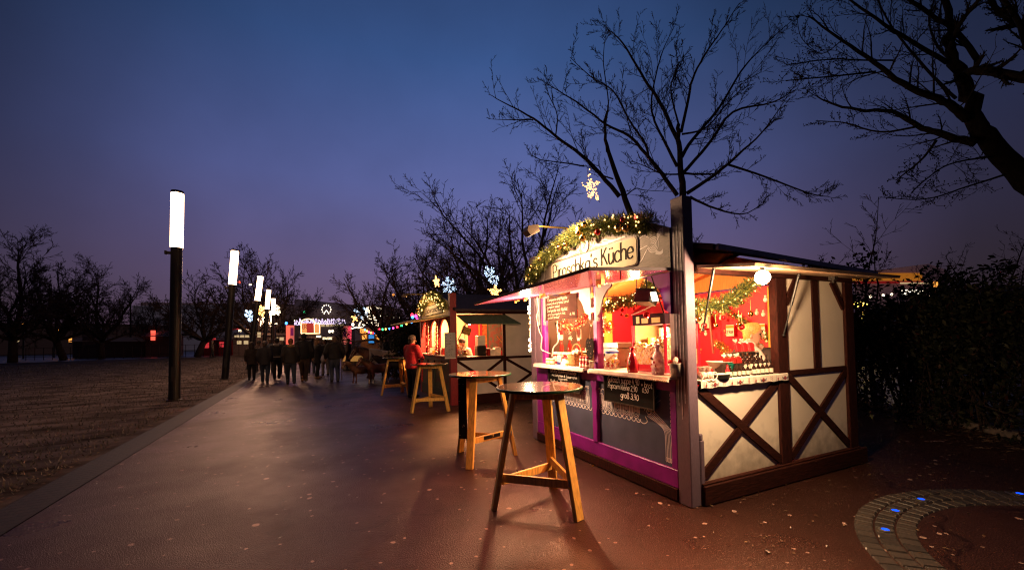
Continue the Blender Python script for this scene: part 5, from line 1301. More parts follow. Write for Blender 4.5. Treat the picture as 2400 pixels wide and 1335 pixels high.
for s, yb in ((1, QY - .18), (-1, QY + QL + .18)):
    rb.add([(QX + .06, yb, 2.25), (QX + QD + .2, yb, 2.25), (QX + QD + .2, yc, 2.80), (QX + .06, yc, 2.80), (QX + .06, yb, 2.30), (QX + QD + .2, yb, 2.30), (QX + QD + .2, yc, 2.85), (QX + .06, yc, 2.85)],
           [(0,1,2,3), (4,7,6,5), (0,4,5,1), (1,5,6,2), (3,2,6,7), (0,3,7,4)])
rb.build('roof', M_ROOF, s2)
MB().box((QX + QD - .06, QY + .1, .2), (QX + QD - .02, QY + QL - .1, 2.2)).build('back_wall', M_RED, s2)
bw2 = MB().box((QX + .2, QY + QL - .1, .2), (QX + QD - .07, QY + QL - .06, 2.2)); bw2.build('far_wall', M_WOODIN, s2)
MB().box((QX + 1.5, QY + 1.9, .2), (QX + 1.54, QY + QL - .12, 2.2)).build('partition', M_RED, s2)
MB().box((QX + .56, QY + 1.95, .2), (QX + 1.0, QY + 2.0, 2.2)).box((QX + 1.0, QY + 1.85, .2), (QX + 1.08, QY + 2.0, 2.2)).build('cupboard', M_WOODIN, s2)
MB().box((QX + 1.10, QY + 2.0, .2), (QX + QD - .07, QY + 2.04, 2.2)).build('inner_wall', M_RED, s2)
MB().add([(QX + .1, QY + .1, 2.21), (QX + QD, QY + .1, 2.21), (QX + QD, yc, 2.6), (QX + .1, yc, 2.6), (QX + .1, QY + QL - .1, 2.21), (QX + QD, QY + QL - .1, 2.21)], [(0,1,2,3), (3,2,5,4)]).build('ceiling', M_WOODIN, s2)
M_BULB2 = mat('bulb_far', (1, 1, 1), .3, emit=(1.0, .84, .55), es=25, sample=False)
bulb_lamp('inside_lamp', 'bare bulb hanging inside the green and red stall, near its corner post', (QX + .75, QY + .75, 1.98), .04, 290, WARM, .3, m=M_BULB2, cat='light bulb')
bulb_lamp('inside_lamp', 'bare bulb inside the green and red stall, behind the far red arch', (QX + .7, QY + 2.4, 1.98), .04, 260, WARM, .3, m=M_BULB2, cat='light bulb')
sl2 = thing('sign_lamp', 'small lamp on a thin arm in front of the yellow fascia of the far stall', 'lamp', (QX, yc, 2.75))
MB().tube([(QX, yc, 2.75), (QX - .05, yc + .1, 2.84), (QX - .75, yc + .1, 2.82)], .012, 6).build('arm', M_BRASS, sl2)
MB().lathe([(.07, -.03), (.075, 0), (.02, .06)], (QX - .76, yc + .1, 2.78), 12).build('lamp_head', MATS['lamp_head'], sl2)
lamp('lamp_light', (QX - .72, yc + .1, 2.72), 36, WARM2, .05, sl2, 'SPOT', (QX, yc, 2.38), 2.3, .9)
g2 = garland('pine garland thick with warm lights over the yellow fascia of the far stall', [(QX - .05, QY + QL - .2, 2.38), (QX - .05, QY + QL - .6, 2.58), (QX - .05, yc + .5, 2.72), (QX - .05, yc, 2.76), (QX - .05, yc - .6, 2.70), (QX - .05, QY + .6, 2.52), (QX - .05, QY + .35, 2.38)],
             .12, 4200, 80, [(.02, (-.1, 0, 0), .05, M_GOLD), (.1, (-.1, 0, 0), .05, M_GOLD), (.25, (-.1, 0, .04), .05, M_GOLD)], seed=21, nl=.09, br=.015, side=(-1, 0, 0))
lamp('garland_light', (QX - .3, yc + .5, 2.75), 8, WARM, .1, g2)
for k, (y, lab) in enumerate(((QY + 1.12, 'red tinsel garland wound down the nearer red window post of the far stall'), (QY + 2.10, 'red tinsel garland wound down the farther red window post of the far stall'))):
    garland(lab, [(QX - .02, y + .03, 1.22), (QX - .06, y - .02, 1.5), (QX - .03, y + .02, 1.75), (QX - .05, y, 2.0)], .06, 700, 12, (), [M_REDF, M_REDF], seed=30 + k, nl=.07, br=.010)
wb2 = thing('price_board', 'tall white price board tied to the red corner post of the far stall', 'price board', (QX - .02, QY - .03, 1.14))
MB().box((QX - .16, QY - .045, 1.14), (QX + .10, QY - .025, 1.74)).build('panel', mat('whiteboard', (.42, .38, .36), .5), wb2)
q = MB()
for k in range(8): scribble(q, (QX - .14, QY - .0456, 1.67 - .068 * k), (1, 0, 0), FV, SN, .15 + .02 * (k % 3), .03, .005, 20 + k)
q.build('writing', M_INK, wb2); MB().box((QX - .17, QY - .05, 1.12), (QX + .11, QY - .02, 1.138)).build('ledge', M_SHELF, wb2)
# goods of the second stall
def px2(px, Y): return P2(px, 830, Y).x
ZC = 1.142
dz = thing('juice_dispenser', 'clear drinks dispenser on a black base in the side window of the far stall', 'drinks dispenser', (px2(1127, QY + .3), QY + .3, ZC))
x = px2(1127, QY + .3); MB().box((x - .13, QY + .2, ZC), (x + .11, QY + .42, ZC + .26)).build('base', M_BLACK, dz, bevel=.01)
MB().box((x - .11, QY + .21, ZC + .262), (x + .10, QY + .41, ZC + .52)).build('tank', mat('tank_white', (.75, .72, .68), .15, noise=.1), dz, bevel=.01)
MB().box((QX + .16, QY + .10, 1.115), (QX + 1.37, QY + .5, 1.14)).build('counter_shelf', M_SHELF, s2)
for k, (px, w_, h_, mm, lab) in enumerate(((1155, .09, .14, M_LID, 'white box at the right end of the far stall side window'), (1145, .05, .17, M_JAM, 'small red topped tub beside the drinks dispenser'), (1167, .10, .18, M_LID, 'tall white carton by the timber post of the far stall'))):
    x = px2(px, QY + .28); t = thing('carton', lab, 'carton', (x, QY + .28, ZC))
    MB().box((x - w_, QY + .22, ZC), (x + w_ * .6, QY + .36, ZC + h_)).build('box_body', mm, t, bevel=.004); MB().box((x - w_ - .004, QY + .216, ZC + h_ + .001), (x + w_ * .6 + .004, QY + .364, ZC + h_ + .02)).build('lid', M_SHELF, t)
gbk = thing('gift_bag', 'big cellophane bag of sweets beside the corner post of the far stall', 'gift bag', (px2(1081, QY + .2), QY + .2, ZC))
q = MB(); R = random.Random(6); x = px2(1081, QY + .2)
for k in range(70): q.k = k % 4; q.ball((x + R.gauss(0, .075), QY + .2 + R.uniform(-.06, .06), ZC + .03 + abs(R.gauss(0, .11))), R.uniform(.02, .035), 6, 4)
q.build('sweets', [M_HONEY, M_LID, M_RIB, M_CELL], gbk); MB().lathe([(.16, 0), (.17, .2), (.03, .34), (.09, .42)], (x, QY + .2, ZC), 14).build('wrap', M_GL, gbk)
def poster(lab, px, py, Y, wd, ht, frame_m, face_m, rot=0.0):
    p = P2(px, py, Y); t = thing('poster', lab, 'poster', p); c, s = math.cos(rot), math.sin(rot); U = (c, 0, s); W = (-s, 0, c)
    MB().prism([(-wd/2, -ht/2), (wd/2, -ht/2), (wd/2, ht/2), (-wd/2, ht/2)], p, U, W, SN, .01).build('frame', frame_m, t)
    MB().prism([(-wd*.42, -ht*.42), (wd*.42, -ht*.42), (wd*.42, ht*.42), (-wd*.42, ht*.42)], p + V((0, -.0105, 0)), U, W, SN, .003).build('picture', face_m, t)
    return t, p
YW = QY + 1.98
poster('framed gold and red picture on the red wall of the far stall', 1137, 782, YW, .42, .62, mat('frame_gold', (.6, .32, .05), .4), mat('pic_red', (.22, .02, .015), .5, noise=.8, nscale=14, col2=(.5, .2, .05)))
t, p = poster('large green poster with a diagonal stripe in the side window of the far stall', 1164, 782, QY + 1.7, .62, .98, M_DGREEN, mat('pic_green', (.03, .075, .06), .5, noise=.8, nscale=10, col2=(.16, .02, .02)))
MB().bar(p + V((-.02, -.017, -.05)), p + V((.16, -.017, -.26)), .004, .05, up=(0, 1, 0)).build('stripe', M_HONEY, t)
poster('brown and gold diamond board hanging tilted under the green side flap', 1093, 775, QY + .12, .24, .19, mat('frame_brown', (.30, .13, .02), .5), mat('pic_brown', (.10, .04, .012), .5, noise=.8, nscale=30, col2=(.5, .26, .03)), -.35)
y = QY + 1.5; ssd = thing('sweets_stand', 'white and gold sweets display on the front counter of the far stall', 'display', (QX, QY + .7, 1.181))
q = MB(); R = random.Random(15)
for k in range(26): q.k = k % 3; q.box((QX - .06 + .2 * R.random(), QY + .3 + .075 * k + .0, 1.181), (QX + .0 + .2 * R.random() + .03, QY + .36 + .075 * k, 1.181 + R.uniform(.04, .20)))
q.build('boxes', [M_LID, M_HONEY, M_RIB], ssd)

# ------------------------------------------------------------------ people
def blob(name, chains, mats_, parent, vox=.018, it=6):
    """one continuous surface: rounded tapering chains melted together. chain point = (x, y, z, rx, ry); a chain may start with 'flat'"""
    mb = MB()
    for ch_ in chains:
        flat = ch_[0] == 'flat'; pts = ch_[1:] if flat else ch_
        C = [V(p[:3]) for p in pts]; RR = [(p[3], p[4] if len(p) > 4 else p[3]) for p in pts]; ring = []; n = 14
        def axes(i):
            d = (C[min(i + 1, len(C) - 1)] - C[max(i - 1, 0)])
            d = d.normalized() if d.length > 1e-6 else V((0, 0, 1))
            u = V((1, 0, 0)) if abs(d.x) < .8 else V((0, 0, 1))
            u = (u - d * u.dot(d)).normalized(); return d, u, d.cross(u)
        for i in range(len(C)):
            d, u, w_ = axes(i); rm = (RR[i][0] + RR[i][1]) / 2
            st = [(0, 1)]
            if i == 0 and not flat: st = [(-.96, .28), (-.8, .6), (-.5, .87), (0, 1)]
            if i == len(C) - 1: st = st + [(.5, .87), (.8, .6), (.96, .28)]
            for off, k in st: ring.append([C[i] + d * off * rm + u * (RR[i][0] * k * math.cos(2*PI*q/n)) + w_ * (RR[i][1] * k * math.sin(2*PI*q/n)) for q in range(n)])
        vs = [p for r in ring for p in r]; m_ = len(ring)
        mb.add(vs, [(a*n+q, a*n+(q+1)%n, (a+1)*n+(q+1)%n, (a+1)*n+q) for a in range(m_ - 1) for q in range(n)] + [tuple(range(n-1, -1, -1)), tuple(range((m_-1)*n, m_*n))])
    me = bpy.data.meshes.new(name); me.from_pydata([V(p) for p in mb.v], [], mb.f); me.update()
    ob = bpy.data.objects.new(name, me); COL.objects.link(ob)
    r = ob.modifiers.new('melt', 'REMESH'); r.mode = 'VOXEL'; r.voxel_size = vox; r.use_smooth_shade = True
    sm = ob.modifiers.new('smooth', 'SMOOTH'); sm.iterations = it; sm.factor = .5
    dg = bpy.context.evaluated_depsgraph_get()
    m2 = bpy.data.meshes.new_from_object(ob.evaluated_get(dg), depsgraph=dg)
    bpy.data.objects.remove(ob); bpy.data.meshes.remove(me)
    m2.name = name; m2.materials.clear()
    for k in (mats_ if isinstance(mats_, (list, tuple)) else [mats_]): m2.materials.append(k)
    for pl in m2.polygons: pl.use_smooth = True; pl.material_index = 0
    o = bpy.data.objects.new(name, m2); COL.objects.link(o)
    if parent: o.parent = parent
    return o
def join_extra(body, mb, mats_):
    """add small pieces (fingers, nose, ears, eyes) to the one body mesh"""
    me = body.data
    for k in mats_: me.materials.append(k)
    bm = bmesh.new(); bm.from_mesh(me); vs = [bm.verts.new(v) for v in mb.v]
    for f, mi in zip(mb.f, mb.mi):
        try: nf = bm.faces.new([vs[q] for q in f]); nf.material_index = mi; nf.smooth = True
        except ValueError: pass
    bm.to_mesh(me); bm.free()
def child(mb, name, m, parent, smooth=True):
    o = mb.build(name, m, None, smooth=smooth); o.parent = parent; return o
M_SKIN = mat('skin', (.52, .30, .21), .55, noise=.08); M_HAIRB = mat('hair_brown', (.05, .025, .014), .6, noise=.4, nscale=60, bump=.3)
M_HAIRY = mat('hair_blond', (.66, .42, .12), .5, noise=.4, nscale=60, bump=.3); M_SHOE = mat('shoe', (.02, .018, .016), .5)
M_EYE = mat('eye', (.02, .015, .012), .3)
def person(label, loc, face, h=1.74, stride=0.0, coat=(.02, .018, .02), trousers=(.02, .02, .03), head=('hair', M_HAIRB), coat_len=.80, arms=((0, .03), (0, .03)),
           lean=0.0, coat_noise=.3, stout=1.0, shoe=None, collar=None, group=None, look=0.0):
    """local frame: the person faces +Y; arms = (outward, forward) offsets or a pair of explicit elbow/hand points"""
    t = thing('person', label, 'person', loc, group); t.rotation_euler = (0, 0, face); k = h / 1.75; t.scale = (k, k, k)
    s = stride; L = lean; g = stout; hipz = .92 - abs(s) * .05
    def leg(sd, f):
        kn = V((sd * .10, f * .17 + .03, .49)); an = V((sd * .10, f * .32 - (.03 if f < 0 else 0), .09 + (.05 if f < -.5 else 0))); return kn, an
    kl, al = leg(-1, s); kr, ar = leg(1, -s)
    E = []; H = []; S = []
    for i, sd in enumerate((-1, 1)):
        a = arms[i]; S.append(V((sd * .175 * g, L * .34, 1.40)))
        if isinstance(a[0], (int, float)):
            el = V((sd * (.245 * g + a[0]), L * .32 - .04 + a[1] * .4, 1.12)); ha = V((sd * (.235 * g + a[0] * 1.2), L * .3 + .05 + a[1] * 1.2, .87 + a[1] * .5))
        else: el, ha = V(a[0]), V(a[1])
        E.append(el); H.append(ha)
    R_ = Matrix.Rotation(look, 3, 'Z'); hb = V((0, L * .52 + .02, 1.615))
    def fp(x, y, z): return hb + R_ @ V((x, y, z))
    ch = [[(0, 0, hipz, .13, .10), (0, L * .12, 1.12, .125, .10), (0, L * .28, 1.30, .155, .11), (0, L * .36, 1.40, .12, .09), (0, L * .42, 1.50, .056, .06), (*fp(0, -.01, -.04), .062, .072)],
          [(*fp(0, 0, -.045), .064, .078), (*fp(0, 0, .035), .080, .098)], [(*fp(0, .03, -.075), .045, .05), (*fp(0, .01, -.03), .06, .07)]]
    for i, sd, kn, an in ((0, -1, kl, al), (1, 1, kr, ar)):
        ch.append([(*S[i], .062), (*E[i], .045), (*H[i], .032)]); d = (H[i] - E[i]).normalized(); ch.append([(*H[i], .032, .024), (*(H[i] + d * .085), .036, .020)])
        ch.append([(sd * .09, 0, hipz - .04, .09), (*kn, .060), (*an, .042)]); ch.append([(an.x, an.y, an.z - .03, .04), (an.x, an.y + .12, an.z - .055, .035, .028)])
    body = blob('body', ch, M_SKIN, t, .016, 5)
    fg = MB(); fg.smooth = True
    for i in (0, 1):
        d = (H[i] - E[i]).normalized(); side = d.cross(V((0, 1, .2))).normalized(); cur = (V((0, 1, 0)) - d * d.y)
        b0 = H[i] + d * .095
        for j, Lf in enumerate((.062, .072, .068, .052)):
            o_ = b0 + side * (.024 - .016 * j); fg.tube([o_, o_ + d * Lf * .5, o_ + d * Lf * .85 + cur * .022], [.0095, .009, .007], 6)
        o_ = H[i] + d * .03 + side * .028; fg.tube([o_, o_ + d * .03 + side * .022 + cur * .01, o_ + d * .058 + side * .024 + cur * .02], [.011, .010, .008], 6)
    fg.tube([fp(0, .090, .015), fp(0, .114, -.028), fp(0, .092, -.042)], [.010, .017, .010], 6); fg.ball(fp(.078, 0, -.015), .019, 6, 5, 1.5).ball(fp(-.078, 0, -.015), .019, 6, 5, 1.5)
    fg.k = 1; fg.ball(fp(.032, .084, .008), .011, 6, 5).ball(fp(-.032, .084, .008), .011, 6, 5); fg.k = 2; fg.tube([fp(-.024, .080, -.075), fp(0, .088, -.077), fp(.024, .080, -.075)], .007, 5)
    join_extra(body, fg, [M_EYE, mat('lips', (.35, .09, .07), .5)])
    cm = mat('coat_%d' % len(bpy.data.materials), coat, .8, noise=coat_noise, nscale=14, bump=.2)
    cz = coat_len
    cc = [['flat', (0, L * .02, cz, .205 * g, .165 * g), (0, L * .05, cz + .12, .195 * g, .155 * g), (0, L * .12, 1.08, .175 * g, .145 * g), (0, L * .28, 1.28, .195 * g, .15 * g), (0, L * .36, 1.40, .14 * g, .115 * g), (0, L * .42, 1.485, .078, .082)],
          [(*S[0], .085 * g), (0, L * .35, 1.42, .09, .09), (*S[1], .085 * g)]]
    for i in (0, 1): cc.append([(*S[i], .088 * g), (*E[i], .072 * g), (*E[i].lerp(H[i], .93), .056)])
    blob('coat', cc, cm, t, .017, 5)
    tm = mat('trousers_%d' % len(bpy.data.materials), trousers, .85, noise=.3, nscale=12)
    tt = [[(0, 0, hipz + .05, .155, .12), (0, 0, hipz - .04, .15, .12)]]
    for sd, kn, an in ((-1, kl, al), (1, kr, ar)): tt.append(['flat', (an.x, an.y, an.z - .02, .068), (an.x, an.y, an.z + .10, .066), (*kn, .082), (sd * .09, 0, hipz - .08, .11)])
    blob('trousers', tt, tm, t, .017, 4)
    for an in (al, ar):
        z0 = an.z - .09
        blob('shoe', [[(an.x, an.y - .05, .052 + z0, .054, .05), (an.x, an.y + .06, .050 + z0, .056, .05), (an.x, an.y + .17, .038 + z0, .050, .036)], [(an.x, an.y, .10 + z0, .058), (an.x, an.y, .05 + z0, .056)]], shoe or M_SHOE, t, .016, 3)
    kind, hm = head
    if kind in ('hair', 'long', 'bun'):
        hp = [[(*fp(0, -.030, .0), .084, .085), (*fp(0, -.014, .055), .094, .104)], [(*fp(0, .02, .085), .07, .07), (*fp(0, -.05, .07), .08, .07)], [(*fp(0, -.06, -.05), .066, .045), (*fp(0, -.04, .02), .085, .075)]]
        if kind == 'long': hp.append([(*fp(0, -.075, -.20), .095, .05), (*fp(0, -.05, -.02), .10, .075)])
        if kind == 'bun': hp.append([(*fp(0, -.12, .09), .045), (*fp(0, -.08, .08), .05)])
        blob('hair', hp, hm, t, .013, 3)
    elif kind in ('beanie', 'cap'):
        top = .135 if kind == 'beanie' else .115
        mb = MB().lathe([(.094, -.005), (.100, .03), (.098, .07), (.080, top - .02), (.045, top + .005), (.001, top + .012)], n=16)
        if kind == 'cap': mb.prism([(-.06, .05), (.06, .05), (.07, .13), (.035, .165), (-.035, .165), (-.07, .13)], (0, 0, .03), (1, 0, 0), (0, 1, 0), (0, 0, 1), .012)
        mb.v = [tuple(fp(x, y * 1.14 - .008, z + .015)) for x, y, z in mb.v]; child(mb, kind, hm, t)
        blob('hair', [[(*fp(0, -.050, -.055), .070, .05), (*fp(0, -.028, .01), .085, .085)]], M_HAIRB, t, .013, 3)
    elif kind == 'hood':
        blob('hood', [[(*fp(0, -.05, -.13), .115, .10), (*fp(0, -.045, -.02), .122, .118), (*fp(0, -.04, .06), .108, .11)]], cm, t, .015, 4)
        mb = MB(); R2 = random.Random(4)
        for q in range(170):
            a = R2.uniform(0, 2 * PI); c0 = fp(.105 * math.cos(a), .03 + R2.uniform(-.02, .02), -.02 + .13 * math.sin(a)); dd = V((math.cos(a) + R2.gauss(0, .4), R2.gauss(0, .6), math.sin(a) + R2.gauss(0, .4))).normalized()
            mb.tube([c0, c0 + dd * .045], [.008, .001], 4)
        child(mb, 'fur_trim', hm, t)
    if collar is not None:
        mb = MB().lathe([(.115, 1.42), (.135, 1.46), (.128, 1.52), (.100, 1.54), (.085, 1.50)], (0, L * .42 - .01, 0), 16); child(mb, 'collar', collar, t)
    return t
def dark(a, b, c): return (a, b, c)
M_FUR = mat('fur_trim', (.30, .20, .12), .9, noise=.6, nscale=80, bump=.6); M_BEAN = mat('beanie_dark', (.03, .028, .03), .9)
def gp_(px, py): q = gnd(px, py); return (q.x, q.y, 0)
crowd = 'people walking away toward the lit market'
person('person in a long brown padded coat with fur edged hood, leftmost of the walking group', gp_(590, 889), .05, 1.62, .25, (.05, .035, .025), (.015, .014, .016), ('hood', M_FUR), .70, coat_noise=.5, group=crowd)
person('person in a flat light cap and dark coat walking second from the left', gp_(621, 896), -.05, 1.66, .3, (.03, .026, .03), (.03, .04, .07), ('cap', mat('cap_grey', (.16, .13, .12), .8)), .74, group=crowd)
p3_ = person('person in dark jacket with pale waist stripe, third from the left', gp_(649, 889), .0, 1.76, .55, (.018, .016, .018), (.05, .042, .04), ('beanie', M_BEAN), .80, stout=1.1, collar=mat('collar_pale', (.4, .33, .28), .8), group=crowd)
child(MB().lathe([(.201, .955), (.205, .96), (.205, .985), (.201, .99)], n=24), 'waist_stripe', MATS['collar_pale'], p3_)
p3_.children[-1].scale = (1, .84, 1)
person('person with reddish hair and tan collar in a dark jacket, mid stride', gp_(682, 901), .08, 1.72, .8, (.018, .016, .018), (.025, .035, .06), ('hair', mat('hair_red', (.20, .06, .025), .6)), .82, stout=1.1, collar=mat('collar_tan', (.30, .18, .09), .8), group=crowd)
person('tallest person in a black padded jacket and brown trousers, striding', gp_(713, 895), -.12, 1.90, .9, (.012, .011, .013), (.11, .065, .04), ('beanie', M_BEAN), .84, stout=1.15, shoe=mat('shoe_tan', (.30, .17, .08), .7), group=crowd)
pb_ = person('long haired person in dark coat turned sideways carrying a white plastic bag', gp_(744, 886), -1.1, 1.74, .2, (.02, .018, .018), (.015, .014, .016), ('long', mat('hair_fair', (.22, .12, .06), .6)), .66, shoe=mat('shoe_pale', (.35, .2, .12), .7), arms=((0, .05), ((.26, .12, 1.16), (.24, .32, 1.02))), group=crowd)
q = gnd(744, 886); bx_, by_ = q.x + .25, q.y - .18
cbag = thing('carrier_bag', 'white plastic carrier bag held by the sideways person', 'bag', (bx_, by_, .62))
MB().lathe([(.02, .0), (.11, .02), (.13, .12), (.10, .24), (.05, .30)], (bx_, by_, .70), 12).build('bag_body', mat('bag_white', (.62, .56, .54), .5, noise=.2), cbag, smooth=True); MB().tube([(bx_ - .05, by_, .98), (bx_ - .02, by_, 1.08), (bx_ + .03, by_, 1.08), (bx_ + .05, by_, .98)], .008, 5).build('handle', MATS['bag_white'], cbag)
person('person in dark jacket and pale trousers half hidden behind the bulky man in jeans', gp_(763, 879), .2, 1.68, .2, (.03, .026, .026), (.22, .18, .17), ('hair', M_HAIRB), .86, group=crowd)
person('bulky man in black jacket and blue jeans standing at the right end of the group', gp_(785, 894), .1, 1.78, .15, (.010, .010, .012), (.05, .065, .11), ('hair', mat('hair_greyish', (.14, .09, .06), .6)), .88, stout=1.22, arms=((.02, .08), (.02, .08)), group=crowd)
person('person crossing the lawn in a grey brown coat and pale hat', gp_(497, 838), -1.5, 1.9, .3, (.12, .09, .07), (.02, .02, .025), ('cap', mat('hat_pale', (.45, .38, .34), .8)), .85)
person('person at the far stall in a bright red padded jacket and striped beanie', (gnd(967, 931).x, gnd(967, 931).y, 0), -1.0, 1.70, .05, (.42, .012, .03), (.012, .014, .025), ('beanie', mat('beanie_stripe', (.10, .08, .08), .9, noise=.8, nscale=25)), .82, stout=1.12, arms=(((-.28, .06, 1.15), (-.16, .26, 1.10)), ((.28, .06, 1.15), (.16, .28, 1.10))), look=-.3)
for (px, py, dx, fc, hh, st, ct, tr, hd_k, hm_, lab) in ((607, 872, 0, .15, 1.70, .6, (.04, .02, .02), (.02, .02, .03), 'beanie', M_BEAN, 'short dark figure half hidden between the first two walkers on the left'),
        (634, 872, 0, -.1, 1.78, .4, (.02, .03, .05), (.03, .03, .04), 'hair', M_HAIRB, 'person in dark blue jacket farther ahead, seen between the second and third walkers'),
        (664, 876, 0, .1, 1.66, .5, (.05, .025, .02), (.02, .02, .03), 'long', M_HAIRB, 'long haired person farther ahead, seen between the pale collar and the tan collar'),
        (730, 874, 0, .1, 1.70, .3, (.03, .03, .03), (.04, .05, .08), 'cap', M_BEAN, 'person in a dark cap farther ahead, right of the tallest walker'),
        (817, 868, 0, 1.3, 1.72, .2, (.03, .012, .012), (.02, .02, .03), 'hair', M_HAIRB, 'person standing behind the smallest pony near the orange counter'),
        (905, 872, 0, 1.0, 1.74, .2, (.02, .02, .025), (.02, .02, .03), 'beanie', M_BEAN, 'dark figure behind the blanketed horse, left of the farthest bar table')):
    person(lab, gp_(px, py), fc, hh, st, ct, tr, (hd_k, hm_), .80, stout=1.08, group='people farther ahead on the path')
# vendors
p = at(1733, 776, 4.95); person('blond vendor in a white top leaning over the side counter of the near stall', (p.x, p.y, 0), -2.2, 1.70, 0, (.75, .68, .6), (.1, .08, .08), ('bun', M_HAIRY), .85, lean=.25, arms=(((-.24, .22, 1.18), (-.14, .40, 1.05)), ((.24, .22, 1.18), (.12, .42, 1.05))), coat_noise=.1, look=-.5)
p = at(1768, 778, 5.35); person('dark haired vendor in a black jacket with pale collar bending beside the blond one', (p.x, p.y, 0), 1.95, 1.66, 0, (.03, .028, .03), (.02, .02, .025), ('hair', mat('hair_auburn', (.07, .022, .010), .6, noise=.4, nscale=50)), .85, lean=.25, arms=(((-.24, .2, 1.18), (-.1, .36, 1.06)), ((.24, .2, 1.18), (.1, .36, 1.06))), collar=M_LID)
p = at(1083, 806, 10.9); person('vendor in a dark cap behind the sweets bag in the far stall', (p.x, p.y, 0), 2.9, 1.60, 0, (.55, .48, .4), (.05, .05, .05), ('cap', M_BEAN), .85, arms=(((-.26, .1, 1.15), (-.15, .3, 1.08)), ((.26, .1, 1.15), (.15, .3, 1.08))))

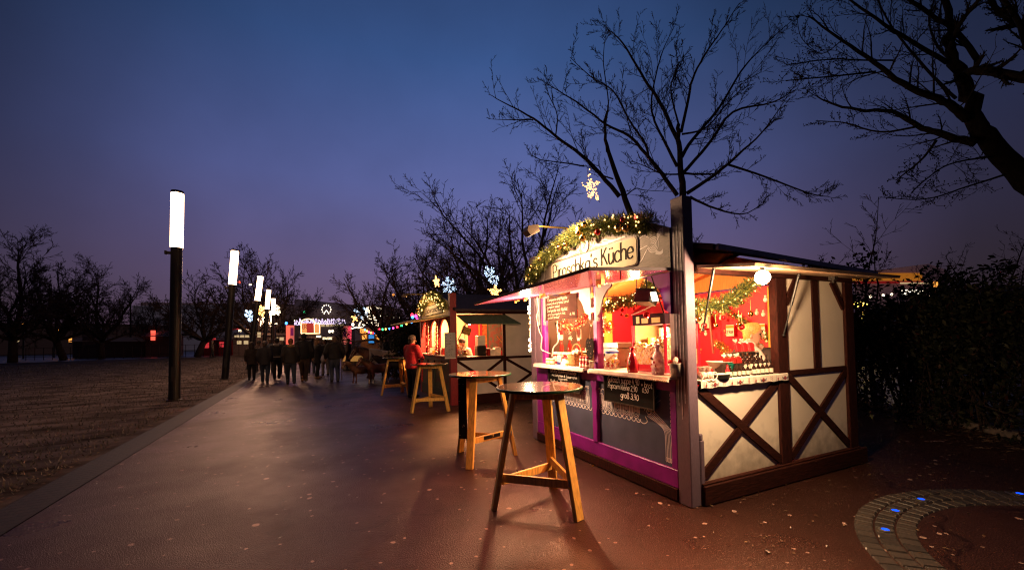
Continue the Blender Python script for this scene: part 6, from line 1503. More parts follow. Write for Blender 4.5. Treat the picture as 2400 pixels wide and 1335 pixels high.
# ------------------------------------------------------------------ ponies
def pony(label, loc, face, s, coatc, mane, sock=None, blanket=None, head_low=0.0, blaze=None, group=None):
    """local frame: facing +Y; shoulder height about one metre at scale 1"""
    t = thing('pony', label, 'pony', loc, group); t.rotation_euler = (0, 0, face); t.scale = (s, s, s)
    hl = head_low
    nk1 = V((0, .62, 1.10 - hl * .2)); nk2 = V((0, .80, 1.28 - hl * .45)); pol = V((0, .90, 1.34 - hl * .62)); muz = V((0, 1.12, 1.06 - hl * .75))
    ch = [[(0, -.50, .84, .19, .20), (0, -.28, .79, .225, .235), (0, 0, .76, .235, .25), (0, .26, .78, .21, .245), (0, .42, .84, .17, .22)], [(0, -.55, .86, .16, .16), (0, -.40, .88, .17, .17)],
          [(0, .36, .90, .15, .22), (*nk1, .105, .18), (*nk2, .085, .13), (*pol, .075, .095)], [(*pol, .078, .095), (*pol.lerp(muz, .4), .072, .095), (*pol.lerp(muz, .75), .056, .066), (*muz, .056, .058)]]
    for sx in (-1, 1):
        o = .04 * sx
        ch.append([(sx * .12, .36, .70, .085, .10), (sx * .12, .37 + o, .48, .060, .065), (sx * .115, .375 + o * 1.5, .36, .048), (sx * .11, .375 + o * 1.8, .14, .034)]); ch.append(['flat', (sx * .11, .41 + o * 1.8, .0, .062, .07), (sx * .11, .39 + o * 1.8, .09, .045, .045), (sx * .11, .376 + o * 1.8, .16, .036)])
        ch.append([(sx * .12, -.46, .80, .11, .16), (sx * .13, -.42, .58, .085, .115), (sx * .12, -.50 - o, .44, .058, .07), (sx * .115, -.58 - o, .34, .048), (sx * .11, -.54 - o, .14, .036)]); ch.append(['flat', (sx * .11, -.49 - o, .0, .062, .07), (sx * .11, -.515 - o, .09, .045, .045), (sx * .11, -.535 - o, .16, .038)])
    body = blob('body', ch, [mat('horse_%d' % len(bpy.data.materials), coatc, .6, noise=.3, nscale=6), mat('sock', (.6, .52, .46), .8)], t, .022, 5)
    for pl in body.data.polygons:
        c = body.data.vertices[pl.vertices[0]].co
        if sock and c.z < sock: pl.material_index = 1
    ex = MB(); ex.smooth = True
    for sx in (-1, 1):
        e0 = pol + V((sx * .05, -.01, .07)); ex.tube([e0, e0 + V((sx * .012, .0, .05)), e0 + V((sx * .008, .02, .10))], [.028, .022, .003], 6)
    ex.k = 2
    for sx in (-1, 1): ex.ball(pol.lerp(muz, .28) + V((sx * .062, .0, .03)), .016, 6, 5)
    join_extra(body, ex, [M_EYE])
    mn = MB(); R = random.Random(len(label))
    crest = [pol + V((0, -.02, .09)), nk2 + V((0, -.10, .10)), nk1 + V((0, -.12, .14)), V((0, .40, 1.10))]
    for k in range(150):
        u_ = R.random() * 2.99; i = int(u_); c = crest[i].lerp(crest[i + 1], u_ - i); sd = R.choice((-1, 1))
        mn.tube([c, c + V((sd * .07, .0, -.02)), c + V((sd * (.10 + R.random() * .03), R.uniform(-.03, .05), -.13 - R.random() * .1))], [.012, .011, .003], 4)
    for k in range(22):
        c = pol + V((0, .02, .09)); mn.tube([c, c + V((R.uniform(-.04, .04), .07, .0)), c + V((R.uniform(-.05, .05), .12, -.12))], [.012, .01, .003], 4)
    o = mn.build('mane', mane, None); o.parent = t
    tl = MB()
    for k in range(40):
        c = V((R.uniform(-.03, .03), -.64, .93)); tl.tube([c, c + V((R.uniform(-.03, .03), -.10, -.08)), c + V((R.uniform(-.07, .07), -.13, -.35)), c + V((R.uniform(-.06, .06), -.12 + R.uniform(-.04, .04), -.62))], [.016, .02, .016, .004], 4)
    o = tl.build('tail', mane, None); o.parent = t
    hr = MB(); c = pol.lerp(muz, .72); d = (muz - pol).normalized()
    for cc, r in ((c, .068), (pol.lerp(muz, .12), .098)):
        u_, w_ = frame(d); hr.tube([cc + (u_ * math.cos(a) + w_ * math.sin(a)) * r for a in [2 * PI * j / 14 for j in range(15)]], .009, 5)
    for sx in (-1, 1): hr.tube([c + V((sx * .066, 0, 0)), pol.lerp(muz, .12) + V((sx * .095, 0, 0))], .008, 5)
    o = hr.build('halter', mat('halter', (.5, .42, .36), .6), None); o.parent = t
    if blanket is not None:
        bl = MB(); n = 14; rows = []
        for j in range(9):
            y = .42 - 1.08 * j / 8; r = []
            for k in range(n + 1):
                a = PI * (k / n) - .0; w_ = .285 + .02 * math.sin(j * 2 + k)
                zz = .80 + .30 * math.sin(a); xx = -w_ * math.cos(a)
                if k in (0, n): zz = .55 + .03 * math.sin(j * 1.3)
                if k in (1, n - 1): zz = .74
                r.append((xx * (1.06 if k in (0, 1, n - 1, n) else 1), y, zz + (.04 if j == 0 else 0) + (.05 * math.sin(j * .8 + .5) if 3 < k < 11 else 0)))
            rows += r
        bl.add(rows, [(j*(n+1)+k, j*(n+1)+k+1, (j+1)*(n+1)+k+1, (j+1)*(n+1)+k) for j in range(8) for k in range(n)])
        o = bl.build('blanket', blanket, None, smooth=True); o.parent = t
        gr = MB().tube([(-.29, .36, .60), (-.31, .36, .95), (0, .36, 1.15), (.31, .36, .95), (.29, .36, .60)], .022, 5)
        o = gr.build('girth', mat('girth', (.55, .45, .38), .7), None); o.parent = t
    return t
M_MANE = mat('mane_pale', (.26, .15, .08), .7, noise=.5, nscale=30); M_MANED = mat('mane_dark', (.035, .02, .014), .7); M_BLK = mat('horse_blanket', (.46, .36, .27), .85, noise=.25, nscale=8, bump=.2)
q = at(892, 850, 17.6); pony('large bay horse facing left under a pale grey blanket behind the small ponies', (q.x, q.y, 0), 1.45, 1.08, (.16, .06, .035), M_MANED, .0, M_BLK, .35)
q = gnd(838, 897); pony('smallest brown pony with pale shaggy mane, left of the others', (q.x + .15, q.y + .1, 0), 1.62, .62, (.11, .04, .022), M_MANE, .0, None, .15)
q = gnd(880, 899); pony('small brown pony with white socks, right of the smallest one', (q.x + .15, q.y + .3, 0), 1.75, .70, (.12, .038, .022), M_MANED, .22, None, .1)
q = gnd(925, 893); pony('dark pony with white socks half hidden behind the farthest bar table', (q.x, q.y + .6, 0), 1.6, .80, (.02, .012, .010), M_MANED, .22, None, .3)
# ------------------------------------------------------------------ bare trees
M_BARK = mat('bark', (.045, .030, .024), .9, noise=.5, nscale=16, bump=.5, stretch=(8, 8, 1.5)); M_TWIG = mat('twig', (.040, .026, .022), .9, noise=.3)
M_BARKF = mat('bark_far', (.045, .026, .024), .9, noise=.4, nscale=6); M_BARKD = mat('bark_black', (.012, .009, .009), .95, noise=.4, nscale=20, bump=.5, spec=.1)
def wob(R, p, d, L, n, amt, up):
    pts = [p]; d = d.normalized()
    for i in range(n):
        d = (d + V((R.gauss(0, amt), R.gauss(0, amt), R.gauss(0, amt) + up))).normalized(); p = p + d * (L / n); pts.append(p)
    return pts
def twigs(mb, R, pts, r, lvl, n, fac, ang, up, minr, seg=4, t0=.2, droop=0.0, buds=False):
    """grow side shoots along a limb and repeat on them"""
    L = sum((pts[i + 1] - pts[i]).length for i in range(len(pts) - 1)); N = len(pts) - 1
    for i in range(n):
        u = t0 + (1 - t0) * (i + R.random()) / n; k = min(N - 1, int(u * N)); f = u * N - k
        p = pts[k].lerp(pts[k + 1], f); d = (pts[k + 1] - pts[k]).normalized()
        a = V((R.gauss(0, 1), R.gauss(0, 1), R.gauss(0, 1))); a = (a - d * a.dot(d)).normalized()
        th = R.uniform(ang * .6, ang * 1.3); dd = (d * math.cos(th) + a * math.sin(th) + V((0, 0, up))).normalized()
        l2 = L * fac * R.uniform(.55, 1.25) * (1.15 - .55 * u); r2 = max(minr, r * (1 - .6 * u) * R.uniform(.42, .6))
        q = wob(R, p, dd, l2, seg, .13, .05 - droop)
        mb.tube(q, [max(minr * .6, r2 * (1 - .8 * j / seg)) for j in range(seg + 1)], 4 if r2 > minr * 2.2 else 3, cap=False)
        if buds and lvl <= 1 and R.random() < .7: mb.ball(q[-1], minr * 1.8, 5, 4, 1.6)
        if lvl > 1: twigs(mb, R, q, r2, lvl - 1, max(3, int(n * .72)), fac * .95, ang, up, minr, 3, .15, droop, buds)
def limb_tree(name, label, base, limbs, lvl=3, n=9, fac=.34, minr=.0035, seed=1, buds=False, up=.05, bark=None, twig=None):
    """limbs: list of (points, radius at the start, radius at the end); the first one is the trunk"""
    R = random.Random(seed); t = thing(name, label, 'tree', base); tr = MB(); tw = MB()
    for i, (pts, r0, r1) in enumerate(limbs):
        pts = [V(p) for p in cr([tuple(p) for p in pts], 4)]; N = len(pts) - 1
        jit = [V((R.gauss(0, 1), R.gauss(0, 1), R.gauss(0, 1))) * r0 * .09 for _ in pts]; jit[0] = V((0, 0, 0))
        pts = [p + j for p, j in zip(pts, jit)]
        tr.smooth = True
        tr.tube(pts, [r0 + (r1 - r0) * (j / N) for j in range(N + 1)], 10 if r0 > .05 else 6)
        if i > 0: twigs(tw, R, pts, max(r1 * 2, r0 * .55), lvl, n, fac, .75, up, minr, 4, .12, 0, buds)
    tr.build('trunk', bark or M_BARK, t); tw.build('crown', twig or M_TWIG, t)
    return t
def zz(l, d, ox, oy, s, jit, seed):
    """limb points read off the photograph, spread in depth so that the crown has volume"""
    R = random.Random(seed); dd = d; out = []
    drift = R.uniform(-1, 1) * jit
    for i, (a, b) in enumerate(l):
        out.append(at(ox + a / s, oy + b / s, d + drift * i / max(1, len(l) - 1)))
    return out
# tree behind the near stall
D = 10.5; k = lambda l, sd, j=2.2: zz(l, D, 1100, 0, 2.67, j, sd)
b0 = at(1602, 500, D); top = at(1590, 290, D)
LA = [([(b0.x + .03, b0.y, 0), (b0.x, b0.y, 2), tuple(b0), at(1596, 412, D), at(1592, 337, D), at(1590, 292, D)], .115, .045)]
for sd, (l, r0, r1) in enumerate([([(1310, 900), (1250, 760), (1180, 620), (1110, 520), (1040, 400), (960, 270), (900, 210), (850, 170)], .055, .008), ([(1325, 830), (1370, 620), (1395, 500), (1470, 350), (1580, 190), (1690, 20)], .040, .007),
        ([(1330, 980), (1400, 870), (1560, 680), (1700, 450), (1830, 300), (2040, 110)], .050, .007), ([(1340, 1080), (1500, 900), (1650, 700), (1900, 640), (2060, 550)], .045, .006), ([(1360, 1210), (1540, 1090), (1680, 970), (1830, 830), (1960, 650)], .050, .006),
        ([(1300, 1040), (1230, 900), (1160, 760), (1140, 620), (1200, 350), (1280, 170)], .045, .006), ([(1300, 1220), (1200, 1080), (1100, 960), (1000, 850), (860, 780), (700, 660), (560, 570), (430, 490)], .055, .007),
        ([(1330, 840), (1480, 800), (1620, 640), (1700, 560)], .026, .006), ([(1120, 980), (1100, 900), (1000, 750), (900, 570), (760, 480), (630, 360)], .032, .006), ([(1310, 1090), (1200, 1085), (1100, 1040), (1000, 1000)], .022, .005),
        ([(1620, 1030), (1860, 1110), (2130, 1210), (2250, 1230)], .030, .008), ([(1380, 1230), (1500, 1290), (1700, 1340), (1830, 1280)], .035, .008), ([(1340, 1085), (1480, 1090), (1560, 1080)], .03, .015), ([(1310, 780), (1260, 560), (1300, 420), (1290, 300)], .025, .005)]):
    LA.append((k(l, sd), r0, r1))
limb_tree('bare_tree', 'wide bare tree spreading directly behind the tall corner post of the near stall', (b0.x, b0.y, 0), LA, 3, 15, .29, .0062, 3, up=.10)
# tree left of it
D = 11.6
b1_ = at(1500, 560, D)
LB = [([(b1_.x + .3, b1_.y, 0), tuple(b1_), at(1478, 500, D), at(1452, 430, D), at(1426, 356, D), at(1418, 300, D), at(1424, 247, D)], .12, .02)]
for sd, (l, r0, r1) in enumerate([([(940, 1230), (820, 1090), (700, 970), (540, 850), (400, 740), (250, 660), (120, 590)], .065, .007), ([(720, 1040), (600, 1020), (450, 1000), (380, 960)], .022, .005), ([(400, 750), (250, 750), (120, 745)], .018, .005),
        ([(860, 950), (850, 800), (870, 640), (840, 400), (850, 240)], .025, .006), ([(900, 1120), (800, 1080), (740, 1000), (720, 860)], .022, .005), ([(540, 850), (550, 720), (500, 600), (470, 500)], .02, .005), ([(960, 1240), (1040, 1180), (1100, 1190), (1290, 1200)], .02, .006)]):
    LB.append((k(l, 40 + sd), r0, r1))
limb_tree('bare_tree', 'bare tree leaning left with one long straight limb, left of the wide tree', (b1_.x + .3, b1_.y, 0), LB, 3, 13, .28, .0062, 9, up=.08)
# old fruit tree on the right
D = 5.6; k3 = lambda l, sd, j=1.1: zz(l, D, 1800, 0, 1.907, j, sd)
g0 = at(2580, 640, D)
LC = [([(g0.x + .1, g0.y - .05, 0), (g0.x + .06, g0.y, 1.2), tuple(g0), at(2462, 482, D), at(2385, 402, D), at(2322, 330, D), at(2290, 290, D), at(2270, 220, D), at(2251, 172, D), at(2230, 120, D), at(2222, 50, D), at(2215, -60, D)], .185, .03)]
for sd, (l, r0, r1) in enumerate([([(930, 640), (840, 620), (750, 590), (670, 565), (560, 500), (400, 490), (280, 460), (215, 430)], .080, .006), ([(890, 530), (830, 480), (760, 440), (600, 375), (480, 280), (330, 180), (180, 75)], .085, .007),
        ([(870, 370), (900, 320), (1010, 320), (1144, 350), (1250, 360)], .075, .05), ([(940, 270), (850, 150), (720, 60), (610, -20)], .055, .02), ([(750, 630), (680, 720), (570, 805)], .030, .007), ([(800, 280), (600, 160), (450, 60), (330, -30)], .045, .010),
        ([(480, 320), (300, 340), (80, 360)], .018, .006), ([(1060, 780), (900, 830), (700, 890), (500, 880)], .022, .004), ([(670, 565), (500, 590), (350, 550), (220, 540)], .022, .005), ([(810, 230), (860, 100), (980, -40)], .045, .02), ([(560, 270), (420, 270), (290, 265), (80, 290)], .016, .005),
        ([(1144, 130), (1040, 60), (960, -60)], .06, .03), ([(1200, 330), (1130, 120), (1040, -20)], .06, .02), ([(840, 440), (700, 300), (560, 130), (480, -20)], .03, .008), ([(860, 300), (760, 210), (720, 80), (760, -40)], .03, .008), ([(1000, 700), (860, 720), (760, 760), (640, 860)], .02, .005), ([(330, 180), (240, 240), (150, 170), (130, 75)], .010, .004)]):
    LC.append((k3(l, 70 + sd), r0 * .68, r1))
limb_tree('fruit_tree', 'old gnarled tree with thick leaning trunk and drooping twigs at the right edge', (g0.x + .1, g0.y - .05, 0), LC, 2, 17, .27, .0034, 12, buds=True, up=.06, bark=M_BARKD, twig=M_BARKD)

def bare_tree(label, base, h, spread, r, fork, seed, lvl=3, n=7, minr=.010, nl=7, lean=(0, 0), m=None, name='bare_tree'):
    R = random.Random(seed); t = thing(name, label, 'tree', base); tr = MB(); tw = MB(); B = V(base); tr.smooth = True
    f = B + V((lean[0], lean[1], fork)); tr.tube([B, B.lerp(f, .5) + V((R.gauss(0, .05), 0, 0)), f], [r * 1.15, r, r * .85], 8)
    for i in range(nl):
        a = 2 * PI * (i + R.uniform(-.3, .3)) / nl; el = R.uniform(.12, 1.15) if i else 1.4
        d = V((math.cos(a) * math.cos(el), math.sin(a) * math.cos(el), math.sin(el)))
        L = 1.0 / math.hypot(math.sin(el) / (h - fork), math.cos(el) / spread) * R.uniform(.85, 1.05)
        q = wob(R, f - V((0, 0, R.uniform(0, fork * .25))), d, L, 6, .16, .06)
        tr.tube(q, [max(minr, r * .55 * (1 - .85 * j / 6)) for j in range(7)], 6)
        twigs(tw, R, q, r * .40, lvl, n, .42, .85, .06, minr, 4, .2)
    tr.build('trunk', m or M_BARKF, t); tw.build('crown', m or M_BARKF, t)
    return t
def gxy(px, py, d): q = at(px, py, d); return (q.x, q.y, 0)
ta = bare_tree('tall bare tree with dense crown rising just left of the near stall', gxy(1222, 640, 19), 11.0, 4.4, .20, 2.6, 21, 3, 12, .0125, 16)
tb = bare_tree('bare tree with thick dark trunk behind the dark roof of the far stall', gxy(1105, 690, 24), 9.6, 4.6, .27, 2.6, 22, 3, 11, .015, 13, lean=(.5, 0))
tc3 = bare_tree('bare tree standing over the coloured lights left of the far stall', gxy(893, 740, 26), 8.2, 3.6, .18, 1.9, 23, 3, 10, .016, 12)
td = bare_tree('low bare tree with twisted trunk behind the second street lamp', gxy(462, 780, 50), 9.0, 6.5, .34, 2.2, 24, 3, 12, .028, 12, lean=(.8, 0))
te = bare_tree('big dark tree at the far left edge of the lawn', gxy(30, 790, 46), 15.0, 8.5, .38, 3.0, 31, 3, 13, .030, 13)
for src, lab, pos, rz_, sc_l in (
    (tc3, 'slim bare tree between the far stall roof and the thick trunked tree', gxy(1052, 700, 27), 2.0, (1.0, 1.0, 1.12)),
    (te, 'bare tree lit by the street lamps above the third lamp', gxy(598, 780, 52), 1.2, (.82, .82, .90)),
    (td, 'bare tree behind the fourth and fifth street lamps', gxy(665, 780, 62), 2.6, (1.05, 1.05, 1.30)),
    (td, 'dark tree right of the big one at the left edge of the lawn', gxy(150, 790, 50), 4.0, (1.0, 1.0, 1.22)),
    (te, 'dark spreading tree behind the white tent roof on the left', gxy(238, 790, 52), 3.0, (.78, .78, .80)),
    (td, 'small bare tree at the right side of the tents, nearest the tall lamp', gxy(372, 785, 60), 5.0, (.75, .75, .85)),
    (te, 'faint bare tree far behind the near stall, between the two big trees', gxy(1540, 600, 32), 2.2, (.55, .55, .72)),
    (te, 'distant bare tree beside the cone of white lights', gxy(985, 740, 44), 5.2, (.75, .75, .80)),
    (tb, 'bare tree crowding the gap behind the far stall', gxy(1175, 690, 30), 3.6, (1.0, 1.0, 1.05))):
    dup(src, loc=pos, rz=rz_, scale=sc_l, label=lab)
bare_tree('thin young bare tree rising over the side flap of the near stall', gxy(2035, 620, 9.5), 4.75, 2.0, .05, 1.8, 35, 3, 8, .006, 6, m=M_TWIG)
bare_tree('small bare tree with round clumps behind the hedge at the right edge', gxy(2335, 620, 10.5), 4.3, 2.0, .07, 2.1, 36, 3, 8, .006, 7, m=M_TWIG)

# ------------------------------------------------------------------ hedge and shrubs
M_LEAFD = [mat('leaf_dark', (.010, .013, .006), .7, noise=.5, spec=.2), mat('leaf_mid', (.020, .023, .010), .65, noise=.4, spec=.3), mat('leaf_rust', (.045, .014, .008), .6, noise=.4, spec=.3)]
def shrub(label, pts, hts, thick, n, seed, size=.045, name='hedge', mix=(.55, .4, .05)):
    """leaf clumps along a line on the ground; hts = height at every point"""
    R = random.Random(seed); t = thing(name, label, name, pts[0]); lv = MB(); stm = MB(); N = len(pts) - 1
    clump = []
    for i in range(int(n / 60)):
        u = R.random() * N * .9999; k = int(u); f = u - k; p = V(pts[k]).lerp(V(pts[k + 1]), f); h = hts[k] + (hts[k + 1] - hts[k]) * f
        z = h * R.random() ** .6; c = p + V((R.gauss(0, thick), R.gauss(0, thick), z)); clump.append(c)
        if R.random() < .35: stm.tube([p + V((R.gauss(0, .2), R.gauss(0, .2), 0)), p.lerp(c, .6) + V((0, 0, z * .2)), c + V((R.gauss(0, .1), R.gauss(0, .1), .15))], [.018, .012, .004], 4)
    for c in clump:
        for j in range(60):
            p = c + V((R.gauss(0, .16), R.gauss(0, .16), R.gauss(0, .13)))
            if p.z < .02: continue
            a = V((R.gauss(0, 1), R.gauss(0, 1), R.gauss(0, 1))).normalized(); b = a.cross(V((R.random(), R.random(), R.random()))).normalized(); s = size * R.uniform(.6, 1.3)
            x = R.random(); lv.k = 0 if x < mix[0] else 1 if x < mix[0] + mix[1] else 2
            lv.add([p - a * s, p + b * s * .42, p + a * s, p - b * s * .42], [(0, 1, 2, 3)])
    lv.build('foliage', M_LEAFD, t); stm.build('stem', M_TWIG, t)
    return t
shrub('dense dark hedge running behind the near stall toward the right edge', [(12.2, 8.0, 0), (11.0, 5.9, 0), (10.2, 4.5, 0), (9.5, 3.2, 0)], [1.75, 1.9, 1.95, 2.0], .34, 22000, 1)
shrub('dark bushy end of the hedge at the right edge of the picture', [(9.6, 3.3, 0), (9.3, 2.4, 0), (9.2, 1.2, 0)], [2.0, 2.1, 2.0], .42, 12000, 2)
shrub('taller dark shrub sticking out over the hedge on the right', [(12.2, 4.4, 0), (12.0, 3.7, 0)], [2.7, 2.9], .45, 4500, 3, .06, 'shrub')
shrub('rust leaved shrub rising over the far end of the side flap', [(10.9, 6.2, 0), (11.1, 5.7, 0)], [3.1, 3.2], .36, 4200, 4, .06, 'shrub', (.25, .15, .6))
shrub('dark evergreen bush beside the red jacket, left of the far stall', [(3.2, 17.5, 0), (4.4, 17.2, 0)], [1.9, 2.2], .35, 9000, 5, .06, 'bush')
tag(MB().box((7.2, 2.05, 0), (7.2, 2.05, 0)).build('x', M_BARK) if False else MB().bar((11.6, 6.6, .05), (8.6, 1.6, .05), .10, .10).build('kerb', mat('kerb_stone', (.16, .14, .13), .7, noise=.3, nscale=20)), kind='structure')

# ------------------------------------------------------------------ hanging light ornaments
M_STARB = glow('star_bulb', (1.0, .46, .13), 5); M_ICEB = glow('ice_bulb', (.55, .74, 1.0), 2.2); M_WHITEB = glow('white_bulb', (1.0, .80, .55), 3.5)
M_WIRE = mat('wire', (.25, .12, .05), .5, .5)
def light_shape(label, name, p, r, kind, m, br, rot=0.0, squash=1.0, yaw=-.43, nb=90, seed=1):
    R = random.Random(seed); t = thing(name, label, 'light decoration', p); P = V(p); c, s = math.cos(yaw), math.sin(yaw); U = V((c, s, 0))
    def q(a, b):
        a, b = a * squash, b; a, b = a * math.cos(rot) - b * math.sin(rot), a * math.sin(rot) + b * math.cos(rot)
        return P + U * (a * r) + V((0, 0, b * r))
    wr_ = MB(); pts = []
    if kind == 'star':
        o = [((1 if k % 2 == 0 else .42) * math.sin(k * PI / 5), (1 if k % 2 == 0 else .42) * math.cos(k * PI / 5)) for k in range(10)]
        wr_.tube([q(*a) for a in o] + [q(*o[0])], br * .35, 4)
        for j in range(nb):
            k = j % 10; u_, v_ = R.random(), R.random()
            if u_ + v_ > 1: u_, v_ = 1 - u_, 1 - v_
            A2, B2 = o[k], o[(k + 1) % 10]; pts.append((A2[0] * u_ + B2[0] * v_, A2[1] * u_ + B2[1] * v_))
    else:
        for k in range(6):
            a = k * PI / 3; d = (math.sin(a), math.cos(a)); wr_.tube([q(0, 0), q(*d)], br * .35, 4)
            for f in (.45, .7):
                for sg in (-1, 1):
                    a2 = a + sg * .75; e = (d[0] * f + .3 * math.sin(a2), d[1] * f + .3 * math.cos(a2)); wr_.tube([q(d[0] * f, d[1] * f), q(*e)], br * .35, 4)
                    for g in (.5, 1): pts.append((d[0] * f + .3 * g * math.sin(a2), d[1] * f + .3 * g * math.cos(a2)))
            for f in (.15, .3, .45, .6, .75, .9, 1): pts.append((d[0] * f, d[1] * f))
    wr_.tube([q(0, 1), P + V((0, 0, r * 1.7))], br * .2, 4)
    wr_.build('frame', M_WIRE, t)
    bl = MB()
    for a, b in pts: bl.ball(q(a, b) + V((R.gauss(0, .01), R.gauss(0, .02), R.gauss(0, .01))), br * R.uniform(.8, 1.2), 6, 4)
    o = bl.build('light_cluster', m, t, smooth=True); o['kind'] = 'stuff'
    return t
light_shape('warm lit star hanging in the bare tree above the cream sign', 'light_star', at(1386, 441, 8.6), .38, 'star', M_STARB, .0125, .25, .70, .1, nb=110, seed=2)
light_shape('warm lit star just above the end of the plum awning', 'light_star', at(1160, 684, 15), .30, 'star', M_STARB, .018, -.1, 1.0, nb=110, seed=3)
light_shape('cold white lit snowflake above the warm star, seen edge on', 'light_snowflake', at(1152, 646, 15.4), .40, 'flake', M_ICEB, .020, .5, .50, seed=4)
light_shape('cold white lit snowflake behind the garland of the far stall', 'light_snowflake', at(1052, 670, 19), .40, 'flake', M_ICEB, .022, .2, .8, seed=5)
light_shape('small warm lit star above the garland of the far stall', 'light_star', at(1023, 660, 21), .34, 'star', M_STARB, .024, .1, .55, nb=110, seed=6)
light_shape('cold white lit snowflake beside the cone of lights', 'light_snowflake', at(845, 732, 34), .60, 'flake', M_ICEB, .04, .3, .9, seed=7)
light_shape('small orange lit star at the lower left of a white snowflake', 'light_star', at(832, 744, 34), .40, 'star', M_STARB, .035, .1, .9, nb=110, seed=8)
light_shape('bluish lit snowflake between the second and third street lamps', 'light_snowflake', at(586, 740, 42), .72, 'flake', M_ICEB, .05, .6, .6, seed=9)
light_shape('orange lit snowflake left of the fourth street lamp', 'light_snowflake', at(613, 728, 46), .60, 'flake', M_STARB, .05, .2, .7, seed=10)
light_shape('pale lit snowflake right of the fifth street lamp', 'light_snowflake', at(650, 726, 48), .60, 'flake', M_WHITEB, .05, .2, .5, seed=11)
# ------------------------------------------------------------------ market square in the distance
M_CONC = mat('station_wall', (.16, .12, .13), .8, noise=.3, nscale=.6, emit=(1, .55, .6), es=.022); M_DARKB = mat('dark_building', (.05, .036, .04), .8, noise=.3, nscale=.8, emit=(1, .5, .45), es=.006)  # faint emission on the distant walls stands in for haze
FU2 = V((CAMR.x, CAMR.y, 0)).normalized(); FN2 = V((-CAMF.x, -CAMF.y, 0)).normalized()      # screens in the square face the path
def wall(name, label, cat, px0, px1, py_top, d, m, py_bot=None, depth=4, top2=None, kind=None):
    a, b = at(px0, py_top, d), at(px1, top2 if top2 is not None else py_top, d)
    t = thing(name, label, cat, (a.x, a.y, 0)); N_ = -FN2 * depth
    z0 = 0
    vs = [(a.x, a.y, z0), (b.x, b.y, z0), (b.x, b.y, b.z), (a.x, a.y, a.z), (a.x + N_.x, a.y + N_.y, z0), (b.x + N_.x, b.y + N_.y, z0), (b.x + N_.x, b.y + N_.y, b.z), (a.x + N_.x, a.y + N_.y, a.z)]
    MB().add(vs, [(0,1,2,3), (5,4,7,6), (4,0,3,7), (1,5,6,2), (3,2,6,7)]).build('wall', m, t)
    return t, a, b
def lit_rects(parent, name, rects, d, m, proud=.12):
    for (x0_, y0_, x1_, y1_) in rects:
        A, B, C, Dd = (at(x, y, d) + FN2 * proud for x, y in ((x0_, y1_), (x1_, y1_), (x1_, y0_), (x0_, y0_)))
        MB().add([A, B, C, Dd, A - FN2 * .1, B - FN2 * .1, C - FN2 * .1, Dd - FN2 * .1], [(0,1,2,3), (4,7,6,5), (0,4,5,1), (1,5,6,2), (2,6,7,3), (3,7,4,0)]).build(name, m, parent)
M_WIN = glow('dim_window', (1.0, .70, .36), .55); M_WINB = glow('bright_window', (1.0, .78, .45), 2.6); M_REDG = glow('red_lit', (1.0, .06, .07), .55); M_REDG2 = glow('red_lit_bright', (1.0, .10, .06), 1.6)
M_ORG = glow('orange_lit', (1.0, .36, .06), 1.4); M_WHG = glow('white_lit', (1.0, .86, .66), 3); M_BLUEG = glow('blue_screen', (.04, .32, .85), .7); M_LETT = glow('violet_white', (.82, .66, 1.0), 1.5); M_GRG = glow('green_lit', (.05, 1.0, .35), 3)
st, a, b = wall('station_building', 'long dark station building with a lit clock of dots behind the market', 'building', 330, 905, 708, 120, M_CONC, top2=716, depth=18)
vs_ = MB()
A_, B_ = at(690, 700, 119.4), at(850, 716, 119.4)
vs_.add([A_, B_, B_ + V((0, 0, -2.0)), A_ + V((0, 0, -2.0))], [(0, 1, 2, 3)]); vs_.build('parapet', mat('parapet', (.05, .04, .05), .8, emit=(1, .6, .8), es=.02), st)  # parapet emits faintly to imitate haze
lit_rects(st, 'window', [(742 + 11 * k, 757, 750 + 11 * k, 765) for k in range(6)], 119, M_WIN)
lit_rects(st, 'window', [(722 + 9 * k, 745, 727 + 9 * k, 748) for k in range(3)], 119, M_WIN)
ck = thing('clock', 'round clock of white light dots high on the station building', 'clock', at(765, 725, 118.5))
cc = at(765, 725, 118.5); rr = 1.28
for k in range(12):
    if k == 6: continue
    o = place_small('bulb', M_WHG, .15, cc + FU2 * (rr * math.sin(k * PI / 6)) + V((0, 0, rr * math.cos(k * PI / 6))), ck); o.name = 'hour_dot'
for ang, L_ in ((math.radians(150), 1.3), (math.radians(212), 1.3)):
    MB().bar(cc + V((0, 0, -.2)), cc + FU2 * (L_ * math.sin(ang)) + V((0, 0, L_ * math.cos(ang))), .14, .14).build('hand', M_WHG, ck)
wall('office_building', 'pale long low building behind the bare tree left of the second street lamp', 'building', 310, 560, 716, 110, mat('glass_block', (.14, .13, .15), .4, noise=.2, emit=(.8, .6, .8), es=.03), depth=10, top2=712)  # wall emission imitates haze, as on the station
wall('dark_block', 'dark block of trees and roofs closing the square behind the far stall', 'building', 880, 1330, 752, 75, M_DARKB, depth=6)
wall('dark_block', 'dark low roofline at the far left behind the lawn', 'building', -260, 330, 752, 95, M_DARKB, depth=8, top2=760)
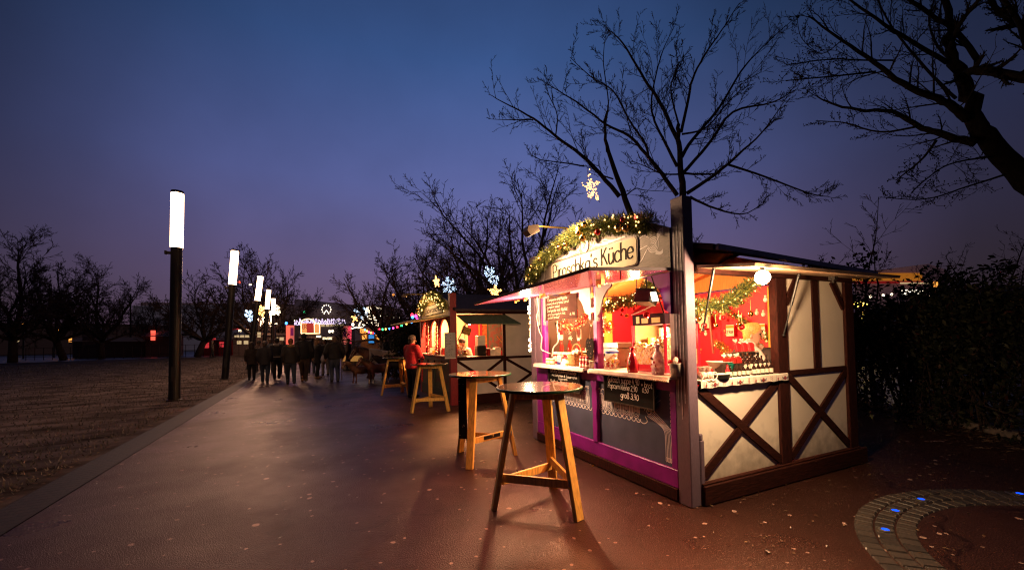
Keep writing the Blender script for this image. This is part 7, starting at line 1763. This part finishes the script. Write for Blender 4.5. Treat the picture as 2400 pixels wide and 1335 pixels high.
# truss gate with lettering of lights
gt = thing('truss_gate', 'black truss gate carrying a sweep of violet white light lettering', 'gate', at(748, 790, 46))
p0, p1 = at(683, 742, 46), at(814, 742, 46); dz_ = V((0, 0, -.22))
tr_ = MB()
for p_ in (p0, p1): 
    for o_ in (0, .22): tr_.bar((p_.x + FU2.x * o_, p_.y + FU2.y * o_, 0), (p_.x + FU2.x * o_, p_.y + FU2.y * o_, p_.z), .06, .06)
tr_.build('upright', M_BLACK, gt)
tr_ = MB(); tr_.bar(p0, p1, .07, .07).bar(p0 + dz_, p1 + dz_, .06, .06)
for k in range(20): tr_.bar(p0.lerp(p1, k / 20) + (dz_ if k % 2 else V((0, 0, 0))), p0.lerp(p1, (k + 1) / 20) + (V((0, 0, 0)) if k % 2 else dz_), .04, .04)
tr_.build('truss', M_BLACK, gt)
for k in range(9): place_small('bulb', M_WHITEB, .055, p0.lerp(p1, (k + .5) / 9) + V((0, 0, -.42)), gt)
lt_ = MB(); R = random.Random(31)
base_ = at(690, 762, 45.8); wid_ = (at(806, 758, 45.8) - base_).length
xs = 0
while xs < wid_:
    w_ = R.uniform(.10, .26); h_ = R.uniform(.30, .72)
    P = cr([(xs, R.uniform(0, .15)), (xs + w_ * .9, h_ * .8), (xs + w_ * .4, h_), (xs + w_ * .3, h_ * .3), (xs + w_, R.uniform(0, .12)), (xs + w_ * 1.5, h_ * .5)])
    lt_.ribbon(P, .06, base_, FU2, (0, 0, 1), FN2, off=.002 * R.randint(0, 6)); xs += w_ * 1.15
lt_.build('light_lettering', M_LETT, gt)
# arched lit shop front
sf = thing('lit_booth', 'market booth with arched front outlined in light and red panels', 'booth', at(727, 790, 43))
def pxp(x, y, d, pr=0): return at(x, y, d) + FN2 * pr
ol = [(706, 781), (706, 756)] + [(706 + 15.5 * (1 - math.cos(PI * k / 8)), 756 - 9 * math.sin(PI * k / 8)) for k in range(1, 8)] + [(737, 756), (737, 781), (706, 781)]
MB().tube([pxp(x, y, 42.9) for x, y in ol], .055, 6).tube([pxp(x, y, 42.9) for x, y in ((737, 757), (749, 757), (749, 781), (737, 781))], .055, 6).build('light_outline', glow('warm_outline', (1.0, .55, .25), 4), sf)
M_SHOP = glow('shop_orange', (1.0, .42, .12), .8)
lit_rects(sf, 'front_panel', [(708, 757, 720, 779)], 43, M_SHOP); lit_rects(sf, 'front_panel', [(720.5, 757, 735, 779)], 43, glow('shop_red', (.8, .05, .04), .35)); lit_rects(sf, 'front_panel', [(739, 759, 747, 779)], 43, M_SHOP)
q = MB()
for i_, (xx, tx) in enumerate(((709, "E"), (714, "R"))): write(q, tx, pxp(xx, 770, 42.7), FU2, FV, FN2, .42, .07)
q.build('lettering', glow('letter_red', (.7, .05, .03), .4), sf)
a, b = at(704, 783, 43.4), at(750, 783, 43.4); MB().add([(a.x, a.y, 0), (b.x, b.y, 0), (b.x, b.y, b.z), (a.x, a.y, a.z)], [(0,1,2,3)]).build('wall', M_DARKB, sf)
# red towers
for lab, x0_, x1_, y0_, y1_, d in (('red lit advertising tower at the left side of the truss gate', 671, 690, 762, 806, 40), ('red lit advertising tower at the right side of the truss gate', 803, 824, 764, 806, 40)):
    t = thing('advertising_tower', lab, 'advertising tower', at(x0_, 800, d)); xm = x0_ + 9 if x0_ < 700 else x1_ - 9
    a, b = at(x0_, y0_, d), at(x1_, y0_, d)
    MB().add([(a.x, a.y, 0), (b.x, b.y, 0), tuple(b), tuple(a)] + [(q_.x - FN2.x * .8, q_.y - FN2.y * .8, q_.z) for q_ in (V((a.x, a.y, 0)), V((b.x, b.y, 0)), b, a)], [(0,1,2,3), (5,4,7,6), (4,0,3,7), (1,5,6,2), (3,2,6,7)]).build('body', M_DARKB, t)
    if x0_ < 700: lit_rects(t, 'red_panel', [(x0_, y0_, xm, y1_)], d, M_REDG2, .05); lit_rects(t, 'poster', [(xm + .6, y0_, x1_, y1_)], d, glow('poster_pink', (1.0, .20, .16), .5), .05)
    else: lit_rects(t, 'poster', [(x0_, y0_, xm, y1_)], d, glow('poster_pink', (1.0, .20, .16), .5), .05); lit_rects(t, 'red_panel', [(xm + .6, y0_, x1_, y1_)], d, glow('red_pink', (1.0, .06, .12), .8), .05)
    fx = xm + 3 if x0_ < 700 else x0_ + 3
    lit_rects(t, 'poster_figure', [(fx, y0_ + 6, fx + 6, y0_ + 24)], d, glow('poster_dark', (.35, .02, .20), .25), .18)
# stall with roof of lights (cone) and blue screen
cn_ = thing('light_cone_stall', 'market hut whose pointed roof is covered in a dense cone of white lights', 'market hut', at(865, 800, 36))
R = random.Random(17); bl = MB(); ap = at(862, 716, 36); bc = at(866, 764, 36)
for k in range(150):
    u_ = R.random() ** .6; p_ = ap.lerp(bc, u_); w_ = .95 * u_ ** 1.1
    if u_ < .12: continue
    th = R.uniform(0, PI); bl.ball(p_ + FU2 * (w_ * math.cos(th)) + FN2 * (w_ * .8 * math.sin(th)), .042 * R.uniform(.7, 1.3), 6, 4)
o = bl.build('roof_lights', M_WHITEB, cn_, smooth=True); o['kind'] = 'stuff'
for dx, dy in ((0, 0), (3, -2), (8, 1), (9, 4), (4, 4), (6, -3)): place_small('bulb', M_WHITEB, .07, at(860 + dx, 722 + dy, 36), cn_)
rc = MB(); rc.lathe([(1.05, 0), (.02, 2.1)], (bc.x - FN2.x * .9, bc.y - FN2.y * .9, bc.z), 10); rc.build('roof', M_TIMB, cn_)
a, b = at(845, 768, 36.3), at(893, 768, 36.3); MB().add([(a.x, a.y, 0), (b.x, b.y, 0), tuple(b), tuple(a)], [(0,1,2,3)]).build('wall', mat('hut_wood', (.22, .10, .035), .7, noise=.3, nscale=6), cn_)
lit_rects(cn_, 'lit_board', [(845, 770, 857, 781), (850, 784, 859, 796)], 36, M_ORG)
lit_rects(cn_, 'screen', [(865, 784, 877, 803)], 36, M_BLUEG); lit_rects(cn_, 'screen_frame', [(863, 782, 879, 805)], 36.1, M_BLACK, .08)
lit_rects(cn_, 'lit_board', [(881, 780, 893, 786), (884, 790, 890, 796)], 36, M_ORG)
# coloured bulbs strings
M_COL = [glow('col_red', (1.0, .03, .06), 5), glow('col_blue', (.05, .25, 1.0), 5), glow('col_green', (.05, 1.0, .3), 5), glow('col_yellow', (1.0, .6, .1), 5), glow('col_pink', (1.0, .06, .35), 5)]
def bulb_string(label, p, q_, n, cols, r, sag=.25):
    t = thing('bulb_string', label, 'string of lights', p); p, q_ = V(p), V(q_)
    pts = [p.lerp(q_, k / 12) + V((0, 0, -sag * 4 * (k / 12) * (1 - k / 12))) for k in range(13)]
    MB().tube(pts, r * .2, 4).build('cable', M_BLACK, t)
    for k in range(n):
        u_ = (k + .5) / n; c = p.lerp(q_, u_) + V((0, 0, -sag * 4 * u_ * (1 - u_) - r)); place_small('bulb', cols[k % len(cols)], r, c, t)
bulb_string('string of coloured bulbs along the eave of the hut with the cone of lights', at(853, 768, 35), at(895, 768, 35), 9, [M_COL[1], M_COL[3], M_COL[4], M_COL[3], M_COL[0], M_COL[1]], .075, .35)
bulb_string('string of coloured bulbs running left from the green awning of the far stall', at(886, 769, 25), at(985, 742, 17), 10, [M_COL[0], M_COL[2], M_COL[3], M_COL[1], M_COL[4]], .05, .15)
bulb_string('row of small pale bulbs high behind the bare tree left of the far stall', at(878, 717, 40), at(900, 721, 40), 6, [M_WHITEB], .07, .05)
bulb_string('row of pale bulbs over the roofs behind the bare tree', at(885, 738, 45), at(975, 742, 45), 6, [M_WHITEB], .07, .1)
bc_ = thing('bulb_cluster', 'cluster of large coloured bulbs at the top left corner of the far stall', 'light bulbs', at(967, 740, 13.4))
for dx, dy, m_ in ((0, 0, M_COL[1]), (-1, -4, M_COL[0]), (8, -2, M_COL[4])): place_small('bulb', m_, .05, at(967 + dx, 742 + dy, 13.4), bc_)
# little lamps of the square
def post_lamp(label, px, py, d, m, r, post=True, n=1):
    p_ = at(px, py, d); t = thing('globe_lamp', label, 'lamp', (p_.x, p_.y, 0))
    if post: MB().tube([(p_.x, p_.y, 0), (p_.x, p_.y, p_.z)], r * .3, 6).build('post', M_BLACK, t)
    for k in range(n): o = place_small('bulb', m, r, p_ + FU2 * (r * 2.4 * (k - (n - 1) / 2)), t); o.name = 'globe'
post_lamp('double white globe lamp in front of the station', 776, 776, 60, M_WHITEB, .18, n=2)
post_lamp('pale lit lantern hanging right of the red tower', 827, 760, 42, M_WHITEB, .14)
post_lamp('orange lamp post at the far left of the lawn', 55, 762, 60, M_ORG, .30)
post_lamp('orange lamp low among the trees left of the tents', 127, 790, 62, M_ORG, .28)
post_lamp('dim orange lamp above the tents', 134, 771, 80, M_ORG, .3); post_lamp('dim red lamp above the white tent ridge', 194, 771, 85, M_ORG, .22)
post_lamp('small pale lamp at the foot of the left trees', 40, 796, 70, M_WIN, .3)
post_lamp('orange street light in the bare tree left of the far stall', 922, 691, 30, M_ORG, .09, False)
post_lamp('red lit lamp beside the second street lamp', 561, 661, 60, M_REDG2, .2, False); post_lamp('white twin lamp high right of the second street lamp', 588, 667, 60, M_WHITEB, .08, False, 3)
post_lamp('small green light on the station front', 714, 732, 100, M_GRG, .3, False); post_lamp('small blue light at the left red tower', 671, 757, 42, M_COL[1], .12, False)
post_lamp('white pair of lamps above the far stalls right of the fifth street lamp', 647, 758, 55, M_WHITEB, .09, False, 2)
for i_, (x, y) in enumerate(((557, 738), (575, 755), (628, 744), (660, 740), (669, 755), (600, 762), (640, 772))):
    p_ = at(x, y, 70); t = thing('market_light', 'small warm light point among the stalls left of the red tower', 'lamp', p_, 'small warm light points of the distant market')
    place_small('bulb', M_WHITEB if i_ % 2 else M_ORG, .12, p_, t)
# stalls in the distance
def far_stall(label, x0_, x1_, ytop, d, roofm, wallm, rects, lm, roofh=8):
    a, b = at(x0_, ytop, d), at(x1_, ytop, d); t = thing('market_booth', label, 'market booth', (a.x, a.y, 0))
    bk_ = -FN2 * 2.4
    MB().add([(a.x, a.y, 0), (b.x, b.y, 0), tuple(b), tuple(a), (a.x + bk_.x, a.y + bk_.y, 0), (b.x + bk_.x, b.y + bk_.y, 0), tuple(b + bk_), tuple(a + bk_)], [(0,1,2,3), (5,4,7,6), (4,0,3,7), (1,5,6,2)]).build('wall', wallm, t)
    h = V((0, 0, roofh * d / FOC)); e_ = FU2 * .3; m0, m1 = a - bk_ * -.5 + h, b - bk_ * -.5 + h
    f0, f1 = a - e_ + FN2 * .4, b + e_ + FN2 * .4; k0, k1 = a + bk_ * 1.15 - e_, b + bk_ * 1.15 + e_
    MB().add([f0, f1, m1 + e_, m0 - e_, k0, k1], [(0,1,2,3), (3,2,5,4), (0,3,4), (1,5,2)]).build('roof', roofm, t)
    lit_rects(t, 'lit_window', rects, d, lm, .06)
    return t
M_TENT = mat('tent_white', (.35, .30, .30), .8); M_STW = mat('stall_wood', (.10, .045, .03), .8, noise=.4)
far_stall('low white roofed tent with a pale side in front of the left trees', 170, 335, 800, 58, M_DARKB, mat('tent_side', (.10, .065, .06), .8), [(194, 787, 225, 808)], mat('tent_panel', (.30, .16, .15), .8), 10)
t = thing('tent_roof', 'pale tent ridge on the left', 'tent', at(236, 770, 59)); A_, B_, C_ = at(220, 765, 59), at(252, 778, 59), at(205, 778, 59)
MB().add([A_, B_, C_, B_ - FN2 * -2, A_ - FN2 * -2], [(0, 1, 2), (0, 4, 3, 1)]).build('canvas', M_DARKB, t); MB().bar(A_, B_, .12, .12).build('ridge', mat('ridge_pale', (.6, .5, .55), .7), t)  # ridge bar is paler than the canvas
far_stall('booth with a stack of red and yellow lit panels left of the tall street lamp', 340, 398, 788, 58, M_TENT, mat('booth_pink', (.25, .12, .11), .8), [(354, 774, 364, 782), (354, 783, 364, 797)], M_REDG2, 14)
t = thing('lit_sign', 'small orange lit figure sign among the dark tents', 'sign', at(166, 795, 60)); lit_rects(t, 'sign_face', [(163, 789, 169, 801)], 60, M_ORG)
t = thing('lit_sign', 'pair of small yellow lamps left of the tall street lamp', 'sign', at(392, 784, 60)); lit_rects(t, 'sign_face', [(386, 782, 391, 786), (393, 782, 398, 786)], 60, M_WINB)
far_stall('red lit booth with pink front behind the bare tree', 472, 510, 797, 56, M_STW, mat('booth_red', (.30, .03, .03), .8), [(474, 790, 505, 796), (476, 802, 490, 815)], M_REDG, 6)
far_stall('bright red booth right of the walker on the lawn', 512, 545, 797, 55, M_STW, mat('booth_red2', (.45, .03, .04), .8), [(515, 801, 527, 813), (531, 801, 541, 813)], M_REDG, 6)
far_stall('white shelved booth between the second and third street lamps', 546, 592, 792, 52, M_TENT, mat('booth_shelf', (.28, .20, .19), .8), [(550, 785, 560, 790), (563, 785, 572, 790), (575, 785, 584, 790), (556, 798, 566, 806), (572, 798, 582, 806)], M_WIN, 7)
far_stall('booth under warm lights right of the fourth street lamp', 600, 668, 786, 50, M_STW, mat('booth_shelf2', (.24, .16, .14), .8), [(604, 778, 611, 790), (642, 790, 652, 797), (656, 790, 665, 797)], M_WIN, 6)
far_stall('long low dark stall below the arched booth', 690, 805, 792, 41, M_STW, mat('stall_dark', (.06, .04, .045), .8), [(742, 786, 752, 790), (757, 790, 785, 795)], M_WINB, 3)
t = thing('lit_awning', 'red neon edged awning among the stalls left of the third street lamp', 'awning', at(570, 772, 60)); lit_rects(t, 'awning_face', [(543, 769, 600, 772)], 60, M_REDG); lit_rects(t, 'lamp_row', [(560, 772, 566, 777), (574, 771, 584, 777)], 60, M_WINB)
t = thing('eave_lights', 'slanting row of bright lamps on the eave left of the cone of lights', 'lamp', at(835, 766, 38))
MB().bar(at(823, 770, 38), at(837, 766, 38), .10, .10).build('tube_light', M_WHG, t); MB().bar(at(839, 768, 38), at(851, 765, 38), .10, .10).build('tube_light', M_WHG, t)
t = thing('wooden_counter', 'orange self-glowing wooden counter in front of the bay horse', 'counter', at(825, 842, 23)); lit_rects(t, 'counter_top', [(805, 833, 850, 846)], 23, mat('counter_wood_glow', (.75, .42, .13), .6, emit=(1.0, .5, .12), es=.25))  # counter top glows by itself in place of light falling on it
a, b = at(803, 848, 23.2), at(880, 848, 23.2); MB().bar((a.x, a.y, .45), (b.x, b.y, .45), .1, .9).build('counter_front', mat('counter_front', (.16, .12, .12), .8, noise=.6, nscale=8), t)
pp = thing('pole', 'thin pale pole beside the bulky man at the right of the walking group', 'pole', (at(800, 890, 17).x, at(800, 890, 17).y, 0)); q_ = at(800, 785, 17)
MB().tube([(q_.x, q_.y, 0), (q_.x, q_.y, q_.z + .55)], .022, 6).build('shaft', mat('pole_pale', (.2, .15, .14), .6), pp)
# festive wreath column on the pole
shrub('evergreen decoration wound on top of the thin pale pole', [(q_.x, q_.y, 1.45), (q_.x, q_.y, 1.46)], [.9, .9], .06, 900, 8, .04, 'decoration')
up = thing('utility_pole', 'wooden utility pole with crossbar behind the left trees', 'pole', gxy(306, 780, 75)); u0 = gxy(306, 780, 75); zt_ = at(306, 689, 75).z
MB().tube([u0, (u0[0], u0[1], zt_)], [.16, .12], 6).build('shaft', M_BARKF, up); MB().bar(V((u0[0], u0[1], zt_ - .5)) - FU2 * 1.1, V((u0[0], u0[1], zt_ - .5)) + FU2 * 1.1, .12, .12).build('crossbar', M_BARKF, up)
fn = thing('wire_fence', 'thin wire fence along the far side of the lawn', 'fence', gxy(160, 800, 52)); mbf = MB()
A_, B_ = V(gxy(40, 800, 52)), V(gxy(560, 800, 52)); mbf.bar(A_ + V((0, 0, 1.5)), B_ + V((0, 0, 1.5)), .04, .04).bar(A_ + V((0, 0, .4)), B_ + V((0, 0, .4)), .04, .04); mbf.build('rail', M_BARKF, fn)
for k in range(26): MB().tube([A_.lerp(B_, k / 25), A_.lerp(B_, k / 25) + V((0, 0, 1.55))], .035, 5).build('fence_post', M_BARKF, fn)
# building and lights behind the hedge
rb_ = thing('corner_building', 'pale building with an orange lit fascia behind the hedge on the right', 'building', gxy(2100, 680, 30))
a, b = at(2000, 640, 30), at(2176, 618, 30); MB().add([(a.x, a.y, 0), (b.x, b.y, 0), tuple(b), tuple(a)] + [tuple(V(v_) + V((6, 1, 0))) for v_ in ((a.x, a.y, 0), (b.x, b.y, 0), tuple(b), tuple(a))], [(0,1,2,3), (4,7,6,5), (0,4,5,1), (1,5,6,2), (2,6,7,3), (3,7,4,0)]).build('wall', mat('pale_render', (.34, .22, .26), .8, emit=(.5, .25, .3), es=.06), rb_)  # wall brightened by a faint emission of its own, no lamp
lit_rects(rb_, 'orange_fascia', [(1990, 640, 2158, 658)], 29.8, glow('fascia_orange', (1.0, .32, .03), .30)); lit_rects(rb_, 'red_band', [(1990, 659, 2160, 664)], 29.8, glow('fascia_red', (.6, .02, .02), .25)); lit_rects(rb_, 'canopy_edge', [(2108, 662, 2176, 665)], 29.7, M_WIN)
wall('low_building', 'low pale building glimpsed at the right edge over the hedge', 'building', 2345, 2500, 668, 26, mat('pale_render2', (.22, .15, .16), .8), depth=3)
t = thing('lit_band', 'dim orange band on the low building at the right edge', 'sign', at(2390, 700, 25)); lit_rects(t, 'sign_face', [(2330, 694, 2400, 722)], 25.8, glow('band_dim', (.8, .25, .06), .10))
def hidden_lights(label, pts, d, m_, r):
    for (x, y) in pts:
        p_ = at(x, y, d); t = thing('shop_light', label, 'lamp', p_, label); place_small('bulb', m_, r, p_, t)
hidden_lights('bright shop light glaring through the top of the hedge', [(2112, 686), (2125, 685), (2139, 685), (2150, 685), (2162, 683)], 27, M_WHG, .15)
hidden_lights('yellow shop light glinting low through the hedge beside the rear post', [(2003, 748), (2012, 750), (2020, 749), (2008, 712), (2019, 712), (2030, 718), (2026, 735)], 22, glow('shop_yellow', (1.0, .72, .12), 5), .13)
hidden_lights('dim warm light speckling the hedge', [(2005, 694), (2040, 695), (2070, 692), (2090, 690), (2180, 690), (2100, 720), (2110, 730), (2070, 790), (2120, 785), (2115, 793), (2260, 705), (2320, 715)], 24, M_WHITEB, .07)
post_lamp('orange globe lamp above the hedge beside the orange fascia', 2192, 666, 27, M_ORG, .16)

# litter on the ground by the side wall
M_PAPER = mat('paper_litter', (.55, .5, .46), .8)
for i_, (px, py, s, lab) in enumerate(((1800, 1293, .030, 'crumpled white paper scrap on the asphalt in front of the side wall'), (1937, 1281, .012, 'cigarette end lying left of the cobbled ring'), (1853, 1237, .011, 'cigarette end on the tree shadow before the stall'), (2060, 1258, .012, 'pale scrap on the cobbled ring'), (2030, 1287, .014, 'white strip of paper at the outer edge of the cobbled ring'), (1390, 1092, .014, 'yellow leaf at the foot of the plum front'))):
    q_ = gnd(px, py); R = random.Random(px); mb = MB()
    if s > .02:
        pts = [(q_.x + s * R.uniform(-1, 1), q_.y + s * R.uniform(-.7, .7), R.uniform(0, s * .8)) for _ in range(10)]; mb.add(pts, [(0,1,2), (2,3,4), (4,5,6), (6,7,8), (8,9,0), (1,4,7), (3,6,9)])
    else: mb.bar((q_.x - s, q_.y - s * .5, .006), (q_.x + s, q_.y + s * .4, .007), s * .7, .008)
    tag(mb.build('litter', M_PAPER if i_ != 5 else M_HONEY, loc=(q_.x, q_.y, 0)), lab, 'litter')
# weak last light of the sky from the west
sun = bpy.data.objects.new('sun', bpy.data.lights.new('sun', 'SUN')); COL.objects.link(sun)
sun.data.energy = 0.03; sun.data.angle = math.radians(25); sun.data.color = (.55, .5, .9); sun.rotation_euler = (math.radians(62), 0, math.radians(160))
